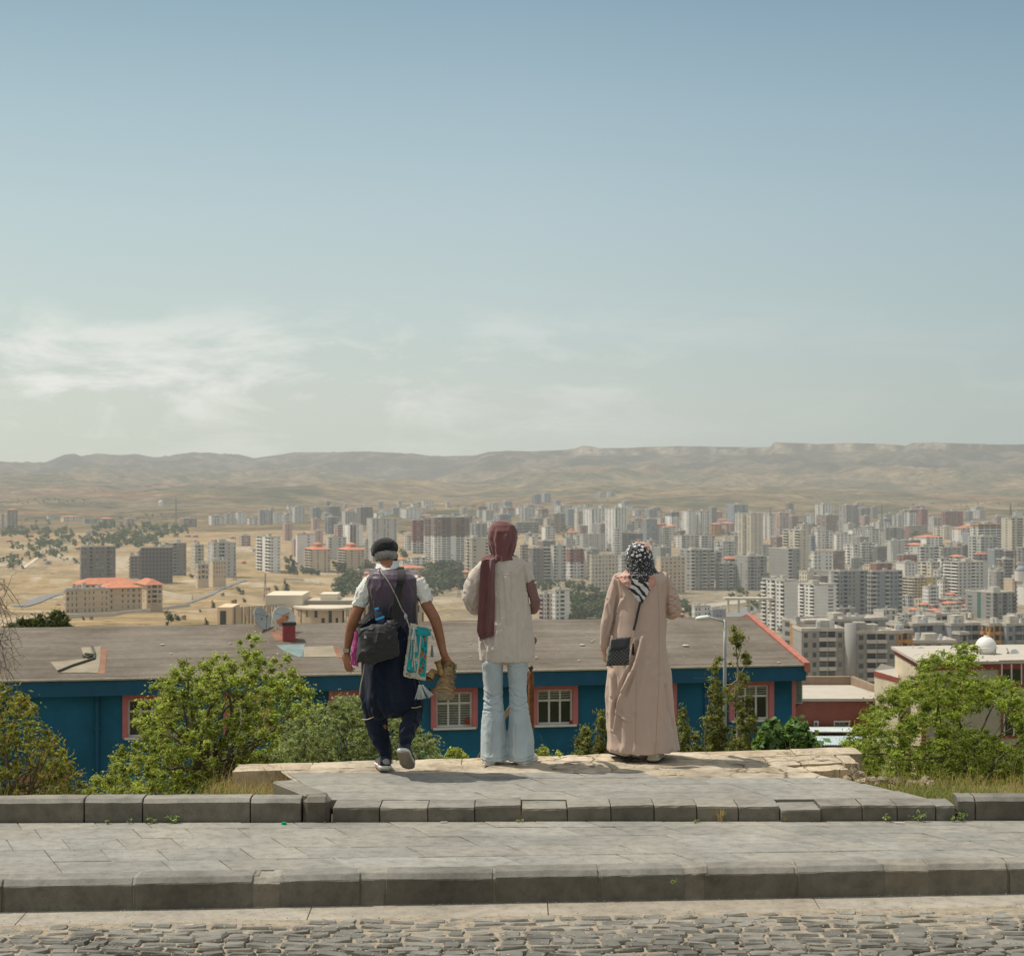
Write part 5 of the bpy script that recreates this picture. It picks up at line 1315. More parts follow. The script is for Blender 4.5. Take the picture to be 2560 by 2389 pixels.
def roof_pt(px, py):
    """point on the front roof slope seen at this pixel"""
    lo, hi = 0.0, 1.0
    for _ in range(40):
        t = (lo + hi) / 2; off = HALF * t; s = s_at(px, off); Y = B_.y + nB.y * off + s * dB.y
        row = HY + (CZ - roofz(t)) * F / Y
        if row > py: lo = t
        else: hi = t
    return BM @ Vector((s, off, roofz(t)))
# roof patches
def patch(pts, m, dz=.03):
    mb = MB(); v = [roof_pt(*p) + Vector((0, 0, dz)) for p in pts]; c = sum(v, Vector()) / len(v)
    v2 = [p - Vector((0, 0, .03)) for p in v]; n = len(v)
    mb.add(v + v2, [tuple(range(n))] + [(n + i, n + (i + 1) % n, (i + 1) % n, i) for i in range(n)]); return mb
M_patch = mat('roof_patch', (.30, .26, .195), .95, .2, 1.5, .2, 20); M_patch2 = mat('rust_stain', (.27, .15, .10), 1, .3, 1.0)
patch([(126, 1656), (218, 1648), (224, 1682), (148, 1683)], M_patch).build('roof_patch', M_patch, blue)
patch([(202, 1620), (252, 1618), (250, 1660), (245, 1684), (222, 1683), (214, 1650)], M_patch, .034).build('roof_patch', M_patch, blue)
patch([(252, 1622), (268, 1620), (262, 1684), (246, 1685)], M_patch2, .022).build('roof_patch', M_patch2, blue)
patch([(760, 1618), (832, 1616), (842, 1643), (758, 1644)], M_patch, .034).build('roof_patch', M_patch, blue)
patch([(828, 1616), (850, 1618), (856, 1646), (842, 1645)], M_patch2, .03).build('roof_patch', M_patch2, blue)
patch([(690, 1614), (762, 1612), (756, 1642), (748, 1644), (712, 1630)], mat('blue_sheet', (.20, .27, .27), .8, .2, 2), .03).build('roof_patch', mat('blue_sheet', (.2, .27, .27)), blue)
patch([(670, 1575), (735, 1575), (740, 1600), (690, 1602)], M_patch2, .018).build('roof_patch', M_patch2, blue)
mb = MB(); q = [roof_pt(*p) + Vector((0, 0, .07)) for p in ((146, 1682), (180, 1668), (236, 1650), (236, 1636), (230, 1620))]
mb.tube(q, .045, 6); q = [roof_pt(*p) + Vector((0, 0, .08)) for p in ((208, 1644), (220, 1648), (236, 1642), (212, 1640))]; mb.tube(q, .05, 6)
tag(mb.build('loose_pipe', mat('old_pipe', (.10, .10, .075), .8, .3, 5)), 'bent dark pipe lying on a pale patch of the brown roof at left', 'pipe')
mb = MB()
for k in range(30):
    px = random.uniform(1150, 1990) if k < 24 else random.uniform(20, 1100); c = roof_pt(px, random.uniform(1590, 1660)); s = random.uniform(.010, .032) * (1 if k % 9 else 2.2)
    mb.ball(c + Vector((0, 0, .05)), (s * 2.0, s * 1.5, s * .5), 6, 4)
tag(mb.build('debris', mat('pale_debris', (.6, .55, .47))), 'pale stones and scraps scattered over the brown felt roof', 'debris', kind='stuff')
# red chimney and satellite dishes
c = roof_pt(722, 1600); M_chim = mat('chimney_red', (.30, .075, .075), .85, .2, 4, .3, 20)
ch = empty('chimney', c); tag(ch, 'short dull red chimney with tarred top on the brown roof', 'chimney')
w_ = 31 * c.y / F; h_ = (1600 - 1560) * c.y / F
mb = MB(); Mc = Matrix.Translation(c) @ Matrix.Rotation(atan2(dB.y, dB.x), 4, 'Z'); mb.box((-w_ / 2, -.2, -.3), (w_ / 2, .22, h_), M=Mc); mb.build('stack', M_chim, ch)
mb = MB(); mb.box((-w_ / 2 - .03, -.23, h_ - .02), (w_ / 2 + .03, .25, h_ + .08), M=Mc); mb.build('chimney_cap', mat('tar', (.05, .055, .05), .9, .3, 6), ch)
def dish(px, py, dpx, row_base, rot, tilt, label, col, logo=None, back=False):
    base = roof_pt(px, row_base) if row_base > 1556 else BM @ Vector((s_at(px, HALF), HALF, ZR))
    Y = base.y; r = dpx * Y / F / 2; c = P(px, py, Y - .05)
    root = empty('satellite_dish', base); tag(root, label, 'satellite dish')
    M = Matrix.Translation(c) @ Matrix.Rotation(radians(rot), 4, 'Z') @ Matrix.Rotation(radians(tilt), 4, 'X')
    mb = MB(); n = 28; vs = []; rr_ = [0, .25, .5, .75, .92, 1.0]
    for k, q in enumerate(rr_):
        for i in range(n):
            a = 2 * pi * i / n; vs.append(M @ Vector((r * q * cos(a), -.28 * r * (q * q) + .14 * r, r * q * sin(a))))
    m = len(vs)
    for k, q in enumerate(rr_):
        for i in range(n):
            a = 2 * pi * i / n; vs.append(M @ Vector((r * q * cos(a) * 1.01, -.28 * r * (q * q) + .14 * r + .02, r * q * sin(a) * 1.01)))
    fs = []
    for k in range(5):
        for i in range(n):
            fs.append((k * n + i, k * n + (i + 1) % n, (k + 1) * n + (i + 1) % n, (k + 1) * n + i)); fs.append((m + k * n + i, m + (k + 1) * n + i, m + (k + 1) * n + (i + 1) % n, m + k * n + (i + 1) % n))
    fs += [(5 * n + i, 5 * n + (i + 1) % n, m + 5 * n + (i + 1) % n, m + 5 * n + i) for i in range(n)]
    mb.add(vs, fs); mb.build('reflector', col, root, smooth=True)
    mb = MB(); f = M @ Vector((0, -.62 * r, 0)); mb.tube([M @ Vector((0, -.12 * r, -.95 * r)), f], .012, 5); mb.tube([M @ Vector((-.7 * r, 0, .5 * r)), f], .008, 4); mb.tube([M @ Vector((.7 * r, 0, .5 * r)), f], .008, 4); mb.ball(f, .045, 8, 6); mb.build('feed_arm', mat('dish_arm', (.12, .14, .14), .6), root)
    mb = MB(); mb.tube([base + Vector((0, .1, -.1)), base + Vector((0, .12, max(.2, c.z - base.z - .1))), c + Vector((0, .1, 0))], .03, 6); mb.tube([base + Vector((-.35, .3, 0)), c + Vector((0, .1, -.1))], .015, 5); mb.tube([base + Vector((.35, .3, 0)), c + Vector((0, .1, -.1))], .015, 5); mb.build('stand', mat('dish_stand', (.16, .16, .15), .6, metal=.5), root)
    if logo:
        mb = MB()
        for (x0, z0, x1, z1, hh) in logo: 
            v = []
            for (x, z) in ((x0, z0 - hh), (x1, z1 - hh), (x1, z1 + hh), (x0, z0 + hh)):
                rad2 = (x * x + z * z); v.append(M @ Vector((x * r, -.28 * r * rad2 + .14 * r - .012, z * r)))
            mb.quad(*v)
        mb.build('emblem', mat('dish_orange', (.75, .24, .08), .7), root)
M_dish = mat('dish_white', (.62, .65, .63), .5, .08, 3)
dish(653, 1546, 62, 1572, 62, -24, 'grey satellite dish seen nearly edge on, left of the chimney', mat('dish_grey', (.42, .44, .43), .5, .1, 3))
dish(708, 1546, 64, 1580, 38, -20, 'white satellite dish with faded orange print right behind the chimney', M_dish, logo=[(-.62, -.25, .55, .12, .16), (-.5, -.55, .0, -.32, .12), (.0, .22, .6, .42, .06)])

# ================================================================ red shop building, cream building with tanks
M_redw = mat('red_render', (.24, .085, .065), .85, .2, 1.5, .3, 12); M_wroof = mat('white_roof', (.47, .43, .37), .85, .08, 1); M_crw = mat('cream_render', (.58, .50, .36), .85, .16, 1.2, .4, 10); M_crw_shade = mat('cream_render_shade', (.40, .36, .27), .85, .12, 1.2, .3, 10)
rb = empty('red_building', (13.5, 82, -12)); tag(rb, 'low dull red building with flat white roof right of the blue building', 'building')
q = lambda px, py, Y: P(px, py, Y)
zr = q(0, 1752, 80).z; x0 = q(1960, 0, 80).x; x1 = q(2225, 0, 80).x
mb = MB(); mb.box((x0, 80, zr - 6), (x1, 80.25, zr)); mb.box((x1 - .2, 80.25, zr - 6), (x1, 90, zr)); mb.build('wall', M_redw, rb)
mb = MB(); mb.box((x0, 79.9, zr + .003), (x1 + .1, 85.2, zr + .12)); mb.build('roof', M_wroof, rb)
mb = MB(); xb = q(2128, 0, 85).x; mb.box((x0, 85.2, zr - .2), (xb, 85.5, zr + .50)); mb.add([(xb, 85.2, zr - .2), (xb, 85.2, zr + .5), (x1 + .1, 80.0, zr + .35), (x1 + .1, 80, zr - .2), (xb + .2, 85.5, zr + .5), (x1 + .3, 80, zr + .35)], [(3, 2, 1, 0), (1, 2, 5, 4)]); mb.build('parapet', mat('brown_parapet', (.30, .22, .16), .9, .2, 2), rb)
for (a, b, t, bb) in ((2011, 2019, 1802, 1815), (2034, 2046, 1801, 1815), (2084, 2124, 1801, 1814)):
    mb = MB(); mb.box((q(a, 0, 80).x, 79.93, q(0, bb, 80).z), (q(b, 0, 80).x, 79.99, q(0, t, 80).z)); wf = mb.build('window', M_white, rb)
    n = 1 if b - a < 20 else 3
    for k in range(n):
        xa, xb2 = lerp(a + 2.5, b - 2.5, k / n), lerp(a + 2.5, b - 2.5, (k + 1) / n) - 1.2
        mb = MB(); mb.box((q(xa, 0, 80).x, 79.90, q(0, bb - 2, 80).z), (q(xb2, 0, 80).x, 79.925, q(0, t + 3, 80).z)); mb.build('pane', M_dglass, wf)
def corrug(name, a, b, t, bb, Y, Yb, label, m):
    mb = MB(); n = 70; vs = []
    pa, pc = P(a, bb, Y), P(b, bb, Y); za, zb2 = P(0, bb, Y).z, P(0, t, Yb).z
    for i in range(n + 1):
        x = lerp(pa.x, pc.x, i / n); dz = .03 if i % 2 else 0
        vs += [(x, Y, za + dz), (x, Yb, zb2 + dz), (x, Y, za + dz - .04), (x, Yb, zb2 + dz - .04)]
    fs = []
    for i in range(n): fs += [(i * 4, i * 4 + 4, i * 4 + 5, i * 4 + 1), (i * 4 + 2, i * 4 + 6, i * 4 + 4, i * 4), (i * 4 + 3, i * 4 + 7, i * 4 + 6, i * 4 + 2)]
    mb.add(vs, fs); return tag(mb.build(name, m), label, 'awning')
M_cor = mat('corrugated_sheet', (.50, .55, .55), .6, .15, 2, haze=False)
corrug('metal_awning', 2012, 2150, 1817, 1829, 77.5, 79.8, 'upper pale corrugated awning on the red building', M_cor)
corrug('metal_awning', 2016, 2240, 1840, 1862, 72, 75.5, 'lower pale blue corrugated awning in front of the red building', mat('corrugated_blue', (.40, .48, .50), .6, .15, 2))
mb = MB(); mb.box((q(2020, 0, 79).x, 79.4, -10.5), (q(2160, 0, 79).x, 79.8, q(0, 1829, 79).z)); mb.build('shop_front', mat('shop_dark', (.07, .035, .03), .8, .3, 2), rb)
# cream building
cb = empty('cream_building', (19, 80, -13)); tag(cb, 'cream building with red trim and white flat roof at the right edge', 'building')
c0 = P(2308, 1662, 74); zt = c0.z; lft = P(2242, 1640, 80.5)
cr_ = Vector((c0.x + 16, 76.5, zt)); lf_ = Vector((lft.x, 80.9, zt))
dn = Vector((0, 0, -9))
mb = MB(); mb.quad(c0 + dn, cr_ + dn, cr_, c0, 1); mb.quad(lf_ + dn, c0 + dn, c0, lf_, 0); back = cr_ + (lf_ - c0); mb.quad(back + dn, lf_ + dn, lf_, back, 0)  # front wall gets a darker cream, its shade put into the colour
mb.build('wall', [M_crw, M_crw_shade], cb)
def inset(p, c, k): return p + (p - c) * k
cen = (c0 + cr_ + lf_ + back) / 4
o4 = [inset(p, cen, .02) for p in (c0, cr_, back, lf_)]; up = Vector((0, 0, .12))
mb = MB(); mb.add([p + Vector((0, 0, .01)) for p in o4] + [p + up for p in o4], [(4, 5, 6, 7), (0, 1, 5, 4), (3, 0, 4, 7), (1, 2, 6, 5), (3, 2, 1, 0)]); mb.build('roof', M_wroof, cb)
mb = MB()
for a, b in ((c0, cr_), (lf_, c0)):
    d = (b - a).normalized(); n_ = Vector((d.y, -d.x, 0)) * .03
    mb.quad(a + n_ + Vector((0, 0, -.22)), b + n_ + Vector((0, 0, -.22)), b + n_ - Vector((0, 0, .0)), a + n_ - Vector((0, 0, .0)))
mb.box((c0.x - .07, c0.y - .09, zt - 9), (c0.x + .09, c0.y + .05, zt - .2)); mb.build('red_trim', mat('dark_red_trim', (.26, .06, .045), .8, .2, 4), cb)
df = (cr_ - c0).normalized()
for (s, z, w_, h_) in ((1.15, -1.7, .5, .75), (3.3, -.85, .9, .9), (8.2, -.7, 1.0, .8), (3.4, -2.9, .9, .9), (8.4, -2.8, 1, .9), (.6, -3.4, .5, .7), (5.6, -.8, .8, .9), (5.7, -2.9, .8, .9)):
    a = c0 + df * s + Vector((0, -.05, z)); b = a + df * w_; u_ = Vector((0, 0, h_)); e = .1
    mb = MB()
    for p0, p1 in ((a - df * e, a), (b, b + df * e)): mb.quad(p0 - Vector((0, 0, e)), p1 - Vector((0, 0, e)), p1 + u_ + Vector((0, 0, e)), p0 + u_ + Vector((0, 0, e)))
    mb.quad(a + u_, b + u_, b + u_ + Vector((0, 0, e)), a + u_ + Vector((0, 0, e))); mb.quad(a - Vector((0, 0, e)), b - Vector((0, 0, e)), b, a)
    wf = mb.build('window', mat('dark_red_trim', (.26, .06, .045)), cb)
    mb = MB(); n_ = Vector((0, .02, 0)); mb.quad(a + n_, b + n_, b + u_ + n_, a + u_ + n_); mb.build('pane', M_dglass, wf)
    mb = MB(); n_ = Vector((0, .01, 0)); 
    for t in (0, .46, .94): mb.quad(a + n_ + df * w_ * t, a + n_ + df * w_ * (t + .07), a + n_ + u_ + df * w_ * (t + .07), a + n_ + u_ + df * w_ * t)
    mb.build('sash', M_white, wf)
ax = empty('annex', P(2215, 1740, 82)); tag(ax, 'small cream annex with red roof edge left of the cream building', 'building')
mb = MB(); a0, a1 = P(2186, 1682, 80), P(2246, 1700, 77); ab = P(2246, 1676, 86)
mb.quad(a0 + dn, a1 + dn, a1, a0); mb.build('wall', M_crw, ax)
mb = MB(); mb.add([a0 + Vector((0, 0, .1)), a1 + Vector((0, 0, .1)), ab + Vector((0, 0, .12)), a0 + Vector((.9, 3, .12))], [(0, 1, 2, 3)]); mb.build('roof', M_wroof, ax)
mb = MB(); mb.quad(a0 + Vector((-.03, -.05, -.12)), a1 + Vector((0, -.05, -.12)), a1 + Vector((0, -.05, .1)), a0 + Vector((-.03, -.05, .1))); mb.build('red_trim', mat('dark_red_trim', (.26, .06, .045)), ax)
# spherical water tank
Yt = 77.5; tk = empty('water_tank', P(2464, 1652, Yt)); tag(tk, 'round white water tank on a metal frame on the cream building roof', 'water tank'); k = Yt / F
cT = P(2465, 1616, Yt); r = 26 * k
mb = MB(); mb.ball(cT, (r, r, r * .98), 28, 18); mb.tube([cT + Vector((0, 0, -.16 * r)), cT + Vector((0, 0, -.02 * r))], r * 1.05, 28); mb.tube([cT + Vector((0, 0, r * .95)), cT + Vector((0, 0, r * 1.07))], r * .22, 14)
mb.tube([cT + Vector((0, 0, -1.0 * r)), cT + Vector((0, 0, -1.38 * r))], [r * .35, r * .28], 14); mb.build('vessel', mat('tank_white', (.74, .73, .70), .45, .04, 3), tk, smooth=True)
for sx in (-1, 1):
    for sy in (-1, 1):
        mb = MB(); mb.tube([cT + Vector((sx * r * .72, sy * r * .72, -.15 * r)), cT + Vector((sx * r * .78, sy * r * .78, -1.42 * r))], .018, 5); mb.build('leg', mat('rusty_steel', (.14, .11, .09), .8, .3, 6), tk)
mb = MB()
for z in (-.75,):
    for i in range(4):
        a = pi / 4 + i * pi / 2; b = a + pi / 2; mb.tube([cT + Vector((r * 1.06 * cos(a), r * 1.06 * sin(a), z * r)), cT + Vector((r * 1.06 * cos(b), r * 1.06 * sin(b), z * r))], .014, 5)
mb.build('brace', mat('rusty_steel', (.14, .11, .09)), tk)
def roof_drum(px, py, wpx, hpx, lab, ang, Y=77.5):
    c = P(px, py, Y); r = wpx * Y / F / 2; root = empty('roof_dish', c - Vector((0, 0, hpx * Y / F * .5))); tag(root, lab, 'satellite dish')
    M = Matrix.Translation(c) @ Matrix.Rotation(radians(ang), 4, 'Z') @ Matrix.Rotation(radians(-25), 4, 'X'); mb = MB(); n = 20; vs = [M @ Vector((0, .1 * r, 0))]
    for q_ in (.5, 1.0): vs += [M @ Vector((r * q_ * cos(2 * pi * i / n), .1 * r - .3 * r * q_ * q_, hpx * Y / F / 2 * q_ * sin(2 * pi * i / n))) for i in range(n)]
    mb.add(vs, [(0, 1 + i, 1 + (i + 1) % n) for i in range(n)] + [(1 + i, 1 + n + i, 1 + n + (i + 1) % n, 1 + (i + 1) % n) for i in range(n)]); mb.build('reflector', M_dish, root, smooth=True)
    mb = MB(); b = c - Vector((0, 0, hpx * Y / F * .62)); mb.tube([b, c], .03, 5); mb.tube([b + Vector((-.2, .2, 0)), c], .015, 4); mb.build('stand', mat('rusty_steel', (.14, .11, .09)), root)
roof_drum(2537, 1636, 26, 28, 'round white dish at the right end of the cream building roof', 10)
roof_drum(2520, 1630, 12, 26, 'tilted white dish seen edge on just left of the last roof dish', 55)
roof_drum(2303, 1628, 26, 22, 'white dish on the cream roof above the tree top', -10, 80)
roof_drum(2286, 1628, 12, 26, 'slim slanted white dish at the left corner of the cream roof', 60, 80)

# ================================================================ street lamp, rusty post with rail
Yl = 30.0; k = Yl / F; lamp = empty('street_lamp', P(1812, 1990, Yl)); tag(lamp, 'grey metal street lamp with short bent arm rising behind the wall', 'street lamp')
M_galv = mat('galvanised', (.33, .36, .35), .55, .1, 6, metal=.3)
top = P(1812, 1556, Yl)
mb = MB(); mb.tube([P(1812, 2120, Yl), P(1812, 1700, Yl), top + Vector((0, 0, .05))], [5.2 * k, 4.6 * k, 3.6 * k], 12); mb.build('pole', M_galv, lamp, smooth=True)
mb = MB(); e = P(1768, 1541, Yl); mb.tube([top + Vector((-.0, 0, -.01)), top + Vector((-.03, 0, .025)), e], [3.0 * k, 2.8 * k, 2.4 * k], 10); mb.build('arm', M_galv, lamp, smooth=True)
mb = MB(); h0, h1 = P(1776, 1542, Yl), P(1742, 1546, Yl)
mb.loft([(0, 0, 0, .001, .001), (0, 0, .01, .045, .03), (0, 0, .06, .06, .04), (0, 0, .16, .065, .042), (0, 0, .23, .045, .03), (0, 0, .25, .005, .005)], 16)
Mh = Matrix.Translation(h0) @ (h1 - h0).to_track_quat('Z', 'Y').to_matrix().to_4x4(); mb.v = [tuple(Mh @ Vector(v)) for v in mb.v]; mb.build('lamp_head', mat('lamp_plastic', (.62, .64, .60), .5, .05, 5), lamp, smooth=True)
Yp = 14.75; pr_ = empty('handrail', P(1328, 1895, Yp)); tag(pr_, 'rusty round post with ball top and wooden rail going down behind the wall', 'handrail'); k = Yp / F
M_rust = mat('rust', (.17, .075, .03), .75, .55, 14, .6, 60, metal=.2)
mb = MB(); mb.tube([P(1327, 2080, Yp), P(1327, 1900, Yp), P(1327, 1690, Yp), P(1327, 1682, Yp), P(1327, 1676, Yp)], [8.2 * k, 8 * k, 8 * k, 6 * k, 4 * k], 14); mb.build('post', M_rust, pr_, smooth=True)
mb = MB(); mb.ball(P(1327, 1669, Yp), 6.6 * k, 14, 10); mb.build('ball', mat('rust_dark', (.07, .05, .045), .4, .3, 8, metal=.6), pr_, smooth=True)
mb = MB(); a, b = P(1322, 1694, Yp), P(1170, 1938, Yp + .3); d = (b - a).normalized(); s_ = Vector((0, 1, 0)); u_ = d.cross(s_).normalized()
w2 = 5.2 * k; v = []
for p in (a, b):
    for sx, sy in ((-1, -1), (1, -1), (1, 1), (-1, 1)): v.append(p + u_ * sx * w2 + s_ * sy * w2 * .8)
mb.add(v, [(0, 1, 2, 3), (7, 6, 5, 4), (0, 4, 5, 1), (1, 5, 6, 2), (2, 6, 7, 3), (3, 7, 4, 0)]); mb.build('rail', mat('weathered_wood', (.33, .22, .12), .8, .35, 12, .4, 50), pr_)
# ================================================================ people
class Fig:
    def __init__(s, Y): s.Y = Y; s.k = Y / F
    def p(s, px, py, dy=0.0): return Vector(((px - 1280) * s.k, s.Y + dy, CZ - (py - HY) * s.k))
    def limb(s, mb, pts, n=14, mi=0, balls=True):
        P_ = [s.p(a[0], a[1], a[2]) for a in pts]; R = [a[3] * s.k for a in pts]
        # smooth the path
        PP, RR = [], []
        for i in range(len(P_) - 1):
            p0 = P_[max(i - 1, 0)]; p1 = P_[i]; p2 = P_[i + 1]; p3 = P_[min(i + 2, len(P_) - 1)]
            for j in range(4):
                t = j / 4
                PP.append(.5 * ((2 * p1) + (-p0 + p2) * t + (2 * p0 - 5 * p1 + 4 * p2 - p3) * t * t + (-p0 + 3 * p1 - 3 * p2 + p3) * t ** 3)); RR.append(lerp(R[i], R[i + 1], t))
        PP.append(P_[-1]); RR.append(R[-1])
        mb.tube(PP, RR, n, mi)
        if balls: mb.ball(PP[0], RR[0], 12, 8, mi); mb.ball(PP[-1], RR[-1], 12, 8, mi)
    def loft(s, mb, rows, n=40, m=50, fold=None, caps=True):
        """rows: (px centre, py, dy, half width px, half depth m[, power])"""
        R = [(*s.p(r[0], r[1], r[2]), r[3] * s.k, r[4], (r[5] if len(r) > 5 else 2.0)) for r in rows]
        zs = [r[2] for r in R]; out = []
        for i in range(m):
            t = i / (m - 1); z = lerp(zs[0], zs[-1], t)
            j = 0
            while j < len(R) - 2 and z < zs[j + 1]: j += 1
            t2 = (z - zs[j]) / (zs[j + 1] - zs[j]) if zs[j + 1] != zs[j] else 0
            p0, p1, p2, p3 = R[max(j - 1, 0)], R[j], R[j + 1], R[min(j + 2, len(R) - 1)]
            v = [lerp(p1[q], p2[q], t2 * t2 * (3 - 2 * t2) * .5 + t2 * .5) for q in range(6)]; v[2] = z; out.append(v)
        mb.loft(out, n, caps=caps, fold=fold)
def wr(sc, amp, thr=0.0, seed=0.0, zr=None, ridge=True):
    """wrinkle displacement along the normal"""
    def f(co, nn):
        n = len(co); d = np.zeros(n)
        for i in range(n):
            x, y_, z = co[i]
            v = mnoise.fractal(Vector((x * sc[0] + seed, y_ * sc[1], z * sc[2])), 1.0, 2.0, 3)
            if ridge: v = (1 - abs(v) * 2.2); v = v * v * v if v > 0 else 0; v -= .35
            if zr: v *= sstep(zr[0], zr[1], z)
            d[i] = v * amp
        return nn * d[:, None]
    return f
def addd(*fs): return lambda co, nn: sum(f(co, nn) for f in fs)
def cloth(name, c, rough=.85, var=.07, vs=9, weave=900, wb=.15, sheen=.2, spec=.15):
    if name in _mc: return _mc[name]
    m, nt, N, L, B, O = nmat(name)
    n = node_noise(N, L, vs, 6, .6); r = node_ramp(N, L, n.outputs['Fac'], [(.3, scale_c(c, 1 - var)), (.7, scale_c(c, 1 + var))]); L.new(r.outputs[0], B.inputs['Base Color'])
    n2 = node_noise(N, L, weave * .25, 2, .5); n3 = node_noise(N, L, 38, 4, .6)
    h = node_mix(N, L, .35, n3.outputs['Fac'], n2.outputs['Fac'])
    bp = N.new('ShaderNodeBump'); bp.inputs['Strength'].default_value = wb * 2.2; bp.inputs['Distance'].default_value = .004; L.new(h, bp.inputs['Height']); L.new(bp.outputs[0], B.inputs['Normal'])
    B.inputs['Roughness'].default_value = rough; B.inputs['Specular IOR Level'].default_value = spec; B.inputs['Sheen Weight'].default_value = sheen
    _mc[name] = m; return m
def hand(mb, W, D, N_, side, curl=.5, spread=1.0, sc=1.0, thumb=1.0):
    """palm, four jointed fingers of unequal length and a thumb leaving the side of the palm. D: finger direction, N_: palm-facing normal, side: +1 thumb along +A"""
    D = D.normalized(); N_ = (N_ - D * N_.dot(D)).normalized(); A = D.cross(N_).normalized() * side
    pl, pw, th = .092 * sc, .037 * sc, .0145 * sc
    M = Matrix(((A.x, D.x, N_.x, W.x), (A.y, D.y, N_.y, W.y), (A.z, D.z, N_.z, W.z), (0, 0, 0, 1)))
    rings = []
    for t, w_, h_ in ((-.15, .62, 1.25), (.0, .68, 1.2), (.3, .92, 1.15), (.6, 1.05, 1.0), (.85, 1.08, .85), (1.0, .98, .65)):
        ring = []
        for k in range(14):
            a = 2 * pi * k / 14; ring.append(M @ Vector((pw * w_ * cos(a), pl * t, th * h_ * sin(a))))
        rings.append(ring)
    n = 14; vs = [v for r in rings for v in r]
    fs = [(i * n + k, i * n + (k + 1) % n, (i + 1) * n + (k + 1) % n, (i + 1) * n + k) for i in range(len(rings) - 1) for k in range(n)] + [tuple(reversed(range(n))), tuple((len(rings) - 1) * n + k for k in range(n))]
    mb.add(vs, fs)
    for i, (o_, L_, r_) in enumerate(((.72, .070, .0085), (.25, .080, .0088), (-.23, .074, .0084), (-.70, .057, .0076))):
        base = M @ Vector((pw * o_, pl * .90, 0)); c = curl * (1 + .18 * i)
        ang = 0; p = base - D * .012 * sc; pts = [p, base]; rad = [r_ * sc * 1.05, r_ * sc]
        for j, f_ in enumerate((.44, .31, .25)):
            ang += c * (.55, .75, .6)[j]
            d = (D * cos(ang) + N_ * sin(ang) + A * o_ * .10 * spread).normalized()
            q = pts[-1] + d * L_ * sc * f_; pts.append(q); rad.append(r_ * sc * (.95, .88, .72)[j])
        mb.tube(pts, rad, 9); mb.ball(pts[-1], rad[-1], 8, 6)
        for q, rr in zip(pts[2:-1], rad[2:-1]): mb.ball(q, rr * 1.06, 8, 6)
    b = M @ Vector((pw * .75, pl * .22, th * .3)); d1 = (D * .62 + A * .75 + N_ * .35 * thumb).normalized(); d2 = (D * .85 + A * .35 + N_ * .45 * thumb).normalized()
    pts = [M @ Vector((pw * .45, pl * .1, 0)), b, b + d1 * .036 * sc, b + d1 * .036 * sc + d2 * .030 * sc, b + d1 * .036 * sc + d2 * .052 * sc]; rad = [.013 * sc, .0135 * sc, .0105 * sc, .0095 * sc, .0075 * sc]
    mb.tube(pts, rad, 9); mb.ball(pts[-1], rad[-1], 8, 6)
def head(mb, c, r=1.0, yaw=0.0, pitch=0.0):
    """skull, jaw, nose, brow, lips, ears; faces +y"""
    M = Matrix.Translation(c) @ Matrix.Rotation(radians(yaw), 4, 'Z') @ Matrix.Rotation(radians(pitch), 4, 'X') @ Matrix.Scale(r, 4)
    def b(x, y_, z, a, e=None, f=None, seg=16): mb.ball(M @ Vector((x, y_, z)), 1, seg, 10, M=(M.to_3x3() @ Matrix.Diagonal((a, e or a, f or a))).to_4x4())
    b(0, -.012, .035, .077, .092, .085); b(0, .03, -.02, .062, .066, .085); b(0, .05, -.075, .040, .040, .030)
    b(0, .085, -.012, .013, .022, .022); b(0, .092, .002, .010, .016, .028); b(0, .078, -.052, .022, .012, .009)
    for s in (-1, 1):
        b(s * .028, .076, .028, .022, .012, .008); b(s * .076, -.005, -.008, .009, .020, .031); b(s * .080, -.008, .004, .009, .014, .018); b(s * .038, .058, -.03, .022, .022, .022)
def pillow(fg, mb, quad, dy, thick, n=20, power=3.5, sag=0.0, seed=0.0, mi=0, nz=.0):
    """soft closed cushion shape spanning a quad TL, TR, BR, BL in photo measure"""
    q = [fg.p(*(a if len(a) == 3 else (*a, dy))) for a in quad]
    nrm = (q[1] - q[0]).cross(q[3] - q[0]).normalized()
    if nrm.y > 0: nrm = -nrm
    vs = []; N1 = n + 1
    for sgn in (1, -1):
        for j in range(N1):
            for i in range(N1):
                u, v = i / n, j / n
                p = (q[0] * (1 - u) + q[1] * u) * (1 - v) + (q[3] * (1 - u) + q[2] * u) * v
                a, b = abs(2 * u - 1) ** power, abs(2 * v - 1) ** power
                h = max(0.0, (1 - a) * (1 - b)) ** .5
                h *= 1 + sag * (v - .4)
                w_ = nz * fnoise(p.x * 14 + seed, p.z * 14, sgn, 3) if nz else 0
                vs.append(p + nrm * (sgn * h * thick / 2 + w_ * (1 if h > .01 else .3)))
    o = N1 * N1; fs = []
    for j in range(n):
        for i in range(n):
            a = j * N1 + i; fs.append((a, a + N1, a + N1 + 1, a + 1)); fs.append((o + a, o + a + 1, o + a + N1 + 1, o + a + N1))
    rim = [i for i in range(n)] + [j * N1 + n for j in range(n)] + [n * N1 + n - i for i in range(n)] + [(n - j) * N1 for j in range(n)]
    m = len(rim)
    for k in range(m): fs.append((rim[k], rim[(k + 1) % m], o + rim[(k + 1) % m], o + rim[k]))
    mb.add(vs, fs, mi); return q, nrm
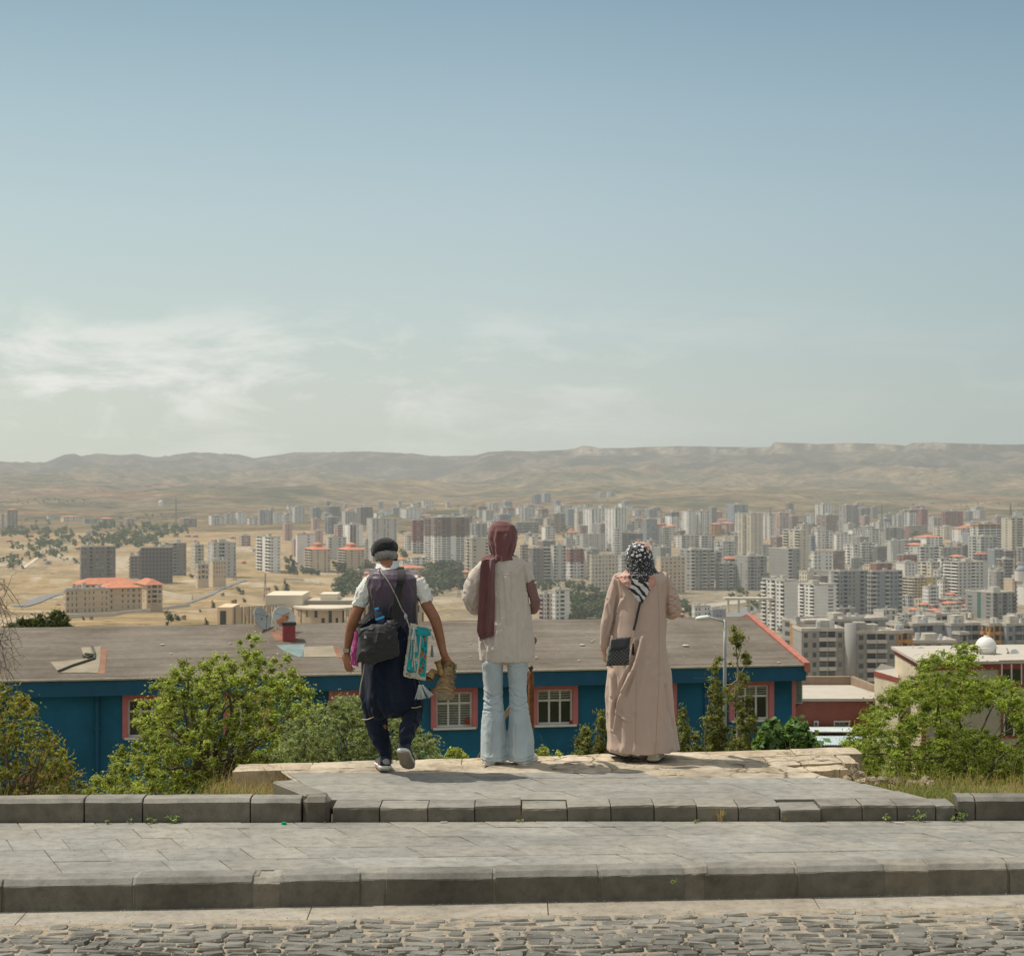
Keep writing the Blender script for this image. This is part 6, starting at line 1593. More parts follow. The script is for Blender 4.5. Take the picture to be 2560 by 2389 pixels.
def ribbon(mb, pts, sides, w, th=.003, mi=0):
    vs = []; n = len(pts)
    for i, p in enumerate(pts):
        d = (pts[min(i + 1, n - 1)] - pts[max(i - 1, 0)]).normalized(); s = sides[i] if isinstance(sides, list) else sides
        s = (s - d * s.dot(d)).normalized(); u = d.cross(s).normalized()
        ww = w[i] if hasattr(w, '__len__') else w
        for a, b in ((-1, -1), (1, -1), (1, 1), (-1, 1)): vs.append(p + s * a * ww / 2 + u * b * th / 2)
    fs = [(i * 4 + k, i * 4 + (k + 1) % 4, (i + 1) * 4 + (k + 1) % 4, (i + 1) * 4 + k) for i in range(n - 1) for k in range(4)] + [(3, 2, 1, 0), tuple((n - 1) * 4 + k for k in range(4))]
    mb.add(vs, fs, mi)
def curve_pts(pts, m=6):
    out = []
    for i in range(len(pts) - 1):
        p0 = pts[max(i - 1, 0)]; p1 = pts[i]; p2 = pts[i + 1]; p3 = pts[min(i + 2, len(pts) - 1)]
        for j in range(m):
            t = j / m; out.append(.5 * ((2 * p1) + (-p0 + p2) * t + (2 * p0 - 5 * p1 + 4 * p2 - p3) * t * t + (-p0 + 3 * p1 - 3 * p2 + p3) * t ** 3))
    out.append(pts[-1]); return out
def tassel(mb, top, L_, r, n=26, spread=.5, mi=0, dirn=Vector((0, 0, -1))):
    dirn = dirn.normalized(); a = dirn.cross(Vector((0, 1, .1))).normalized(); b = dirn.cross(a)
    mb.ball(top, r * .55, 8, 6, mi); mb.tube([top + dirn * r * .3, top + dirn * L_ * .16], [r * .5, r * .42], 8, mi)
    for i in range(n):
        t = 2 * pi * i / n; q = random.uniform(.2, 1) * r
        e = top + dirn * L_ * random.uniform(.9, 1.0) + (a * cos(t) + b * sin(t)) * q * (1 + spread)
        mb.tube([top + dirn * L_ * .12 + (a * cos(t) + b * sin(t)) * q * .4, top + dirn * L_ * .5 + (a * cos(t) + b * sin(t)) * q * .8, e], [r * .13, r * .12, r * .07], 4, mi)
def shoe(fg, H, D, U, name, upper, sole, outs, parent, L_=.285, w=.050, low=False, tongue=None):
    """H: heel bottom point, D heel->toe, U up"""
    D = D.normalized(); U = (U - D * U.dot(D)).normalized(); A = D.cross(U)
    def V(a, l, u): return H + A * a + D * l + U * u
    prof = [(.0, .55, .075), (.02, .80, .080), (.10, .92, .078), (.25, .92, .076), (.42, .90, .070), (.58, .98, .055), (.75, 1.06, .042), (.90, .90, .034), (.98, .55, .026), (1.0, .25, .02)]
    if low: prof = [(a, b, c * .72 if a < .5 else c * .9) for a, b, c in prof]
    def hull(z0, hs, grow, zt=None):
        vs = []; n = 16
        for t, w_, h_ in prof:
            hh = hs if zt is None else h_
            for k in range(n):
                a = 2 * pi * k / n; cc, ss = cos(a), sin(a)
                x = (abs(cc) ** .7) * (1 if cc > 0 else -1) * w * w_ * grow; z = z0 + hh * (.5 + .5 * (abs(ss) ** .7) * (1 if ss > 0 else -1))
                if zt is not None and ss > 0: x *= 1 - .34 * ss
                vs.append(V(x, (t * L_) * (1 if grow <= 1 else 1) - (.004 if grow > 1 and t == 0 else 0), z))
        m = len(prof); fs = [(i * n + k, i * n + (k + 1) % n, (i + 1) * n + (k + 1) % n, (i + 1) * n + k) for i in range(m - 1) for k in range(n)] + [tuple(reversed(range(n))), tuple((m - 1) * n + k for k in range(n))]
        return vs, fs
    mb = MB(); mb.add(*hull(.018, 0, 1.0, 1)); up = mb.build(name, upper, parent, smooth=True)
    mb = MB(); mb.add(*hull(.004, .026, 1.07)); mb.build('midsole', sole, up, smooth=True)
    mb = MB(); mb.add(*hull(-.006, .012, 1.05))
    for k in range(10): mb.add([V(s_ * w * .8, L_ * (.06 + k * .09), -.0075) for s_ in (-1, 1)] + [V(s_ * w * .8, L_ * (.06 + k * .09) + .009, -.0075) for s_ in (1, -1)], [(0, 1, 2, 3)])
    mb.build('outsole', outs, up, smooth=False)
    return up, V

def creases(fg, ox, oy, sc, lst):
    """folds pressed into the camera side of a garment along measured lines: (height, width, points)"""
    L_ = []
    for amp, w_, pts in lst:
        q = [fg.p(ox + a / sc, oy + b / sc) for a, b in pts]; L_.append((amp, w_, [(np.array((a.x, a.z)), np.array((b.x, b.z))) for a, b in zip(q[:-1], q[1:])]))
    def f(co, nn):
        d = np.zeros(len(co)); X = co[:, [0, 2]]; front = 1 / (1 + np.exp((co[:, 1] - fg.Y - .01) * 60))
        for amp, w_, segs in L_:
            best = np.full(len(co), 9.0)
            for a, b in segs:
                ab = b - a; t = np.clip(((X - a) @ ab) / (ab @ ab), 0, 1); best = np.minimum(best, np.linalg.norm(X - a - t[:, None] * ab, axis=1))
            d += amp * np.exp(-(best / w_) ** 2) - amp * .35 * np.exp(-((best - 2.0 * w_) / w_) ** 2)
        return nn * (d * front)[:, None]
    return f
M_skin = cloth('sunburnt_skin', (.29, .130, .072), .55, .18, 16, 500, .12, .0, .35); M_skin2 = cloth('pale_skin', (.50, .30, .21), .55, .12, 14, 500, .08, 0, .35)
# ---------------------------------------------------------------- man
fg = Fig(13.47); p = fg.p
mo = p(966, 1925); 
mb = MB()
head(mb, p(963, 1393, .105), 1.0, 10, -16)
fg.limb(mb, [(965, 1400, .06, 19), (968, 1425, .02, 21), (975, 1450, 0, 26)])
fg.loft(mb, [(978, 1432, .0, 40, .07), (980, 1450, 0, 54, .09), (983, 1500, 0, 50, .10), (983, 1560, 0, 48, .095), (980, 1600, 0, 52, .10), (978, 1660, 0, 50, .09), (978, 1690, 0, 36, .07)])
fg.limb(mb, [(926, 1450, 0, 16), (905, 1500, -.02, 15), (886, 1546, -.02, 14.5), (876, 1578, .01, 13.4), (868, 1616, .03, 9.4), (866, 1630, .04, 9.2)])
fg.limb(mb, [(1042, 1452, 0, 16), (1066, 1508, -.02, 14.5), (1087, 1546, -.02, 14), (1098, 1586, .0, 12.2), (1107, 1625, .0, 9.6), (1111, 1637, .0, 9.6)])
fg.limb(mb, [(945, 1650, 0, 24), (945, 1780, .02, 20), (958, 1850, .0, 13), (966, 1900, .0, 10), (966, 1915, .03, 11)])
fg.limb(mb, [(1010, 1650, 0, 24), (1028, 1770, .0, 19), (1022, 1820, -.2, 14), (1017, 1846, -.30, 11)])
hand(mb, p(866, 1632, .04), Vector((.05, .12, -1)), Vector((.5, .6, .1)), -1, .42, 1.5, 1.05)
hand(mb, p(1113, 1640, .0), Vector((.28, .1, -1)), Vector((.15, 1, .12)), -1, 1.05, .8, 1.02)
man = remeshed('person', mb, M_skin, .0048, smooth=3, sfac=.5, origin=mo); man['_wo'] = tuple(mo)
tag(man, 'old man in flat cap, dark vest and baggy navy trousers stepping forward with bags', 'person')
# hair, cap
mb = MB(); M = Matrix.Translation(p(963, 1391, .098)) @ Matrix.Rotation(radians(-16), 4, 'X')
def hairf(v): return v * (1 + .020 * fnoise(v.x * 90, v.y * 90, v.z * 20, 3))
mb.ball(M @ Vector((0, -.024, -.004)), 1, 48, 32, M=(M.to_3x3() @ Matrix.Diagonal((.081, .088, .054))).to_4x4(), fn=hairf)
for i in range(190):
    a = random.uniform(-1.4, 1.4); c = M @ Vector((.080 * sin(a), -.026 - .086 * cos(a), random.uniform(-.030, -.010)))
    mb.tube([c + Vector((0, 0, .028)), c + Vector((0, -.003 * cos(a), .01)), c + Vector((-.012 * sin(a), .010, -.028))], [.0035, .0035, .001], 5)
hr = mb.build('hair', cloth('grey_hair', (.29, .28, .26), .7, .45, 90, 700, .5, 0, .3), man, smooth=True)
mb = MB()
Mc_ = Matrix.Translation(p(959, 1374, .10)) @ Matrix.Rotation(radians(-17), 4, 'X') @ Matrix.Rotation(radians(-14), 4, 'Y')
tmp = MB(); tmp.loft([(.02 * (z - .3), -.03 * (z < .5) * 0, z, r, r) for z, r in ((-.38, .90), (-.34, .97), (-.2, 1.0), (0, 1.01), (.22, 1.0), (.45, .93), (.66, .79), (.83, .58), (.94, .34), (1.0, .06))], 40, fold=lambda t, th: 1 + .012 * cos(8 * th))
Dm = Mc_ @ Matrix.Diagonal((.101, .121, .080, 1)); mb.add([Dm @ Vector(v) for v in tmp.v], tmp.f)
mb.loft([(*(Mc_.to_translation() + Vector((0, -.004, z))), rx, ry) for z, rx, ry in ((-.010, .094, .108), (-.008, .095, .110), (-.006, .095, .110), (-.004, .094, .108))], 40)
mb.ball(Mc_ @ Vector((-.012, .125, -.038)), (.070, .055, .010), 20, 10)
mb.ball(Mc_ @ Vector((0, 0, .078)), (.008, .008, .005), 8, 6)
cap = remeshed('cap', mb, cloth('black_wool', (.022, .022, .024), .9, .25, 30, 700, .3), .0045, man, 2, disp=wr((26, 26, 18), .003, seed=3))
# shirt
mb = MB()
fg.loft(mb, [(975, 1424, .03, 30, .065), (978, 1436, .01, 54, .095), (980, 1450, .0, 62, .105), (984, 1500, 0, 57, .11), (984, 1560, 0, 56, .105), (984, 1588, 0, 57, .11)])
fg.limb(mb, [(928, 1450, 0, 19), (909, 1480, -.01, 20.5), (898, 1516, -.02, 18.5)], balls=False); fg.limb(mb, [(1042, 1452, 0, 19), (1056, 1476, -.01, 20), (1067, 1505, -.02, 17)], balls=False)
mb.ball(p(930, 1452), 19 * fg.k, 12, 8); mb.ball(p(1040, 1454), 19 * fg.k, 12, 8)
M_shirt = cloth('white_cotton', (.68, .67, .63), .85, .05, 8, 900, .2)
sh = remeshed('shirt', mb, M_shirt, .006, man, 3, disp=addd(wr((14, 10, 9), .009, seed=1), wr((40, 30, 22), .003, seed=8)))
mb = MB()
for z, rx, ry, dz in ((0, 28.5, .082, 0),):
    vs = []; n = 40; rows_ = [(1401, 25.5, .072), (1408, 27, .078), (1416, 29.5, .086), (1423, 31.5, .094), (1425.5, 31, .092), (1417, 27.5, .08), (1405, 25, .07)]
    for (py, rx, ry) in rows_:
        for k in range(n):
            a = 2 * pi * k / n; c = p(967 + (py - 1401) * .06, py, .075 - (py - 1401) * .0018)
            vs.append(c + Vector((rx * fg.k * cos(a), ry * sin(a), .020 * sin(a) * (1 if sin(a) > 0 else .35) + .0015 * sin(5 * a))))
    m = len(rows_); mb.add(vs, [(i * n + k, i * n + (k + 1) % n, (i + 1) * n + (k + 1) % n, (i + 1) * n + k) for i in range(m - 1) for k in range(n)])
mb.build('collar', M_shirt, sh, smooth=True)
# vest
mb = MB()
def vf(t, th):
    return 1 + .018 * sin(3 * th + 9 * t) * t + .012 * sin(7 * th - 14 * t)
fg.loft(mb, [(970, 1419, .045, 29, .082, 2.2), (975, 1426, .03, 44, .10, 2.3), (979, 1435, .02, 58, .118, 2.4), (980, 1446, .01, 66.5, .128, 2.4), (982, 1465, .0, 64.5, .132, 2.4), (985, 1500, .0, 61, .128, 2.3), (985, 1540, .0, 59.5, .122, 2.3), (984, 1575, .0, 61, .125, 2.3), (984, 1598, .0, 63, .13, 2.3)], 60, 60, fold=vf)
def vest_mat():
    m, nt, N, L, B, O = nmat('satin_vest')
    g = N.new('ShaderNodeNewGeometry'); sx = N.new('ShaderNodeSeparateXYZ'); L.new(g.outputs['Position'], sx.inputs[0])
    n = node_noise(N, L, 12, 4, .6, vec=g.outputs['Position'])
    f = node_math(N, L, 'ADD', node_math(N, L, 'MULTIPLY', node_math(N, L, 'SUBTRACT', sx.outputs['Z'], 1.28), 2.4), node_math(N, L, 'MULTIPLY', n.outputs['Fac'], .45))
    r = node_ramp(N, L, f, [(.1, (.010, .011, .022)), (.6, (.018, .013, .032)), (.98, (.060, .034, .060))])  # purple sheen of the lit upper back painted in by height, over navy
    L.new(r.outputs[0], B.inputs['Base Color']); B.inputs['Roughness'].default_value = .42; B.inputs['Specular IOR Level'].default_value = .45; B.inputs['Sheen Weight'].default_value = .35
    n2 = node_noise(N, L, 45, 4, .6, vec=g.outputs['Position']); bp = N.new('ShaderNodeBump'); bp.inputs['Strength'].default_value = .25; bp.inputs['Distance'].default_value = .004; L.new(n2.outputs['Fac'], bp.inputs['Height']); L.new(bp.outputs[0], B.inputs['Normal'])
    return m
remeshed('vest', mb, vest_mat(), .0065, man, 3, disp=wr((7, 6, 4), .008, seed=4))
# trousers
M_navy = cloth('navy_cotton', (.010, .016, .031), .9, .3, 6, 700, .22, .08)
mb = MB()
def tf(t, th):
    a = 1 + .03 * sin(9 * th + 2.5 * t) * sstep(.05, .5, t) + .022 * sin(14 * th - 3 * t) * sstep(.1, .6, t)
    a += .05 * exp(-((th - 4.0 - .25 * t) / .16) ** 2) * t - .05 * exp(-((th - 4.45 - .1 * t) / .14) ** 2) * t + .045 * exp(-((th - 5.2 + .3 * t) / .16) ** 2) * t
    return a
fg.loft(mb, [(983, 1560, 0, 58, .12), (980, 1590, 0, 61, .135), (974, 1630, 0, 67, .16), (974, 1670, 0, 71, .18), (977, 1710, 0, 75, .19), (979, 1735, 0, 76, .19), (978, 1757, 0, 72, .175), (971, 1774, 0, 62, .15), (962, 1786, 0, 50, .12), (955, 1795, 0, 30, .07)], 90, 70, fold=tf)
fg.limb(mb, [(938, 1752, 0, 32), (936, 1785, .01, 28), (946, 1828, .02, 25), (959, 1866, .0, 19), (966, 1886, .0, 16), (967, 1893, .0, 15.5)], 22)
fg.limb(mb, [(1022, 1735, 0, 32), (1031, 1770, .02, 26.5), (1029, 1798, -.10, 23.5), (1020, 1822, -.22, 19), (1017, 1840, -.30, 16.5)], 22)
def diag(co, nn):
    d = np.zeros(len(co))
    for i, (x, y_, z) in enumerate(co):
        v = sin(70 * z + 18 * x + 3 * fnoise(x * 8, z * 5)) * .0035 * sstep(.75, .55, z) if z < .75 else 0
        d[i] = v
    return nn * d[:, None]
tr = remeshed('trousers', mb, M_navy, .0065, man, 2, disp=addd(wr((7, 6, 2.6), .011, seed=2, ridge=True), diag, creases(fg, 820, 1275, 2.708, [
    (-0.012, 0.023, [(330, 1000), (352, 1150), (322, 1300)]), (-0.011, 0.023, [(400, 980), (392, 1150), (440, 1300)]), (-0.012, 0.025, [(500, 1000), (520, 1200), (560, 1290)]), (0.009, 0.027, [(290, 1060), (312, 1250)]), (0.009, 0.027, [(450, 1050), (470, 1240)]), (-0.009, 0.019, [(330, 1290), (380, 1390), (440, 1400)]), (-0.009, 0.019, [(490, 1290), (560, 1300), (635, 1260)]),
    (-0.006, 0.015, [(270, 1440), (340, 1430), (400, 1460)]), (-0.006, 0.015, [(300, 1540), (360, 1560), (410, 1540)]), (-0.005, 0.013, [(340, 1620), (390, 1600), (425, 1615)]), (-0.007, 0.015, [(510, 1400), (570, 1420), (640, 1380)]), (-0.006, 0.015, [(500, 1470), (550, 1485), (600, 1460)])])))
for nm, pts in (('piping', [(915, 1655, -.16), (912, 1680, -.17), (906, 1705, -.15), (902, 1732, -.10)]), ('piping', [(908, 1795, -.06), (922, 1793, -.10), (940, 1785, -.11)]), ('piping', [(1022, 1762, -.10), (1038, 1764, -.11), (1054, 1761, -.09)])):
    mb = MB(); mb.tube(curve_pts([p(*a) for a in pts]), .0035, 6); mb.build(nm, mat('yellow_piping', (.50, .42, .22), .8, .1), tr)
# shoes
M_sn = cloth('navy_suede', (.035, .038, .055), .9, .2, 25); M_snw = mat('shoe_white', (.66, .65, .62), .6, .1, 20); M_out = mat('outsole_rubber', (.30, .255, .20), .8, .25, 25, .4, 160)
s1, V1 = shoe(fg, p(966, 1921, -.05), Vector((-.22, 1, .0)), Vector((0, 0, 1)), 'shoe', M_sn, M_snw, M_out, man)
mb = MB(); mb.loft([(*p(967, 1896, .0), .038, .045), (*p(967, 1900, .0), .042, .052), (*p(967, 1907, .0), .043, .056)], 20); mb.ball(V1(0, -.004, .062), (.026, .008, .02), 12, 8); mb.build('shoe_collar', cloth('grey_suede', (.33, .32, .30)), s1, smooth=True)
mb = MB(); ribbon(mb, curve_pts([V1(-.048, .06, .03), V1(-.042, .085, .055), V1(-.028, .10, .078)]), Vector((0, 1, 0)), .014, .004); mb.build('red_stripe', mat('red_stripe', (.5, .05, .04)), s1)
hk = p(1014, 1860, -.37); s2, V2 = shoe(fg, hk, Vector((.12, .80, -.56)), Vector((0.1, .56, .80)), 'shoe', M_sn, M_snw, M_out, man, L_=.27, w=.050)
mb = MB(); mb.ball(V2(0, .045, .085), (.04, .045, .03), 14, 10); mb.build('shoe_collar', cloth('grey_suede', (.33, .32, .30)), s2, smooth=True)
mb = MB(); mb.loft([(*p(866, 1629, .035), .031, .026, 2.4), (*p(866, 1622, .032), .031, .026, 2.4)], 24, caps=False); mb.loft([(*p(866, 1629, .035), .028, .023, 2.4), (*p(866, 1622, .032), .028, .023, 2.4)], 24, caps=False); mb.box((p(860, 0).x, 13.47 - .004, p(0, 1630).z), (p(872, 0).x, 13.47 + .006, p(0, 1621).z))
mb.build('watch', mat('steel_watch', (.35, .34, .33), .3, .2, 60, metal=.9), man)

# ---- black shoulder bag
M_bag = cloth('black_nylon', (.021, .020, .021), .62, .2, 8, 600, .25, .1, .35)
bag = empty('shoulder_bag', p(950, 1655, -.2)); tag(bag, 'sagging black shoulder bag with small white emblem hanging at the back of the man', 'bag')
mb = MB(); pillow(fg, mb, [(903, 1563, -.24), (992, 1541, -.19), (1006, 1626, -.21), (897, 1650, -.25)], -.22, .15, 26, 3.2, .5, 3, nz=.008)
pillow(fg, mb, [(897, 1610, -.24), (1004, 1592, -.20), (1003, 1633, -.20), (922, 1657, -.24)], -.22, .17, 20, 3.0, .2, 9, nz=.006)
bb = remeshed('body', mb, M_bag, .005, bag, 4, disp=wr((8, 8, 8), .009, seed=5))
mb = MB(); cu = [p(906, 1560, -.26), p(928, 1536, -.25), p(945, 1522, -.22), p(962, 1524, -.20), p(985, 1539, -.19)]; cu2 = [p(906, 1562, -.18), p(930, 1545, -.15), p(950, 1538, -.13), p(965, 1538, -.13), p(985, 1543, -.14)]
a, b = curve_pts(cu), curve_pts(cu2); lowr = curve_pts([p(904, 1572, -.24), p(930, 1566, -.25), p(950, 1561, -.25), p(968, 1556, -.24), p(990, 1550, -.2)])
n = len(b); mb.add(a + lowr, [(i, i + 1, n + i + 1, n + i) for i in range(n - 1)]); 
mb2 = MB(); mb2.add(curve_pts(cu2) + [q + Vector((0, .01, -.05)) for q in curve_pts(cu2)], [(i, i + 1, n + i + 1, n + i) for i in range(n - 1)])
mb2.build('rear_flap', cloth('bag_lining', (.012, .018, .04)), bag, smooth=True)
mb = MB(); mb.tube(curve_pts([p(903, 1565, -.25), p(925, 1541, -.24), p(946, 1521, -.21)]), .005, 6); mb.tube(curve_pts([p(946, 1521, -.21), p(962, 1528, -.2), p(972, 1542, -.2)]), .005, 6); mb.build('zip_edge', M_bag, bag)
M_strap = cloth('strap_web', (.030, .030, .028), .7, .2, 30, 700, .4)
mb = MB(); ribbon(mb, curve_pts([p(985, 1552, -.20), p(990, 1546, -.17), p(994, 1510, -.155), p(1000, 1470, -.15), p(1005, 1440, -.12), p(1003, 1424, -.05), p(1000, 1418, .05), p(996, 1432, .13), p(970, 1480, .15), p(930, 1530, .14), p(905, 1560, -.0), p(903, 1572, -.18)], 8), Vector((1, 0.15, 0)), .050, .004)
mb.build('strap', M_strap, bag)
mb = MB(); c = p(1004, 1451, -.152)
for dz in (-.012, 0, .012): mb.box((c.x - .029, c.y - .012, c.z + dz - .0035), (c.x + .029, c.y - .002, c.z + dz + .0035))
for dx in (-.029, .024): mb.box((c.x + dx, c.y - .011, c.z - .016), (c.x + dx + .005, c.y - .003, c.z + .016))
mb.build('buckle', mat('black_plastic', (.02, .02, .02), .35, .1), bag)
mb = MB(); e0 = p(919.5, 1582, -.335); k = fg.k
for r0, r1 in ((0, 2.2), (2.9, 4.2), (5.0, 6.3)):
    vs = []
    for i in range(9):
        a = -pi / 2 + i * pi / 2 / 8 + pi / 2
        for r_ in (r0, r1): vs.append(e0 + Vector(((r_ * sin(a) * .9) * k, 0, (r_ * cos(a) * 1.2 - 3) * k)))
    mb.add(vs, [(2 * i, 2 * i + 1, 2 * i + 3, 2 * i + 2) for i in range(8)])
mb.build('emblem', mat('white_print', (.7, .7, .68), .7), bag)
for i in (bag.children[-1],):
    dgm = bb.data; best = min((Vector(v.co) for v in dgm.vertices), key=lambda q: (q.x + bag['_wo'][0] - e0.x) ** 2 + (q.z + bag['_wo'][2] - e0.z) ** 2 + (0 if q.y + bag['_wo'][1] < 13.25 else 1)); i.location.y = (best.y + bag['_wo'][1] - .006) - e0.y
# bottle
bt = empty('bottle', p(955, 1560, -.19)); tag(bt, 'water bottle with cyan bands sticking out of the black shoulder bag', 'bottle')
ax = (p(948, 1520, -.2) - p(962, 1560, -.2)).normalized(); b0 = p(962, 1560, -.20)
mb = MB(); mb.tube([b0, b0 + ax * .07, b0 + ax * .10, b0 + ax * .118, b0 + ax * .13], [.033, .033, .028, .016, .014], 16); mb.build('flask', mat('dark_bottle', (.03, .04, .09), .2, .2, 9), bt, smooth=True)
mb = MB(); mb.tube([b0 + ax * .058, b0 + ax * .072], .0345, 16); mb.tube([b0 + ax * .128, b0 + ax * .142], .016, 12); mb.build('bottle_band', mat('cyan_plastic', (.04, .42, .62), .4, .1), bt)
# pink cloth
pk = MB(); pillow(fg, pk, [(890, 1572, -.16), (902, 1570, -.17), (902, 1662, -.18), (880, 1655, -.15)], -.16, .035, 18, 2.2, .8, 2, nz=.012)
tag(remeshed('cloth', pk, cloth('magenta_towel', (.36, .055, .20), .95, .12, 20, 400, .4), .004, None, 2, disp=wr((20, 20, 9), .008, seed=9)), 'magenta cloth hanging behind the black shoulder bag by his left wrist', 'cloth')
# ---- embroidered turquoise bag
M_cream = cloth('cream_wool', (.50, .47, .38), .95, .18, 25, 300, .5); M_turq = cloth('turquoise_wool', (.02, .30, .33), .95, .12, 18, 300, .5); M_or = cloth('orange_wool', (.48, .11, .035), .95, .2, 30, 300, .5); M_dg = cloth('green_wool', (.02, .13, .08), .95, .2, 30, 300, .5)
eb = empty('embroidered_bag', p(1040, 1695, -.14)); tag(eb, 'turquoise woven bag with orange flowers and cream border swinging at his right side', 'bag')
QD = [(1028, 1550, -.15), (1073, 1566, -.10), (1067, 1697, -.12), (1010, 1686, -.17)]
mb = MB(); q4, nr = pillow(fg, mb, QD, -.15, .05, 20, 2.6, .3, 1, nz=.004); remeshed('body', mb, M_cream, .0045, eb, 3, disp=wr((14, 14, 10), .005, seed=12))
def UV(u, v, off=.0):
    q = (q4[0] * (1 - u) + q4[1] * u) * (1 - v) + (q4[3] * (1 - u) + q4[2] * u) * v
    h = max(0, (1 - abs(2 * u - 1) ** 2.6) * (1 - abs(2 * v - 1) ** 2.6)) ** .5
    return q + nr * (h * .025 + .004 + off)
def panel(u0, u1, v0, v1, m, nm, off=0, slant=0.0, n=8):
    mb = MB(); vs = []
    for j in range(n + 1):
        for i in range(n + 1): 
            v = lerp(v0, v1, j / n); u = lerp(u0, u1, i / n) + slant * (v - .5); vs.append(UV(min(.98, max(.02, u)), v, off))
    mb.add(vs, [(j * (n + 1) + i, (j + 1) * (n + 1) + i, (j + 1) * (n + 1) + i + 1, j * (n + 1) + i + 1) for j in range(n) for i in range(n)]); return mb.build(nm, m, eb, smooth=True)
panel(.58, .93, .04, .93, M_turq, 'panel', .001); panel(.10, .53, .10, .88, M_turq, 'panel', .0, -.04)
mb = MB()
for a, b in ((.54, .03), (.57, .0)): mb.tube([UV(a, .05 + t * .11, .003) + Vector((.002 * (-1) ** t, 0, 0)) for t in range(9)], .004, 5)
mb.tube([UV(.2 + .25 * t, .30 + .55 * t, .004) for t in (0, .25, .5, .75, 1)], .0045, 5); mb.tube([UV(.3, .15 + .16 * t, .004) for t in range(5)], .0035, 5)
mb.build('cord_trim', M_cream, eb)
for (u, v, s) in ((.77, .13, .011), (.78, .24, .011), (.62, .52, .017), (.84, .55, .012), (.66, .82, .018), (.76, .70, .009)):
    c = UV(u, v, .004); mb = MB()
    for i in range(8):
        a = 2 * pi * i / 8; mb.ball(c + Vector((cos(a) * s * .7, 0, sin(a) * s * .9)), (s * .42, .003, s * .42), 7, 5)
    mb.ball(c + Vector((0, -.003, 0)), (s * .3, .003, s * .3), 7, 5, mi=1); mb.build('flower', [M_or, M_dg], eb)
mb = MB()
for (u, v) in ((.72, .19), (.82, .35), (.7, .42), (.74, .62), (.68, .68), (.85, .64), (.78, .76), (.72, .47), (.86, .45), (.8, .29)):
    c = UV(u, v, .004); mb.ball(c, (.006, .003, .012), 7, 5, M=Matrix.Rotation(random.uniform(-.8, .8), 4, 'Y'))
mb.build('embroidery_pattern', M_dg, eb)
mb = MB()
for (u, v) in ((.16, .87), (.22, .90), (.30, .88), (.12, .93), (.25, .95)): c = UV(u, v, .005); mb.tube([c + Vector((-.006, 0, .005)), c + Vector((.007, 0, .002)), c + Vector((-.004, 0, -.007))], .0022, 4)
mb.build('black_stitching', mat('black_thread', (.02, .02, .02), .9), eb)
mb = MB(); pillow(fg, mb, [(1045, 1560, -.15), (1080, 1570, -.10), (1078, 1586, -.11), (1046, 1584, -.17)], -.14, .03, 12, 2.5); mb.build('flap', M_turq, eb, smooth=True)
mb = MB(); mb.tube(curve_pts([p(1018, 1540, -.15), p(1027, 1562, -.18), p(1033, 1600, -.185), p(1030, 1640, -.19)]), .005, 6); mb.tube(curve_pts([p(1050, 1562, -.16), p(1072, 1566, -.14), p(1082, 1585, -.13), p(1086, 1596, -.13)]), .0045, 6)
mb.tube(curve_pts([p(952, 1421, -.02), p(958, 1430, -.115), p(975, 1452, -.148), p(993, 1485, -.155), p(1006, 1515, -.15), p(1016, 1532, -.145), p(1022, 1548, -.15)]), .0038, 7); mb.ball(p(1017, 1536, -.152), (.013, .013, .022), 10, 8); mb.build('cord', cloth('white_cord', (.36, .36, .32), .95, .3, 60, 300, .6), eb, smooth=True)
M_tas = cloth('pale_tassel', (.50, .52, .50), .95, .2, 40, 300, .4); M_tasg = cloth('grey_tassel', (.20, .23, .24), .95, .2, 40, 300, .4)
for (x, y_, L_, r, m) in ((1042, 1586, .11, .015, M_tas), (1038, 1566, .08, .014, M_tas), (1082, 1610, .085, .013, M_tasg)):
    mb = MB(); tassel(mb, p(x, y_, -.20 if x < 1060 else -.13), L_, r); mb.build('tassel', m, eb)
for dv in (Vector((.2, -.1, -1)), Vector((.75, -.1, -1)), Vector((-.1, -.1, -1))):
    mb = MB(); tassel(mb, p(1052 + dv.x * 10, 1708, -.15), .10, .017, dirn=dv); mb.build('tassel', M_tas, eb)
mb = MB(); mb.tube([p(1050, 1695, -.14), p(1054, 1710, -.15)], .006, 6); mb.build('tassel_cord', M_dg, eb)
# ---- brass and hide jug with beads
M_brass = mat('old_brass', (.34, .21, .075), .5, .5, 30, .6, 60, metal=.35); M_hide = mat('hide_cover', (.27, .175, .085), .85, .5, 25, .7, 80)
jg = empty('drum', p(1112, 1742, -.02)); tag(jg, 'small hide covered hand drum hung with beads and coins in his right hand', 'drum')
T_, Bm = p(1121, 1664, .03), p(1112, 1728, -.13); axd = (Bm - T_).normalized()
def RR(t, r): return T_ + axd * (Bm - T_).length * t, r * fg.k
mb = MB(); pts = [RR(*a) for a in ((-.04, 14), (.0, 17), (.08, 17), (.14, 15.5), (.3, 16.5), (.6, 20), (.86, 23), (.93, 24.5), (.97, 25.5), (1.03, 25.5))]; mb.tube([a for a, b in pts], [b for a, b in pts], 28); mb.build('shell', M_hide, jg, smooth=True)
mb = MB(); mb.tube([RR(.955, 26.6)[0], RR(1.035, 26.6)[0]], 26.6 * fg.k, 28); mb.build('hoop', M_brass, jg); mb = MB(); mb.tube([RR(-.03, 18)[0], RR(.05, 18)[0]], 18.2 * fg.k, 24); mb.build('hoop', M_brass, jg)
mb = MB(); c = RR(1.045, 0)[0]; u = axd.cross(Vector((0, 1, 0))).normalized(); w_ = axd.cross(u)
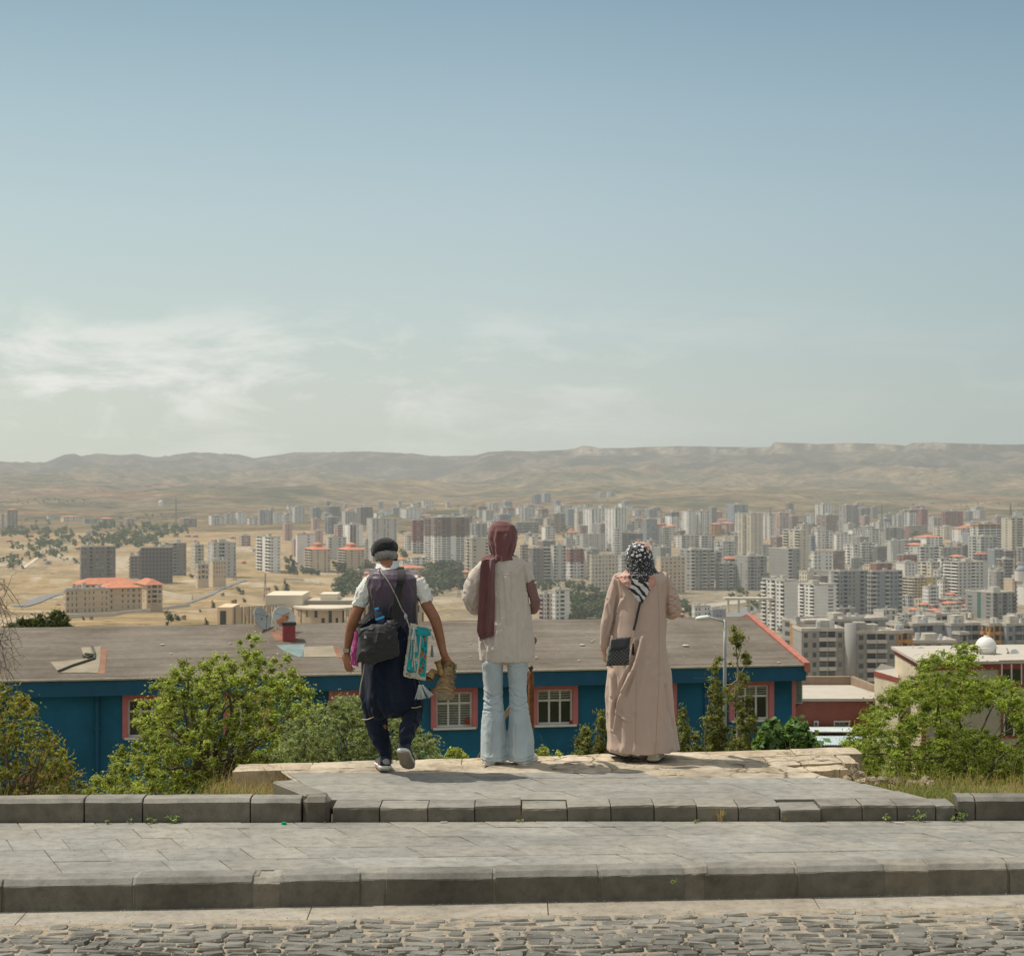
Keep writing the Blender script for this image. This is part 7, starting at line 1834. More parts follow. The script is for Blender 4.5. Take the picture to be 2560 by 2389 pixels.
mb.add([c] + [c + (u * cos(2 * pi * i / 28) + w_ * sin(2 * pi * i / 28)) * 24.5 * fg.k for i in range(28)], [(0, 1 + i, 1 + (i + 1) % 28) for i in range(28)]); mb.build('drumhead', mat('drumhead_skin', (.30, .25, .18), .8, .4, 40), jg)
mb = MB()
for j, t in enumerate((.02, .16, .52, .8)):
    for i in range(30):
        a = 2 * pi * i / 30; cc, rr = RR(t + .03 * sin(3 * a + j), (19, 16.5, 20, 23.5)[j]); mb.ball(cc + (u * cos(a) + w_ * sin(a)) * (rr + .004), random.uniform(.003, .0055), 6, 4, random.randint(0, 2))
for i in range(9):
    a = 2 * pi * i / 9; cc, rr = RR(.1, 17); q = cc + (u * cos(a) + w_ * sin(a)) * (rr + .006); mb.tube([q, q + Vector((0, -.004, -.05 - .02 * (i % 3)))], .0025, 4, i % 3); mb.ball(q + Vector((0, -.004, -.055 - .02 * (i % 3))), (.007, .003, .007), 6, 4, 0)
mb.build('bead_netting', [M_brass, mat('teal_bead', (.03, .16, .14), .3, .3), mat('dark_bead', (.04, .03, .03), .4, .3)], jg)
mb = MB(); a, b = p(1095, 1652, -.05), p(1107, 1690, -.075); mb.tube([a, a * .2 + b * .8, b], [7.5 * fg.k, 6.5 * fg.k, 5.5 * fg.k], 14); mb.tube([a - (b - a).normalized() * .006, a + (b - a).normalized() * .006], 9 * fg.k, 14); mb.build('handle', M_brass, jg, smooth=True)
mb = MB(); mb.tube(curve_pts([p(1098, 1682, -.05), p(1090, 1676, -.06), p(1082, 1676, -.07)]), .012, 8); a, b = p(1084, 1672, -.06), p(1074, 1693, -.10); mb.tube([a, a * .5 + b * .5, b], [6 * fg.k, 10 * fg.k, 11.5 * fg.k], 18, caps=False); mb.ball(a * .3 + b * .7, .02, 8, 6, 1); mb.build('bell', [M_brass, M_dark], jg, smooth=True)
mb = MB(); mb.tube([p(1128, 1660, 0), p(1142, 1661, -.01)], .007, 8); mb.tube([p(1140, 1662, -.01), p(1141, 1672, -.02)], .004, 5); mb.build('peg', M_brass, jg)

# ---------------------------------------------------------------- woman in jeans
fg = Fig(13.8); p = fg.p; wo = p(1266, 1908)
M_under = cloth('mauve_sleeve', (.22, .125, .115), .85, .1, 10)
mb = MB()
head(mb, p(1256, 1348, .01), 1.02, 0, -8)
fg.limb(mb, [(1257, 1360, 0, 17), (1258, 1395, -.01, 19)])
fg.loft(mb, [(1258, 1394, 0, 34, .06), (1258, 1410, 0, 48, .08), (1260, 1460, 0, 44, .085), (1262, 1530, 0, 40, .08), (1262, 1600, 0, 52, .09), (1262, 1660, 0, 48, .08)])
fg.limb(mb, [(1212, 1420, 0, 10), (1184, 1490, .0, 9), (1190, 1515, .08, 8), (1212, 1512, .27, 7.5)]); hand(mb, p(1214, 1511, .28), Vector((.7, .6, .25)), Vector((0, .1, 1)), 1, .6)
fg.limb(mb, [(1304, 1418, 0, 9), (1327, 1470, -.01, 8.5), (1334, 1502, -.01, 8), (1330, 1518, .08, 8), (1305, 1510, .28, 7.5)]); hand(mb, p(1303, 1509, .29), Vector((-.7, .6, .25)), Vector((0, .1, 1)), -1, .6)
fg.limb(mb, [(1236, 1650, 0, 21), (1233, 1745, 0, 15), (1234, 1850, 0, 11), (1232, 1895, .0, 9)]); fg.limb(mb, [(1290, 1650, 0, 21), (1294, 1745, 0, 15), (1300, 1850, 0, 11), (1305, 1895, .0, 9)])
wom = remeshed('person', mb, M_skin2, .006, smooth=3, origin=wo); tag(wom, 'tall woman in plum headscarf, loose linen blouse and flared light jeans seen from behind', 'person')
M_plum = cloth('plum_cotton', (.160, .068, .068), .9, .12, 12, 500, .45, .3)
mb = MB()
def hf(t, th):
    v = sstep(.25, 1, t)
    return 1 + v * (.035 * sin(9 * th + 2) + .025 * sin(15 * th + 1.3)) + .05 * v * exp(-((th - 4.71) / .35) ** 2)
fg.loft(mb, [(1256, 1300.5, .0, 8, .02), (1256, 1304, .0, 20, .06), (1256, 1313, .0, 29, .092), (1256, 1328, .0, 35.5, .118), (1256, 1345, .0, 37.3, .125), (1255.5, 1360, -.005, 35, .122), (1255, 1373, -.01, 30.5, .112), (1256, 1385, -.015, 27, .105), (1257, 1393, -.015, 27, .108), (1257, 1400, -.01, 34, .115)], 80, 60, fold=hf)
mb.ball(p(1228, 1402, -.01), (.075, .13, .045), 20, 12)
def hairs(co, nn):
    d = np.zeros(len(co))
    for i, (x, y_, z) in enumerate(co):
        a = atan2(y_ - 13.8, x + .07); d[i] = .0035 * sin(a * 17 + z * 22 + 2.2 * fnoise(a * 3, z * 9)) * sstep(1.98, 1.84, z) if z < 2.0 else 0
    return nn * d[:, None]
hj = remeshed('headscarf', mb, M_plum, .0055, wom, 6, disp=addd(wr((9, 9, 5), .007, seed=7, ridge=False), hairs, creases(fg, 820, 1275, 2.708, [(-.007, .012, [(1130, 130), (1115, 200), (1150, 290)]), (-.006, .012, [(1160, 160), (1175, 290)]), (-.007, .012, [(1250, 130), (1245, 210), (1210, 290)]), (.006, .012, [(1205, 170), (1200, 290)])])))
# hanging scarf end
mb = MB(); n, m = 36, 60; Lx = [(1222, 1392), (1206, 1398), (1202, 1412), (1200, 1450), (1198, 1500), (1195, 1545), (1193, 1572), (1200, 1592)]; Rx = [(1236, 1388), (1237, 1398), (1238, 1415), (1237, 1450), (1238, 1500), (1237, 1545), (1236, 1565), (1236, 1580)]
vs = []
for sg in (0, 1):
    for j in range(m + 1):
        t = j / m * 7; i0 = min(6, int(t)); f = t - i0
        lx, ly = lerp(Lx[i0][0], Lx[i0 + 1][0], f), lerp(Lx[i0][1], Lx[i0 + 1][1], f); rx, ry = lerp(Rx[i0][0], Rx[i0 + 1][0], f), lerp(Rx[i0][1], Rx[i0 + 1][1], f)
        for i in range(n + 1):
            u = i / n; tt = j / m; base = lerp(.02, -.15, sstep(0, .10, tt)) - .015 * sin(pi * tt) + .01 * tt
            fo = .013 * sin(u * 8.5 + .8 + 1.6 * tt) + .006 * sin(u * 17 + 4 * tt) + .012 * (1 - abs(sin(u * 4 + .4 - 1.3 * tt))) + .006 * fnoise(u * 3, tt * 6)
            dy = base - fo * sstep(0, .15, tt) - .012 * sin(pi * u) + (.008 if sg else 0)
            jag = (random.uniform(0, 5) if j == m else 0)
            vs.append(p(lerp(lx, rx, u), lerp(ly, ry, u) + jag, dy))
N1 = n + 1; o = N1 * (m + 1)
mb.add(vs, [(j * N1 + i, (j + 1) * N1 + i, (j + 1) * N1 + i + 1, j * N1 + i + 1) for j in range(m) for i in range(n)] + [(o + j * N1 + i, o + j * N1 + i + 1, o + (j + 1) * N1 + i + 1, o + (j + 1) * N1 + i) for j in range(m) for i in range(n)])
for i in range(34):
    u = i / 33; a = p(lerp(1200, 1236, u), lerp(1592, 1580, u), -.165); mb.tube([a + Vector((0, 0, .01)), a + Vector((random.uniform(-.006, .006), 0, -.018))], .0012, 4)
mb.build('scarf_end', M_plum, hj, smooth=True)
# blouse
M_linen = cloth('oat_linen', (.56, .495, .435), .9, .05, 7, 800, .35, .2)
def bf(t, th):
    v = sstep(.15, 1, t)
    return 1 + v * (.016 * sin(7 * th + 3 * t) + .012 * sin(12 * th - 4 * t)) - .03 * v * exp(-((th - 4.78) / .10) ** 2) + .022 * v * exp(-((th - 4.60) / .08) ** 2)
mb = MB()
fg.loft(mb, [(1260, 1388, 0, 27, .085), (1259, 1394, 0, 42, .10), (1258, 1401, 0, 56, .115), (1258, 1412, 0, 61.5, .125), (1258, 1435, 0, 60, .135), (1260, 1470, 0, 58.5, .138), (1262, 1505, 0, 61, .138), (1264, 1550, 0, 66, .142), (1266, 1600, 0, 69, .15), (1267, 1640, 0, 69.5, .152), (1266, 1652, 0, 68, .148)], 90, 70, fold=bf)
fg.limb(mb, [(1213, 1412, 0, 17), (1193, 1440, 0, 20), (1180, 1470, -.01, 21.5), (1178, 1498, -.01, 20.5), (1186, 1518, .04, 18), (1198, 1522, .13, 15), (1210, 1515, .22, 11)], 20)
fg.limb(mb, [(1303, 1411, 0, 16), (1317, 1432, 0, 16), (1325, 1453, -.005, 14.5)], 20, balls=False)
mb.ball(p(1302, 1412), 16 * fg.k, 12, 8)
def pleat(co, nn):
    d = np.zeros(len(co))
    for i, (x, y_, z) in enumerate(co):
        if y_ < 13.75 and 1.32 < z < 1.72:
            t = (1.70 - z) / .33; xc = (1267.5 - 1280 + 4 * t) * 13.8 / F; w_ = lerp(.024, .004, min(1, max(0, t)))
            d[i] = .011 * (1 - min(1, max(0, t)) * .6) * sstep(w_ + .008, w_, abs(x - xc)) * sstep(0, .08, t) - .006 * exp(-((abs(x - xc) - w_ - .012) / .008) ** 2)
    return nn * d[:, None]
bl = remeshed('blouse', mb, M_linen, .0068, wom, 3, disp=addd(wr((6.5, 6, 2.6), .009, seed=21), wr((34, 26, 16), .0028, seed=22), pleat, creases(fg, 820, 1275, 2.708, [(-.010, .008, [(1300, 320), (1332, 400), (1348, 520)]), (-.008, .008, [(1040, 880), (1070, 960), (1062, 1010)]), (.008, .008, [(1092, 850), (1085, 1000)]), (-.007, .010, [(1290, 700), (1285, 1000)]), (.007, .012, [(1340, 560), (1372, 800), (1380, 980)]), (-.009, .008, [(928, 560), (960, 640), (1000, 680)]), (-.008, .008, [(950, 470), (992, 560)]), (-.008, .008, [(922, 610), (950, 668)]), (-.006, .008, [(1150, 560), (1160, 800)]), (.006, .010, [(1190, 720), (1210, 980)])])))
mb = MB(); vs = []
for j in range(25):
    t = j / 24; w_ = lerp(8, 2, t); 
    for s_ in (-1, 0, 1): vs.append(p(1268 + s_ * w_ * .5 + t * 5, lerp(1434, 1530, t), -.152 - (.010 if s_ == 0 else 0) - .006 * t))
for (ya, yb_) in ((1432, 1433),):
    mb.tube([p(lerp(1240, 1290, i / 14), 1432 + .6 * sin(i), -.1415 - .004 * sin(pi * i / 14)) for i in range(15)], .0022, 5)
mb.build('pleat_seam', M_linen, bl, smooth=True)
mb = MB(); fg.limb(mb, [(1316, 1436, 0, 12.5), (1330, 1475, -.01, 13), (1338, 1506, -.01, 12.5), (1333, 1526, .06, 11.5), (1318, 1522, .18, 9.5), (1306, 1512, .26, 8)], 18)
remeshed('undershirt_sleeve', mb, M_under, .0055, wom, 2, disp=wr((22, 20, 12), .005, seed=23))
mb = MB(); mb.ball(p(1337, 1603, .10), (.018, .06, .03), 12, 8); mb.build('pocket', M_under, bl, smooth=True)
# jeans
def jf(t, th): 
    v = sstep(.45, .9, t)
    return 1 + v * (.022 * sin(6 * th + 2 * t) + .014 * sin(11 * th))
M_jean = cloth('pale_denim', (.44, .505, .53), .9, .13, 5, 700, .4, .1)
mb = MB()
fg.loft(mb, [(1262, 1632, 0, 52, .11), (1262, 1645, 0, 54, .115), (1262, 1652, -.01, 54, .11)], 50, 10)
fg.loft(mb, [(1232, 1636, -.0, 25, .10), (1231, 1655, -.01, 27.5, .112), (1232, 1680, 0, 26, .102), (1233, 1710, 0, 24.5, .09), (1233, 1742, .0, 24, .082), (1234, 1770, 0, 26.5, .088), (1234, 1800, 0, 29.5, .10), (1234, 1850, 0, 32, .115), (1235, 1893, .0, 33.5, .13), (1236, 1898, .0, 33, .13)], 44, 70, fold=jf)
fg.loft(mb, [(1290, 1636, -.0, 25, .10), (1293, 1655, -.01, 27.5, .112), (1294, 1680, 0, 25, .10), (1294.5, 1710, 0, 22.5, .088), (1295, 1742, 0, 21.8, .08), (1297, 1770, 0, 24.5, .085), (1299, 1800, 0, 27.5, .098), (1302, 1850, 0, 32.5, .115), (1302, 1880, .0, 33.5, .125), (1300, 1899, .0, 31.5, .13)], 44, 70, fold=jf)
def crease(co, nn):
    d = np.zeros(len(co))
    for i, (x, y_, z) in enumerate(co):
        env = exp(-((z - .72) / .13) ** 2) + .5 * exp(-((z - .36) / .12) ** 2) + .35 * exp(-((z - 1.02) / .06) ** 2)
        q = sin(z * 88 + 22 * abs(x + .05) + 6.5 * fnoise(x * 8, y_ * 6, z * 6)); d[i] = .0042 * env * q * abs(q) * (.4 + .9 * max(0, fnoise(x * 6 + 9, y_ * 4, z * 4) + .3))
    return nn * d[:, None]
je = remeshed('jeans', mb, M_jean, .0065, wom, 2, disp=addd(crease, wr((7, 7, 4), .004, seed=31), creases(fg, 820, 1275, 2.708, [(-.007, .006, [(1055, 1220), (1110, 1252), (1175, 1235)]), (-.007, .006, [(1055, 1290), (1100, 1312), (1160, 1300)]), (-.006, .006, [(1050, 1350), (1120, 1343), (1180, 1362)]), (-.007, .006, [(1225, 1200), (1270, 1250), (1335, 1272)]), (-.007, .006, [(1230, 1290), (1290, 1322), (1345, 1300)]), (-.006, .006, [(1235, 1345), (1300, 1350)]), (-.005, .007, [(1266, 1450), (1262, 1640)]), (-.006, .005, [(1232, 1046), (1290, 1056), (1358, 1040)]), (-.005, .006, [(1120, 1420), (1105, 1640)]), (-.005, .004, [(1035, 1662), (1120, 1668), (1205, 1660)]), (-.005, .004, [(1220, 1662), (1300, 1672), (1385, 1655)])])))
M_ws = mat('white_leather', (.68, .66, .62), .6, .08, 20)
M_whs = mat('white_sole', (.60, .58, .54), .7, .1, 20)
shoe(fg, p(1226, 1906, -.10), Vector((-.12, 1, 0)), Vector((0, 0, 1)), 'shoe', M_ws, M_whs, M_whs, wom, L_=.26, w=.046)
shoe(fg, p(1303, 1907, -.10), Vector((.42, 1, 0)), Vector((0, 0, 1)), 'shoe', M_ws, M_whs, M_whs, wom, L_=.26, w=.046)

# ---------------------------------------------------------------- woman in the long coat
fg = Fig(14.05); p = fg.p; co_ = p(1605, 1893)
mb = MB()
head(mb, p(1598, 1392, .02), .98, 6, -10)
fg.limb(mb, [(1598, 1405, 0, 17), (1600, 1435, 0, 19)])
fg.loft(mb, [(1600, 1436, 0, 36, .06), (1600, 1450, 0, 50, .08), (1602, 1520, 0, 50, .10), (1600, 1600, 0, 52, .11), (1600, 1680, 0, 56, .11), (1600, 1720, 0, 48, .1)])
fg.limb(mb, [(1544, 1452, 0, 13), (1516, 1558, 0, 11), (1511, 1618, .05, 8), (1510, 1622, .05, 8)]); hand(mb, p(1510, 1622, .05), Vector((.05, .25, -1)), Vector((.9, .2, .1)), -1, .5, 1, .95)
fg.limb(mb, [(1660, 1450, 0, 13), (1688, 1528, 0, 11), (1672, 1534, .14, 9), (1650, 1520, .29, 7.5)]); hand(mb, p(1648, 1519, .30), Vector((-.7, .6, .2)), Vector((0, .2, 1)), -1, .6, 1, .95)
fg.limb(mb, [(1575, 1700, 0, 22), (1565, 1850, -.0, 13), (1562, 1876, .0, 10)]); fg.limb(mb, [(1630, 1700, 0, 22), (1628, 1850, 0, 13), (1628, 1882, .0, 10)])
cw = remeshed('person', mb, M_skin2, .006, smooth=3, origin=co_); tag(cw, 'woman in floral headscarf and long beige pink coat with a small black purse', 'person')
M_coat = cloth('rose_beige_crepe', (.50, .375, .31), .85, .03, 4, 900, .14, .2)
def cf_(t, th):
    v = sstep(.28, .9, t)
    a = 1 + v * (.020 * sin(8 * th + 2.0 * t) + .010 * sin(15 * th + 4 * t))
    for (c0, sl, w_, am) in ((3.75, .55, .13, .050), (4.02, .28, .10, -.045), (4.25, .22, .11, .050), (4.55, .10, .09, -.030), (4.80, -.15, .10, .030), (5.15, -.30, .16, .028), (5.45, -.2, .12, -.03)):
        a += am * v * exp(-((th - c0 - sl * (.55 - t)) / w_) ** 2)
    return a
mb = MB()
fg.loft(mb, [(1601, 1424, 0, 24, .08), (1601, 1430, 0, 42, .105), (1601, 1437, 0, 60, .12), (1601, 1447, 0, 68, .13), (1602, 1470, 0, 65, .14), (1603, 1515, 0, 63.5, .142), (1601, 1555, 0, 65, .145), (1598, 1600, 0, 67, .155), (1596, 1643, 0, 74, .175), (1597, 1680, 0, 80, .19), (1598, 1740, 0, 84, .20), (1602, 1805, 0, 84, .21), (1607, 1850, 0, 87, .225), (1608, 1868, 0, 90, .23), (1609, 1875, 0, 90, .23)], 120, 110, fold=cf_)
fg.limb(mb, [(1547, 1448, 0, 17), (1534, 1485, 0, 18), (1525, 1525, 0, 17), (1517, 1560, 0, 16.5), (1514, 1590, .02, 14), (1512, 1615, .05, 10.5)], 20)
fg.limb(mb, [(1655, 1446, 0, 18), (1671, 1475, 0, 19), (1683, 1505, 0, 19), (1688, 1525, .02, 17.5), (1680, 1536, .10, 15), (1662, 1532, .22, 11.5), (1652, 1524, .28, 9.5)], 20)
def armw(co, nn):
    d = np.zeros(len(co))
    for i, (x, y_, z) in enumerate(co):
        e = exp(-((x - 1.235) / .05) ** 2) * exp(-((z - 1.45) / .11) ** 2) * (1 if y_ < 14.15 else .3)
        d[i] = .007 * e * sin(z * 150 - x * 90 + 3 * fnoise(x * 9, z * 9))
    return nn * d[:, None]
ct = remeshed('coat', mb, M_coat, .007, cw, 2, disp=addd(wr((5.5, 5, 2.0), .007, seed=41), armw, creases(fg, 1400, 1300, 2.81, [
    (.018, .014, [(570, 810), (545, 920), (520, 1000), (470, 1100), (430, 1190), (396, 1300), (378, 1450)]), (-.016, .010, [(535, 840), (512, 930), (488, 1010), (438, 1110), (405, 1200), (380, 1300)]), (.014, .010, [(475, 1010), (465, 1080), (425, 1180)]), (-.014, .009, [(505, 1050), (482, 1130), (452, 1215)]),
    (-.016, .010, [(352, 1020), (384, 1090), (388, 1180), (380, 1300), (364, 1450)]), (.012, .012, [(340, 1010), (360, 1090), (358, 1220)]), (.008, .022, [(600, 1000), (560, 1160), (520, 1320)]), (.008, .016, [(700, 1100), (692, 1300), (742, 1450), (772, 1580)]), (-.012, .012, [(735, 1150), (748, 1300), (795, 1460)]), (.010, .010, [(388, 1330), (430, 1368), (458, 1385)]),
    (-.016, .009, [(388, 400), (404, 520), (388, 640), (362, 780)]), (.010, .010, [(432, 555), (398, 640)]), (-.014, .008, [(754, 385), (752, 500), (748, 690)]), (-.009, .007, [(756, 470), (800, 482), (832, 520)]), (-.010, .007, [(756, 530), (800, 545), (846, 572)]), (-.010, .007, [(758, 590), (800, 602), (848, 640)]), (-.009, .006, [(754, 640), (800, 655)]),
    (.006, .010, [(625, 880), (612, 940)]), (.006, .010, [(666, 930), (650, 1020)]), (-.007, .010, [(330, 560), (350, 700), (320, 800)])])))
# seams
mb = MB()
def coat_surf(px, py):
    """nearest coat surface point facing the camera at this pixel"""
    ray = p(px, py, 0); hit = None
    o_ = Vector((ray.x, 12.5, ray.z)) - Vector(co_); ok, loc, nr_, ix = ct.ray_cast(o_, Vector((0, 1, 0)))
    return (loc + Vector(co_)) if ok else ray
for xs in ([(1588, 1460), (1586, 1520), (1585, 1600), (1586, 1700), (1585, 1800), (1584, 1866)], [(1640, 1455), (1645, 1520), (1645, 1600), (1643, 1700), (1637, 1800), (1633, 1874)]):
    ps = []
    for a, b in zip(xs[:-1], xs[1:]):
        for t in range(14): ps.append(coat_surf(lerp(a[0], b[0], t / 14), lerp(a[1], b[1], t / 14)) + Vector((0, -.0004, 0)))
    mb.tube(ps, .0014, 4)
mb.build('seam', cloth('seam_shadow', (.33, .235, .18)), ct)
# patterned headscarf
def scarf_mat():
    m, nt, N, L, B, O = nmat('patterned_silk')
    g = N.new('ShaderNodeNewGeometry'); pos = g.outputs['Position']; sx = N.new('ShaderNodeSeparateXYZ'); L.new(pos, sx.inputs[0])
    nz = node_noise(N, L, 16, 3, .5, vec=pos)
    wv = N.new('ShaderNodeVectorMath'); wv.operation = 'MULTIPLY_ADD'; L.new(nz.outputs['Color'], wv.inputs[0]); wv.inputs[1].default_value = (.02, .02, .02); L.new(pos, wv.inputs[2])
    v = N.new('ShaderNodeTexVoronoi'); v.inputs['Scale'].default_value = 78; L.new(wv.outputs[0], v.inputs['Vector'])
    big = node_ramp(N, L, v.outputs['Distance'], [(.22, (1, 1, 1)), (.28, (0, 0, 0))])
    v2 = N.new('ShaderNodeTexVoronoi'); v2.inputs['Scale'].default_value = 34; L.new(wv.outputs[0], v2.inputs['Vector'])
    big2 = node_ramp(N, L, v2.outputs['Distance'], [(.38, (1, 1, 1)), (.44, (0, 0, 0))])
    zhi = node_ramp(N, L, sx.outputs['Z'], [(0, (0, 0, 0)), (1, (1, 1, 1))])
    def band(sock, a, b): # 0 below a, 1 above b
        mm = N.new('ShaderNodeMapRange'); mm.inputs[1].default_value = a; mm.inputs[2].default_value = b; L.new(sock, mm.inputs[0]); return mm.outputs[0]
    zn = node_math(N, L, 'ADD', sx.outputs['Z'], node_math(N, L, 'MULTIPLY', node_math(N, L, 'SUBTRACT', nz.outputs['Fac'], .5), .10))
    xn = node_math(N, L, 'ADD', sx.outputs['X'], node_math(N, L, 'MULTIPLY', node_math(N, L, 'SUBTRACT', nz.outputs['Fac'], .5), .08))
    top = band(zn, 1.80, 1.805)
    black = (.012, .011, .014, 1); white = (.62, .60, .60, 1); pink = (.56, .27, .20, 1)
    spots = node_mix(N, L, top, big.outputs[0], big2.outputs[0])
    c = node_mix(N, L, spots, black, white)
    # zebra triangle low on the back
    w_ = N.new('ShaderNodeTexWave'); w_.inputs['Scale'].default_value = 9.5; w_.inputs['Distortion'].default_value = 7; w_.inputs['Detail'].default_value = 1.5; w_.bands_direction = 'DIAGONAL'; L.new(wv.outputs[0], w_.inputs['Vector'])
    zb = node_ramp(N, L, w_.outputs['Fac'], [(.46, (.012, .012, .015)), (.50, (.6, .59, .58))])
    low = band(zn, 1.655, 1.650)
    c = node_mix(N, L, low, c, zb.outputs[0])
    # pink patches at the shoulders and one side of the crown
    spots2 = node_ramp(N, L, v2.outputs['Distance'], [(.20, (.60, .58, .57)), (.26, (.08, .03, .03)), (.34, (.56, .27, .20))])
    lft = node_math(N, L, 'MULTIPLY', band(xn, .895, .885), band(zn, 1.72, 1.715)); lft = node_math(N, L, 'MULTIPLY', lft, band(zn, 1.575, 1.60))
    rgt = node_math(N, L, 'MULTIPLY', band(xn, 1.035, 1.045), band(zn, 1.69, 1.68)); crn = node_math(N, L, 'MULTIPLY', band(xn, 1.01, 1.02), band(zn, 1.855, 1.865))
    c = node_mix(N, L, lft, c, spots2.outputs[0]); c = node_mix(N, L, rgt, c, spots2.outputs[0]); c = node_mix(N, L, crn, c, spots2.outputs[0])
    L.new(c, B.inputs['Base Color']); B.inputs['Roughness'].default_value = .6; B.inputs['Sheen Weight'].default_value = .2
    return m
mb = MB()
fg.loft(mb, [(1599, 1354.5, .01, 7, .02), (1599, 1358, .01, 18, .06), (1598, 1366, .01, 27, .09), (1597, 1380, .01, 32.5, .112), (1598, 1394, .01, 34, .118), (1600, 1407, .005, 34.5, .115), (1602, 1418, 0, 36, .115), (1602, 1427, 0, 40, .12), (1601, 1434, 0, 46, .13), (1600, 1440, 0, 52, .14)], 70, 50, fold=lambda t, th: 1 + sstep(.3, .9, t) * (.02 * sin(7 * th + 5 * t) + .018 * sin(13 * th)))
vs = []; m_ = 26; n = 24
for sg in (0, 1):
    for j in range(m_ + 1):
        t = j / m_; lx = lerp(1535, 1597, t ** .82); rx = lerp(1646, 1602, t ** .9); py = lerp(1434, 1506, t)
        for i in range(n + 1):
            u = i / n; px = lerp(lx, rx, u); dy = -.130 - .028 * sin(pi * min(1, max(0, (px - 1535) / 111))) * 1.0 - .012 * (1 - abs(sin(u * 5 + 2 * t))) + .03 * sg + (.05 * (1 - sstep(0, .25, t)) * (abs(2 * u - 1) ** 2))
            py2 = py - (1 - t) * 0 + 6 * (1 - t) * (abs(2 * u - 1) ** 2)
            vs.append(p(px, py2, dy))
N1 = n + 1; o = N1 * (m_ + 1); fs = [(j * N1 + i, (j + 1) * N1 + i, (j + 1) * N1 + i + 1, j * N1 + i + 1) for j in range(m_) for i in range(n)] + [(o + j * N1 + i, o + j * N1 + i + 1, o + (j + 1) * N1 + i + 1, o + (j + 1) * N1 + i) for j in range(m_) for i in range(n)]
rim = [i for i in range(n)] + [j * N1 + n for j in range(m_)] + [m_ * N1 + n - i for i in range(n)] + [(m_ - j) * N1 for j in range(m_)]
fs += [(rim[k], rim[(k + 1) % len(rim)], o + rim[(k + 1) % len(rim)], o + rim[k]) for k in range(len(rim))]
mb.add(vs, fs)
remeshed('headscarf', mb, scarf_mat(), .0055, cw, 3, disp=addd(wr((14, 14, 8), .008, seed=51), wr((30, 30, 20), .003, seed=52)))
M_bsh = cloth('beige_leather', (.42, .36, .26), .6, .1, 20); M_bso = mat('black_sole', (.02, .02, .02), .6, .2, 20)
shoe(fg, p(1567, 1884, -.14), Vector((-.42, .9, .0)), Vector((0, 0, 1)), 'shoe', M_bsh, M_bsh, M_bso, cw, L_=.245, w=.050, low=True)
shoe(fg, p(1627, 1893, -.20), Vector((.25, .95, 0)), Vector((0, 0, 1)), 'shoe', M_bsh, M_bsh, M_bso, cw, L_=.245, w=.052, low=True)
for hx in ((1567, 1882, -.13), (1627, 1891, -.19)):
    mb = MB(); c = p(*hx); mb.box((c.x - .036, c.y - .0, .280), (c.x + .036, c.y + .06, .298), taper=.003); mb.build('heel', M_bso, cw)
# purse
pu = empty('purse', p(1541, 1656, -.22)); tag(pu, 'small black leather purse with fold over flap and tassel at her left hip', 'purse')
M_lea = mat('black_leather', (.018, .018, .018), .38, .25, 30, .35, 160, spec=.5)
def woven():
    m, nt, N, L, B, O = nmat('woven_leather')
    tc = N.new('ShaderNodeTexCoord'); mp_ = N.new('ShaderNodeMapping'); mp_.inputs['Rotation'].default_value = (0, .06, 0); L.new(tc.outputs['Object'], mp_.inputs[0])
    ck = N.new('ShaderNodeTexChecker'); ck.inputs['Scale'].default_value = 75; L.new(mp_.outputs[0], ck.inputs[0])
    sp_ = N.new('ShaderNodeSeparateXYZ'); L.new(mp_.outputs[0], sp_.inputs[0])
    r = node_ramp(N, L, ck.outputs['Fac'], [(0, (.010, .010, .010)), (1, (.095, .095, .09))]); L.new(r.outputs[0], B.inputs['Base Color']); B.inputs['Roughness'].default_value = .45
    bp = N.new('ShaderNodeBump'); bp.inputs['Distance'].default_value = .002; L.new(ck.outputs['Fac'], bp.inputs['Height']); L.new(bp.outputs[0], B.inputs['Normal']); return m
mb = MB(); pillow(fg, mb, [(1521, 1592, -.235), (1571, 1588, -.225), (1567, 1654, -.245), (1510, 1656, -.25)], -.24, .045, 18, 5); mb.build('body', woven(), pu, smooth=True)
mb = MB(); pillow(fg, mb, [(1521, 1589, -.245), (1574, 1585, -.235), (1558, 1612, -.27), (1519, 1618, -.27)], -.26, .03, 16, 6); mb.build('flap', M_lea, pu, smooth=True)
mb = MB(); st = [p(1597, 1500, -.175), p(1591, 1525, -.172), p(1586, 1548, -.175), p(1580, 1570, -.185)]; ribbon(mb, curve_pts(st), Vector((1, 0, .3)), .018, .006); mb.build('strap', M_lea, pu)
mb = MB(); 
for i in range(9): mb.ball(p(lerp(1580, 1574, i / 8), lerp(1572, 1593, i / 8), -.19 - .004 * i), (.004, .003, .006), 6, 4)
mb.build('chain', mat('gold_chain', (.55, .40, .22), .35, .2, metal=.8), pu)
mb = MB(); tassel(mb, p(1578, 1603, -.235), .085, .014, 22, .3); mb.build('tassel', M_lea, pu)
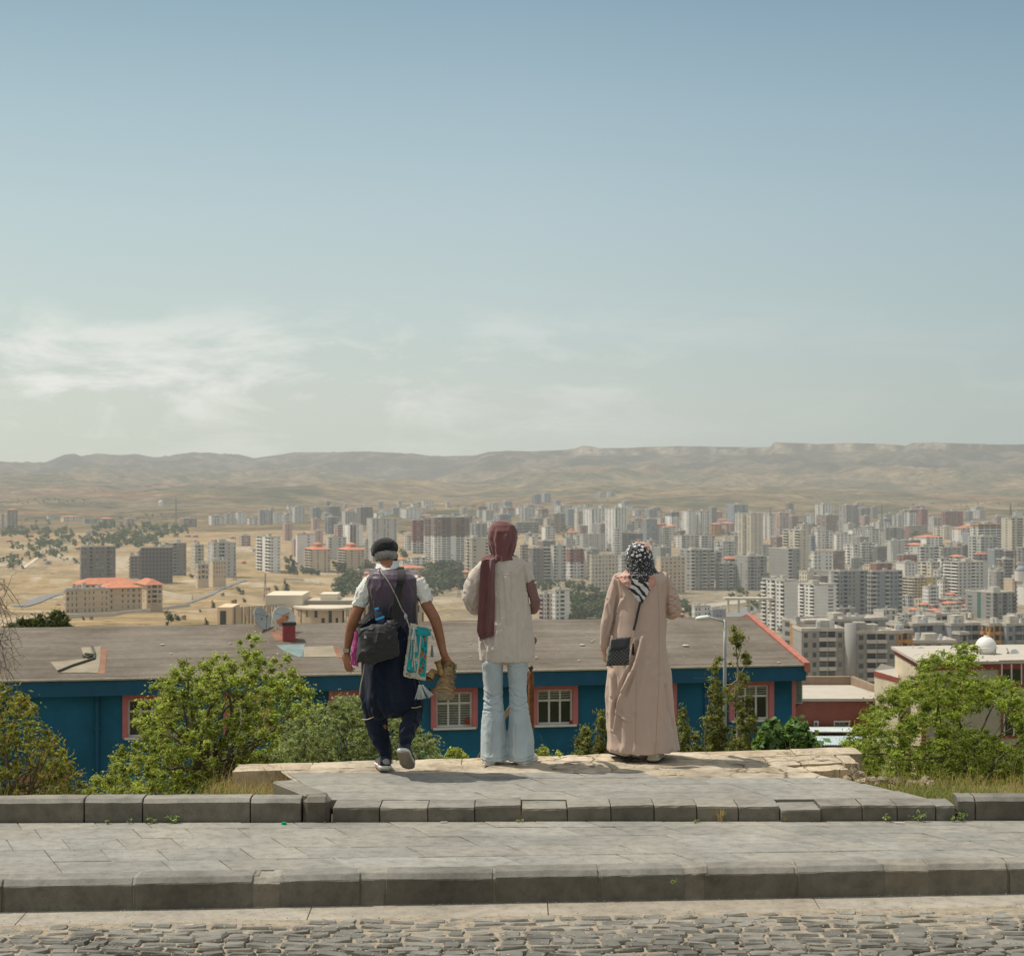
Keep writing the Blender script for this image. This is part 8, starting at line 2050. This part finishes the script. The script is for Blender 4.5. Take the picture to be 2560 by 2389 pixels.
# ================================================================ vegetation
RN = np.random.default_rng(4)
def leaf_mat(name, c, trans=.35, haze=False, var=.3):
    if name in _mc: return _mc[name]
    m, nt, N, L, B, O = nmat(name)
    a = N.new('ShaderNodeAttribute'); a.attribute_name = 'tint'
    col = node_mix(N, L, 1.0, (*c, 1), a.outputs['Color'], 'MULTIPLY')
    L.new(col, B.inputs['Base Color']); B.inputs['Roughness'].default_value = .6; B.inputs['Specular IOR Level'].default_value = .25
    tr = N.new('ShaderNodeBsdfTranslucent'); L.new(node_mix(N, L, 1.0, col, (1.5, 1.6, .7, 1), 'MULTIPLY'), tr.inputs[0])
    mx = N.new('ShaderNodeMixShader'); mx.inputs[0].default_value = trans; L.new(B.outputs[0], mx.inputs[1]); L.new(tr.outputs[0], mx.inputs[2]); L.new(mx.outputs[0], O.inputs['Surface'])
    if haze: paint_haze(m)
    _mc[name] = m; return m
def quads_mesh(name, P4, tints, m, parent=None, origin=None):
    """P4: (n,4,3) world coordinates"""
    n = len(P4); V = P4.reshape(-1, 3)
    if parent is not None: o = np.array(parent['_wo'])
    elif origin is not None: o = np.array(origin)
    else: lo, hi = V.min(0), V.max(0); o = np.array(((lo[0] + hi[0]) / 2, (lo[1] + hi[1]) / 2, lo[2]))
    V = V - o
    me = bpy.data.meshes.new(name); me.vertices.add(4 * n); me.vertices.foreach_set('co', V.ravel())
    me.loops.add(4 * n); me.loops.foreach_set('vertex_index', np.arange(4 * n, dtype=np.int32))
    me.polygons.add(n); me.polygons.foreach_set('loop_start', np.arange(0, 4 * n, 4, dtype=np.int32)); me.polygons.foreach_set('loop_total', np.full(n, 4, dtype=np.int32))
    me.update(calc_edges=True)
    at = me.attributes.new('tint', 'FLOAT_COLOR', 'FACE'); c = np.ones((n, 4)); c[:, :3] = tints; at.data.foreach_set('color', c.ravel())
    me.materials.append(m); me.validate()
    ob = bpy.data.objects.new(name, me); COL.objects.link(ob)
    if parent is not None: ob.parent = parent
    else: ob.location = Vector(o)
    ob['_wo'] = tuple(float(q) for q in o); return ob
def leaves(cl, n, size, asp=.5, droop=.0, shell=.55, base=(1, 1, 1), tip=None, tipk=.0, up=.4, var=.35):
    """cl: array of clumps (x,y,z,rx,ry,rz). leaf quads around each clump"""
    cl = np.array(cl, dtype=float); w = (cl[:, 3] * cl[:, 5]) ** 1.0; w = w / w.sum()
    idx = RN.choice(len(cl), n, p=w)
    d = RN.normal(size=(n, 3)); d /= np.linalg.norm(d, axis=1)[:, None]
    r = np.where(RN.random(n) < .5, (shell + (1 - shell) * RN.random(n)) * RN.random(n) ** .25, np.abs(RN.normal(size=n)) * .95) * (1 + .14 * RN.normal(size=n))
    C = cl[idx]; pos = C[:, :3] + d * r[:, None] * C[:, 3:6]
    nrm = d * .7 + RN.normal(size=(n, 3)) * .8 + np.array([-.15, -.1, up]); nrm /= np.linalg.norm(nrm, axis=1)[:, None]
    t = RN.normal(size=(n, 3)); t[:, 2] -= droop; t -= nrm * (t * nrm).sum(1)[:, None]; t /= np.linalg.norm(t, axis=1)[:, None]
    b = np.cross(nrm, t); s = size * (.6 + .8 * RN.random(n))
    L_ = t * s[:, None] * .5; W = b * s[:, None] * .5 * asp; fold = nrm * s[:, None] * .10
    P4 = np.stack([pos - L_, pos + W - fold * 0 + L_ * .1, pos + L_ - fold, pos - W + L_ * .1], axis=1)
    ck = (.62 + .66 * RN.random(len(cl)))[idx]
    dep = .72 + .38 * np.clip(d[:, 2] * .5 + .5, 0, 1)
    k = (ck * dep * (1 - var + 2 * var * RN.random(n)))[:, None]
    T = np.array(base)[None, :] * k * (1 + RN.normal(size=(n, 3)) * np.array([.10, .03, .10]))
    if tip is not None:
        q = (RN.random(n) < tipk * np.clip(r * 1.1, 0, 1) ** 3)[:, None]; T = np.where(q, np.array(tip)[None, :] * (.7 + .6 * RN.random(n))[:, None], T)
    return P4, np.clip(T, 0, 3)
def outline_clumps(Y, cols, rpx, dY=1.2, step=None, jag=.35):
    """fill a crown outline given as (px, top row, bottom row) columns with clumps"""
    k = Y / F; out = []; step = step or rpx * .9
    px = cols[0][0]
    while px <= cols[-1][0]:
        top = table([(c[0], c[1]) for c in cols], px); bot = table([(c[0], c[2]) for c in cols], px)
        r_ = top + rpx * .6
        while r_ < bot + rpx * .3:
            for q in range(2):
                y_ = Y + random.uniform(-dY, dY); j = rpx * jag
                c = P(px + random.uniform(-j, j), r_ + random.uniform(-j * .6, j), y_); rr = rpx * k * random.uniform(.55, 1.15)
                out.append((c.x, c.y, c.z, rr, rr, rr * random.uniform(.7, 1.0)))
            r_ += step
        px += step
    return out
M_bark = mat('bark', (.12, .10, .075), .95, .35, 14, .8, 60)
def branches(root, base, cl, n, r0, m=M_bark, gnarl=.12, twig=True):
    """tapered trunk with limbs reaching into the clumps"""
    mb = MB(); cs = random.sample(cl, min(n, len(cl))); top = max(c[2] for c in cl); cx = sum(c[0] for c in cl) / len(cl); cy = sum(c[1] for c in cl) / len(cl)
    fork = Vector((lerp(base.x, cx, .35), lerp(base.y, cy, .35), lerp(base.z, top, .38)))
    hub = Vector((lerp(base.x, cx, .6), lerp(base.y, cy, .6), lerp(base.z, top, .60)))
    mb.tube(curve_pts([base, base.lerp(fork, .5) + Vector((gnarl, 0, 0)), fork, hub], 4), [lerp(r0, r0 * .45, i / 12) for i in range(13)], 9)
    tr_ = mb.build('trunk', m, root, smooth=True); mb = MB()
    for c in cs:
        e = Vector(c[:3]); s = fork.lerp(hub, random.random()); l = (e - s).length
        mid = s.lerp(e, .5) + Vector((random.uniform(-1, 1), random.uniform(-1, 1), random.uniform(.1, .8))) * l * gnarl
        pts = curve_pts([s, mid, e], 4); r1 = r0 * random.uniform(.18, .34); mb.tube(pts, [lerp(r1, r1 * .18, i / (len(pts) - 1)) for i in range(len(pts))], 6)
        for q in range(3):
            a = pts[random.randint(3, len(pts) - 1)]; mb.tube([a, a + Vector((random.uniform(-1, 1), random.uniform(-1, 1), random.uniform(-.2, 1))) * l * .16], [r1 * .25, r1 * .08], 4)
    mb.build('limbs', m, root, smooth=True)
def tree(name, base, cl, n, size, lm, label, cat, nb=14, r0=.09, group=None, **kw):
    root = empty(name, base); tag(root, label, cat, group)
    P4, T = leaves(cl, n, size, **kw); quads_mesh('crown', P4, T, lm, root)
    branches(root, base, cl, nb, r0); return root
LG = leaf_mat('leaf_green', (.300, .335, .085), .44); LO = leaf_mat('leaf_olive', (.250, .255, .070), .4); LS = leaf_mat('leaf_sage', (.245, .280, .135), .38); LJ = leaf_mat('leaf_juniper', (.230, .235, .075), .38); LA = leaf_mat('leaf_acacia', (.250, .300, .060), .46); LP = leaf_mat('leaf_pine', (.080, .095, .035), .2, haze=True)
def gb(px, Y, extra=0.0): 
    X = (px - 1280) * Y / F; return Vector((X, Y, ground_z(X, Y) - .1 + extra))
# left reddish olive tree
cl = outline_clumps(25, [(-90, 1640, 2010), (0, 1700, 2010), (40, 1722, 2010), (75, 1745, 2010), (100, 1800, 2010), (140, 1838, 2010), (165, 1880, 2010), (195, 1930, 2010), (222, 1965, 2010)], 15, 1.0, 19)
random.shuffle(cl); cl = [c for c in cl if random.random() < .86]
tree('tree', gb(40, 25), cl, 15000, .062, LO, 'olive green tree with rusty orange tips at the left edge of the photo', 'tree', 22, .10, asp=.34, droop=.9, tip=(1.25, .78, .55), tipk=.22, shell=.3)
# big bright green tree
cols = [(232, 1955, 2020), (262, 1925, 2020), (300, 1880, 2020), (330, 1850, 2020), (345, 1760, 2020), (385, 1712, 2020), (420, 1685, 2020), (445, 1650, 2020), (480, 1655, 2020), (520, 1660, 2020), (545, 1632, 2020), (575, 1645, 2020), (600, 1615, 2020), (622, 1580, 2020), (640, 1590, 2020), (655, 1660, 2020), (690, 1640, 2020), (705, 1628, 2020), (730, 1665, 2020), (760, 1690, 2020), (785, 1735, 2020), (800, 1790, 2000), (812, 1850, 2000)]
cl = outline_clumps(27, cols, 16, 1.6, 20, .85); cl = [c for c in cl if random.random() < .8]
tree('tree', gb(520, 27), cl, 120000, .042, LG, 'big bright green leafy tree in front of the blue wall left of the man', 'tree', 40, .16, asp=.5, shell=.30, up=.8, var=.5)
# sage shrub behind the man
cols = [(690, 1870, 1960), (720, 1800, 1960), (760, 1790, 1960), (800, 1775, 1960), (840, 1745, 1960), (870, 1735, 1960), (905, 1742, 1960), (945, 1745, 1960), (985, 1770, 1960), (1020, 1800, 1960), (1050, 1822, 1960), (1080, 1845, 1960), (1100, 1872, 1960), (1112, 1895, 1960)]
cl = outline_clumps(23, cols, 15, 1.1, 17, .45)
tree('shrub', gb(890, 23), cl, 40000, .042, LS, 'dense grey green shrub behind the legs of the man', 'shrub', 26, .08, asp=.42, shell=.35)
for (px, w_, t, lab, sz, lm) in ((1138, 26, 1868, 'small round green bush tip right of the sage shrub', .045, LG), (1356, 16, 1862, 'tiny green bush tip just right of the jeans', .04, LG), (1396, 10, 1876, 'tiniest green sprig above the wall between the two women', .035, LG)):
    cl = outline_clumps(20, [(px - w_, t + 22, 1930), (px - w_ * .4, t + 4, 1930), (px, t, 1930), (px + w_ * .5, t + 3, 1930), (px + w_, t + 20, 1930)], 8, .3, 8)
    tree('bush', gb(px, 20), cl, 1100, sz, lm, lab, 'bush', 8, .03)
# junipers
def juniper(px, w_, t, b, Y, label, n, spire=1.0):
    cols = []
    for i in range(9):
        u = -1 + i / 4; h = (1 - abs(u) ** 1.1) ** spire; cols.append((px + u * w_, lerp(b - (b - t) * .15, t, h) + random.uniform(-6, 6), b))
    cl = outline_clumps(Y, cols, 9, w_ * Y / F * .8, 11, .8); cl = [c for c in cl if random.random() < .80]
    return tree('juniper', gb(px, Y), cl, int(n * 1.7), .045, LJ, label, 'juniper', 20, .05, asp=.28, shell=.2, droop=-.8, up=.2, var=.45)
juniper(1464, 36, 1798, 1960, 20, 'low olive juniper by the wall left of the long coat, outer one', 5200)
juniper(1505, 24, 1765, 1960, 20.5, 'taller olive juniper half hidden by the long coat', 4200)
juniper(1708, 26, 1756, 1960, 20, 'slim juniper touching the right hem of the long coat', 4600)
juniper(1738, 24, 1815, 1960, 20.8, 'short juniper between the slim juniper and the lamp pole juniper', 3200)
juniper(1790, 42, 1628, 1960, 21.5, 'tall ragged juniper directly left of the lamp pole', 9500, 1.4)
j = juniper(1866, 62, 1745, 1960, 22, 'broad loose juniper right of the lamp pole in front of a window', 9500)
cl = []
for (px, py, r_) in ((1833, 1572, 8), (1840, 1588, 11), (1855, 1592, 9), (1832, 1602, 11), (1848, 1610, 10), (1862, 1640, 11), (1868, 1655, 10), (1838, 1632, 6), (1850, 1690, 12), (1862, 1700, 12), (1843, 1720, 12), (1830, 1740, 14), (1870, 1742, 10), (1815, 1720, 9), (1850, 1765, 14), (1828, 1660, 5)):
    for q in range(3): c = P(px + random.uniform(-5, 5), py + random.uniform(-5, 5), 22 + random.uniform(-.15, .15)); rr = r_ * 22 / F; cl.append((c.x, c.y, c.z, rr, rr, rr))
root = empty('juniper', gb(1840, 22)); tag(root, 'thin bare stemmed juniper with tufted top rising against the brown roof', 'juniper')
P4, T = leaves(cl, 3600, .045, asp=.28, shell=.2, droop=-.8, up=.2); quads_mesh('crown', P4, T, LJ, root)
M_pbark = mat('pale_bark', (.30, .26, .22), .9, .3, 14); mb = MB(); k = 22 / F
mb.tube(curve_pts([gb(1840, 22), P(1845, 1800, 22), P(1838, 1740, 22), P(1845, 1690, 22), P(1842, 1640, 22), P(1836, 1580, 22)], 4), [3.4 * k * (1 - i / 24) + .004 for i in range(21)], 7)
for a, b in (((1842, 1700), (1815, 1712)), ((1843, 1690), (1868, 1655)), ((1841, 1660), (1856, 1600)), ((1840, 1740), (1870, 1745)), ((1845, 1780), (1822, 1730)), ((1846, 1800), (1880, 1770))): mb.tube([P(*a, 22), P((a[0] + b[0]) / 2, (a[1] + b[1]) / 2 + 4, 22), P(*b, 22)], [.008, .006, .003], 5)
mb.build('trunk', M_pbark, root, smooth=True)
# broad leaved bush under the right window
LB = leaf_mat('leaf_broad', (.135, .215, .075), .3)
for (cols, lab, n) in (([(1893, 1845, 1930), (1915, 1800, 1930), (1935, 1795, 1930), (1955, 1818, 1930), (1968, 1850, 1930)], 'light green bush with broad leaves below the right window of the blue wall', 1500), ([(1958, 1850, 1930), (1975, 1800, 1930), (2000, 1795, 1930), (2015, 1822, 1930), (2035, 1848, 1930), (2052, 1862, 1930)], 'light green bush with broad leaves at the right corner of the blue wall', 1700)):
    cl = outline_clumps(19, cols, 11, .4, 12, .5); c0_ = cols[len(cols) // 2][0]
    tree('bush', gb(c0_, 19), cl, n, .095, LB, lab, 'bush', 10, .03, asp=.6, shell=.3, var=.4)
# airy acacia at the right
cols = [(2118, 1850, 1960), (2150, 1800, 1990), (2185, 1760, 2000), (2210, 1722, 1990), (2245, 1705, 1960), (2275, 1690, 1980), (2300, 1705, 1990), (2305, 1625, 1990), (2330, 1612, 2000), (2365, 1640, 2000), (2390, 1620, 2000), (2400, 1600, 2000), (2430, 1622, 2000), (2445, 1665, 2000), (2480, 1668, 2000), (2520, 1690, 2000), (2545, 1715, 2000), (2570, 1750, 2000), (2600, 1730, 2000), (2680, 1740, 2000), (2750, 1800, 2000)]
k = 22 / F; cl = []
px = 2112
while px < 2740:
    top = table([(c[0], c[1]) for c in cols], px); bot = table([(c[0], c[2]) for c in cols], px); r_ = top + 6
    while r_ < bot:
        v = mnoise.noise(Vector((px * .016, r_ * .022, 3.3)))
        if v > -.17 or r_ > 1860:
            c = P(px + random.uniform(-8, 8), r_ + random.uniform(-6, 6), 22 + random.uniform(-1.5, 1.5)); rr = 17 * k * random.uniform(.6, 1.25); cl.append((c.x, c.y, c.z, rr, rr, rr * .6))
        r_ += 10
    px += 15
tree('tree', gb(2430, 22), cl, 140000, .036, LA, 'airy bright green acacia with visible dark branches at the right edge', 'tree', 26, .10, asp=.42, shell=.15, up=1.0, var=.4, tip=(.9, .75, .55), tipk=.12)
# dark pine behind the roof at left
cl = outline_clumps(92, [(22, 1572, 1640), (45, 1545, 1640), (75, 1548, 1640), (100, 1535, 1640), (120, 1540, 1640), (140, 1525, 1640), (155, 1528, 1640), (170, 1555, 1640), (182, 1580, 1640)], 10, 2.2, 10, .6)
tree('pine', gb(105, 92), cl, 9000, .30, LP, 'dark spreading pine showing above the brown roof at left', 'pine', 18, .2, asp=.25, shell=.3, up=.3, droop=-.6)
# bare twigs at the left edge
root = empty('bare_tree', gb(-60, 30)); tag(root, 'thin leafless twigs reaching in at the left edge above the brown roof', 'tree'); mb = MB(); k = 30 / F
mb.tube(curve_pts([gb(-60, 30), P(-55, 1800, 30), P(-40, 1600, 30), P(-30, 1480, 30)], 4), [.06 - .0035 * i for i in range(13)], 6)
rt = random.Random(3)
for i in range(34):
    a = P(-38 + rt.uniform(-10, 6), rt.uniform(1440, 1740), 30); x1 = rt.uniform(-5, 62) * (1 if a.z > -1 else .6); b = P(x1, (a.z * 0 + rt.uniform(1405, 1760)), 30 + rt.uniform(-.4, .4))
    m_ = (a + b) / 2 + Vector((rt.uniform(-.1, .1), 0, rt.uniform(.0, .35))); pts = curve_pts([a, m_, b], 5); mb.tube(pts, [.010 - .0007 * j for j in range(len(pts))], 4)
    for q in range(5):
        s_ = pts[rt.randint(4, len(pts) - 1)]; e = s_ + Vector((rt.uniform(-.05, .16), 0, rt.uniform(-.15, .16))); mb.tube([s_, (s_ + e) / 2 + Vector((0, 0, rt.uniform(-.03, .03))), e], [.004, .003, .0015], 3)
mb.build('branches', mat('grey_twig', (.2, .17, .14)), root)
mb = MB()
for i in range(14): mb.ball(P(rt.uniform(-5, 45), rt.uniform(1560, 1770), 30), rt.uniform(.008, .022), 5, 4)
mb.build('seed_pods', mat('pale_pod', (.5, .4, .25), .9, .2), root)

# ---- far trees: blob variants shared by copies
FT = []
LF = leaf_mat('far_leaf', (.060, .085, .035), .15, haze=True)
for v in range(3):
    cl = [(random.uniform(-.28, .28), random.uniform(-.28, .28), random.uniform(.32, .85), *([random.uniform(.16, .28)] * 2), random.uniform(.14, .24)) for _ in range(11)]
    if v == 2: cl = [(random.uniform(-.1, .1), 0, z, .26 * (1.1 - z), .26 * (1.1 - z), .14) for z in (.15, .3, .45, .6, .75, .9)]
    P4, T = leaves(cl, 380, .13, asp=.7); FT.append((P4, T))
def far_tree(px, row, hpx, v, label, Y=None):
    Y = Y or y_for_row(px, row); h = hpx * Y / F; b = P(px, row, Y)
    root = empty('tree', b); tag(root, label, 'tree', 'trees dotted over the dry slopes')
    P4, T = FT[v]; q = P4 * h * np.array([random.uniform(.85, 1.2), 1, 1]) + np.array(b); quads_mesh('crown', q, T, LF, root)
    mb = MB(); mb.tube([b + Vector((0, 0, -h * .1)), b + Vector((0, 0, h * .5))], [h * .03, h * .015], 5); mb.build('trunk', mat('far_bark', (.12, .09, .07), 1, .1, haze=True), root)
for (px, row, h, v, lab) in [
 (422, 1560, 34, 0, 'round dark tree left in the pair above the brown roof left of the dishes'), (420, 1590, 36, 2, 'pointed dark tree low on the slope right at the roof line'), (442, 1556, 22, 0, 'second round tree of the pair above the brown roof'), (460, 1552, 15, 1, 'small round tree right of the pair above the brown roof'), (515, 1566, 22, 2, 'slender dark tree standing alone left of the campus building'), (498, 1578, 14, 1, 'low bush like tree at the roof line left of the campus building'),
 (532, 1520, 20, 2, 'slender tree halfway up the grass slope, left one'), (586, 1514, 16, 1, 'round tree above the campus building end bay'), (610, 1508, 14, 0, 'round tree left of the roofline of the campus building'), (596, 1482, 16, 0, 'dark tree high on the grass slope, left of a pair'), (606, 1490, 16, 1, 'dark tree high on the grass slope, right of a pair'), (557, 1492, 11, 1, 'small tree beside the orange digger coloured shed'), (500, 1532, 10, 0, 'small solitary tree below the dirt road'),
 (690, 1480, 18, 0, 'round tree on the grass slope left of the man, left one'), (714, 1478, 28, 2, 'tall tree on the grass slope left of the man, middle one'), (732, 1490, 12, 1, 'small tree on the grass slope left of the man, right one'), (672, 1478, 10, 1, 'smallest tree on the grass slope left of the man'), (730, 1428, 40, 2, 'tall dark tree left of the red-roofed twins'), (716, 1412, 22, 0, 'dark tree at the foot of the blank white tower'), (862, 1428, 30, 1, 'large round tree at the foot of the right twin block'),
 (208, 1552, 12, 0, 'small tree in front of the long low school wall, left one'), (229, 1551, 10, 1, 'small tree in front of the long low school wall, right one'), (366, 1572, 10, 2, 'tiny pointed tree on the slope below the school'), (300, 1590, 10, 1, 'tiny tree at the brown roof line below the school'), (338, 1585, 14, 2, 'small tree with a dark trunk at the roof line below the school'),
 (340, 1512, 12, 0, 'tree at the right end of the school front wing'), (404, 1502, 8, 1, 'shrub like tree beside the right wing of the school'), (1008, 1400, 30, 0, 'dark round tree right of the man above the red house roof'), (478, 1447, 14, 0, 'green tree at the left foot of the stepped hall')]:
    far_tree(px, row, h, v, lab)
# woods and garden greenery that read as one mass
def mass(name, regions, label, lm, cat):
    Ps, Ts = [], []
    for (x0, x1, r0, r1, n, hp) in regions:
        for i in range(n):
            px, row = random.uniform(x0, x1), random.uniform(r0, r1)
            if occupied(px, row, -4) and random.random() < .8: continue
            Y = y_for_row(px, row); h = hp * random.uniform(.6, 1.3) * Y / F; v = random.choice([0, 0, 1, 1, 2]); P4, T = FT[v]
            sel = RN.choice(len(P4), 130, replace=False); q = P4[sel].copy(); c = q.mean(1, keepdims=True); q = c + (q - c) * 1.7
            Ps.append(q * h * np.array([random.uniform(.9, 1.5), 1, 1]) + np.array(P(px, row, Y))); Ts.append(T[sel] * random.uniform(.8, 1.3))
    return tag(quads_mesh(name, np.concatenate(Ps), np.concatenate(Ts), lm, None, (0, 0, 0)), label, cat, kind='stuff')
mass('woods', [(840, 1010, 1455, 1500, 90, 24), (1060, 1165, 1425, 1480, 80, 26), (1010, 1110, 1470, 1500, 30, 16), (1428, 1512, 1500, 1580, 110, 24), (715, 800, 1425, 1440, 22, 14), (840, 930, 1420, 1440, 24, 24), (1335, 1500, 1462, 1484, 40, 14), (1700, 1735, 1520, 1560, 14, 20), (1900, 1960, 1560, 1590, 16, 20)], 'dark woods filling the hollow between the towers', LF, 'woods')
LF2 = leaf_mat('far_leaf_light', (.085, .115, .045), .15, haze=True)
mass('gardens', [(0, 180, 1325, 1345, 44, 14), (60, 330, 1345, 1372, 60, 15), (230, 470, 1318, 1345, 80, 15), (260, 390, 1350, 1372, 44, 17), (30, 160, 1362, 1400, 26, 16), (0, 60, 1400, 1425, 12, 16), (100, 240, 1385, 1410, 16, 9), (300, 480, 1288, 1300, 22, 6), (0, 240, 1250, 1262, 40, 5), (40, 130, 1300, 1312, 14, 6)], 'green gardens between the small houses on the left plain', LF2, 'trees')
mass('street_greenery', [(1380, 1440, 1325, 1336, 16, 9), (2000, 2045, 1312, 1326, 18, 10), (2140, 2175, 1312, 1326, 12, 14), (2255, 2300, 1340, 1360, 12, 16), (1810, 1900, 1400, 1500, 40, 14), (1870, 1930, 1500, 1530, 24, 16), (1000, 2560, 1330, 1420, 170, 9), (1900, 2560, 1420, 1520, 80, 11), (1240, 1640, 1400, 1480, 50, 13), (1560, 1700, 1440, 1490, 24, 10), (2280, 2560, 1258, 1268, 40, 4), (2340, 2500, 1470, 1510, 22, 12), (1290, 2560, 1248, 1262, 60, 3), (1000, 1250, 1262, 1300, 40, 6), (1100, 1700, 1300, 1340, 60, 7)], 'patches of street trees and scrub among the apartment towers', LF2, 'trees')

# ---- grass and weeds near the terrace
M_dry = leaf_mat('dry_grass', (.44, .34, .19), .3); M_gr = leaf_mat('green_grass', (.20, .23, .08), .3); M_weed = leaf_mat('weed_leaf', (.26, .33, .13), .3)
def blades(pts, hmin, hmax, w_, lean=.4, tints=None, seg=3):
    Q, T = [], []
    for (x, y_, z) in pts:
        h = random.uniform(hmin, hmax); a = random.uniform(0, 2 * pi); ln = random.uniform(.05, lean) * h; d = np.array((cos(a) * ln, sin(a) * ln * .6, 0)); s = np.array((cos(a + 1.5 + random.uniform(-.5, .5)), .4 * sin(a + 1.5), 0)) * w_ * .5
        if abs(s[0]) < w_ * .25: s[0] = w_ * .3
        b = np.array((x, y_, z)); prev = b; k = random.uniform(.6, 1.35)
        for i in range(seg):
            t1 = (i + 1) / seg; q = b + d * t1 ** 2 + np.array((0, 0, h * t1 * (1 - .12 * t1))); w0, w1 = 1 - i / seg * .7, 1 - t1 * .85
            Q.append([prev - s * w0, prev + s * w0, q + s * w1, q - s * w1]); T.append((k, k * random.uniform(.92, 1.05), k * random.uniform(.8, 1.1))); prev = q
    return np.array(Q), np.array(T)
def scatter(n, fn): 
    out = []
    while len(out) < n:
        c = fn()
        if c is not None: out.append(c)
    return out
def gz(x, y_): return (x, y_, ground_z(x, y_) - .01)
def rg():
    x = random.uniform(2.05, 4.6); y_ = random.uniform(12.22, 14.3)
    if x < tr_(y_) + .02 + .05 * fnoise(x * 3, y_): return None
    if fnoise(x * 2.5, y_ * 2.5, 4) < -.12 and random.random() < .6: return None
    return gz(x, y_)
Q1, T1 = blades(scatter(5200, rg), .03, .15, .0045, .9); Q2, T2 = blades(scatter(260, rg), .18, .34, .004, .35)
def lg():
    x = random.uniform(-2.2, -1.0); y_ = random.uniform(12.2, 13.7)
    if x > tl(y_) - .0: return None
    return (x, y_, max(ground_z(x, y_), .15) - .01)
Q3, T3 = blades(scatter(1700, lg), .03, .13, .004, 1.1); Q4, T4 = blades(scatter(90, lg), .14, .30, .004, .5)
Q5, T5 = blades(scatter(240, lambda: (random.uniform(-6, -2.2), random.uniform(12.2, 12.5), .20)), .08, .26, .003, .5)
tag(quads_mesh('dry_grass', np.concatenate([Q1, Q2, Q3, Q4, Q5]), np.concatenate([T1, T2, T3, T4, T5]), M_dry, None, (0, 0, 0)), 'straw coloured dry grass along both edges of the terrace', 'grass', kind='stuff')
def gg():
    x = random.gauss(2.95, .28); y_ = random.gauss(12.75, .22)
    if y_ < 12.25 or y_ > 14 or x < tr_(y_) + .03: return None
    return gz(x, y_)
Qa, Ta = blades(scatter(1500, gg), .04, .16, .009, 1.2)
def gl():
    x = random.gauss(-1.95, .22); y_ = random.gauss(12.55, .2)
    if y_ < 12.22 or x > tl(y_): return None
    return (x, y_, .15)
Qb, Tb = blades(scatter(380, gl), .04, .16, .010, 1.0)
tag(quads_mesh('green_grass', np.concatenate([Qa, Qb]), np.concatenate([Ta, Tb]), M_gr, None, (0, 0, 0)), 'low grey green weeds growing through the dry grass', 'grass', kind='stuff')
def weed(px, row, wpx, hpx, n, kind, label, Yb=None):
    Y = Yb or (K2((px - 1280) * 12 / F) - .02); b = P(px, row, Y); k = Y / F; root_z = .18
    b.z = root_z
    if kind == 'leaf':
        cl = [(b.x + random.uniform(-1, 1) * wpx * k * .4, b.y - .015 + random.uniform(-.02, .01), b.z + random.uniform(.15, .8) * hpx * k, wpx * k * .22, .02, hpx * k * .25) for _ in range(6)]
        P4, T = leaves(cl, n, .020, asp=.5, up=1.0); o = quads_mesh('weed', P4, T, M_weed, None, tuple(b))
    else:
        P4, T = blades([(b.x + random.gauss(0, wpx * k * .12), b.y - .01, b.z) for _ in range(n)], hpx * k * .5, hpx * k * 1.1, .004, .8); o = quads_mesh('grass_tuft', P4, T, M_dry, None, tuple(b))
    tag(o, label, 'weed' if kind == 'leaf' else 'grass tuft')
weed(380, 2056, 34, 14, 60, 'leaf', 'left one of two pale leafy weeds at the foot of the left raised kerb')
weed(437, 2056, 44, 18, 80, 'leaf', 'larger right one of two pale leafy weeds at the foot of the left raised kerb')
weed(325, 2056, 12, 14, 14, 'leaf', 'single sprouting seedling left of the two leafy weeds')
weed(270, 2057, 10, 8, 14, 'leaf', 'tiny green seedling farthest left at the raised kerb')
weed(1301, 2055, 18, 9, 24, 'leaf', 'tiny green weed at the foot of the step below the woman in jeans')
weed(1741, 2054, 14, 9, 20, 'leaf', 'tiny green weed at the step below the long coat')
weed(1801, 2053, 26, 34, 46, 'dry', 'yellow dry grass tuft growing up against the step')
weed(1965, 2053, 30, 18, 22, 'dry', 'thin dry tuft at the step right of the yellow tuft')
weed(2213, 2050, 26, 20, 34, 'leaf', 'pale withered weed right of the sunken step stone')
weed(2296, 2049, 42, 30, 70, 'leaf', 'bright green weed at the step left of the right kerb corner')
weed(2396, 2048, 46, 24, 90, 'leaf', 'bushy green weed at the right kerb corner')
weed(1681, 2283, 16, 9, 24, 'leaf', 'small weed in the gutter below the cobbled road edge', 10.2)
# bottle cap and litter
c = Vector(((711 - 1280) * 11.95 / F, 11.93, .176)); mb = MB(); mb.tube([c, c + Vector((0, 0, .014))], .0165, 16); tag(mb.build('plastic_cap', mat('green_plastic', (.01, .32, .13), .4, .05)), 'bright green plastic bottle cap on the pavement near the kerb corner', 'bottle cap')
for (px, row, Y, s, lab) in ((1110, 2052, 11.98, .022, 'pale cigarette butt lying at the foot of the step'), (473, 2312, 9.9, .022, 'white scrap of paper at the edge of the cobbles on the left'), (340, 2325, 9.8, .016, 'smaller white scrap on the cobbles left of the first'), (2250, 2049, 11.95, .03, 'flat pale scrap under the pale withered weed')):
    b = P(px, row, Y); b.z = .178 if Y > 11 else .012; mb = MB(); mb.box((-s, -.005, 0), (s, .006, .006), M=Matrix.Translation(b) @ Matrix.Rotation(random.uniform(-.3, .3), 4, 'Z')); tag(mb.build('litter', mat('paper_white', (.66, .63, .58), .9, .1)), lab, 'litter')
bpy.context.view_layer.update()
for o in list(scn.objects):
    if '_wo' in o.keys(): del o['_wo']
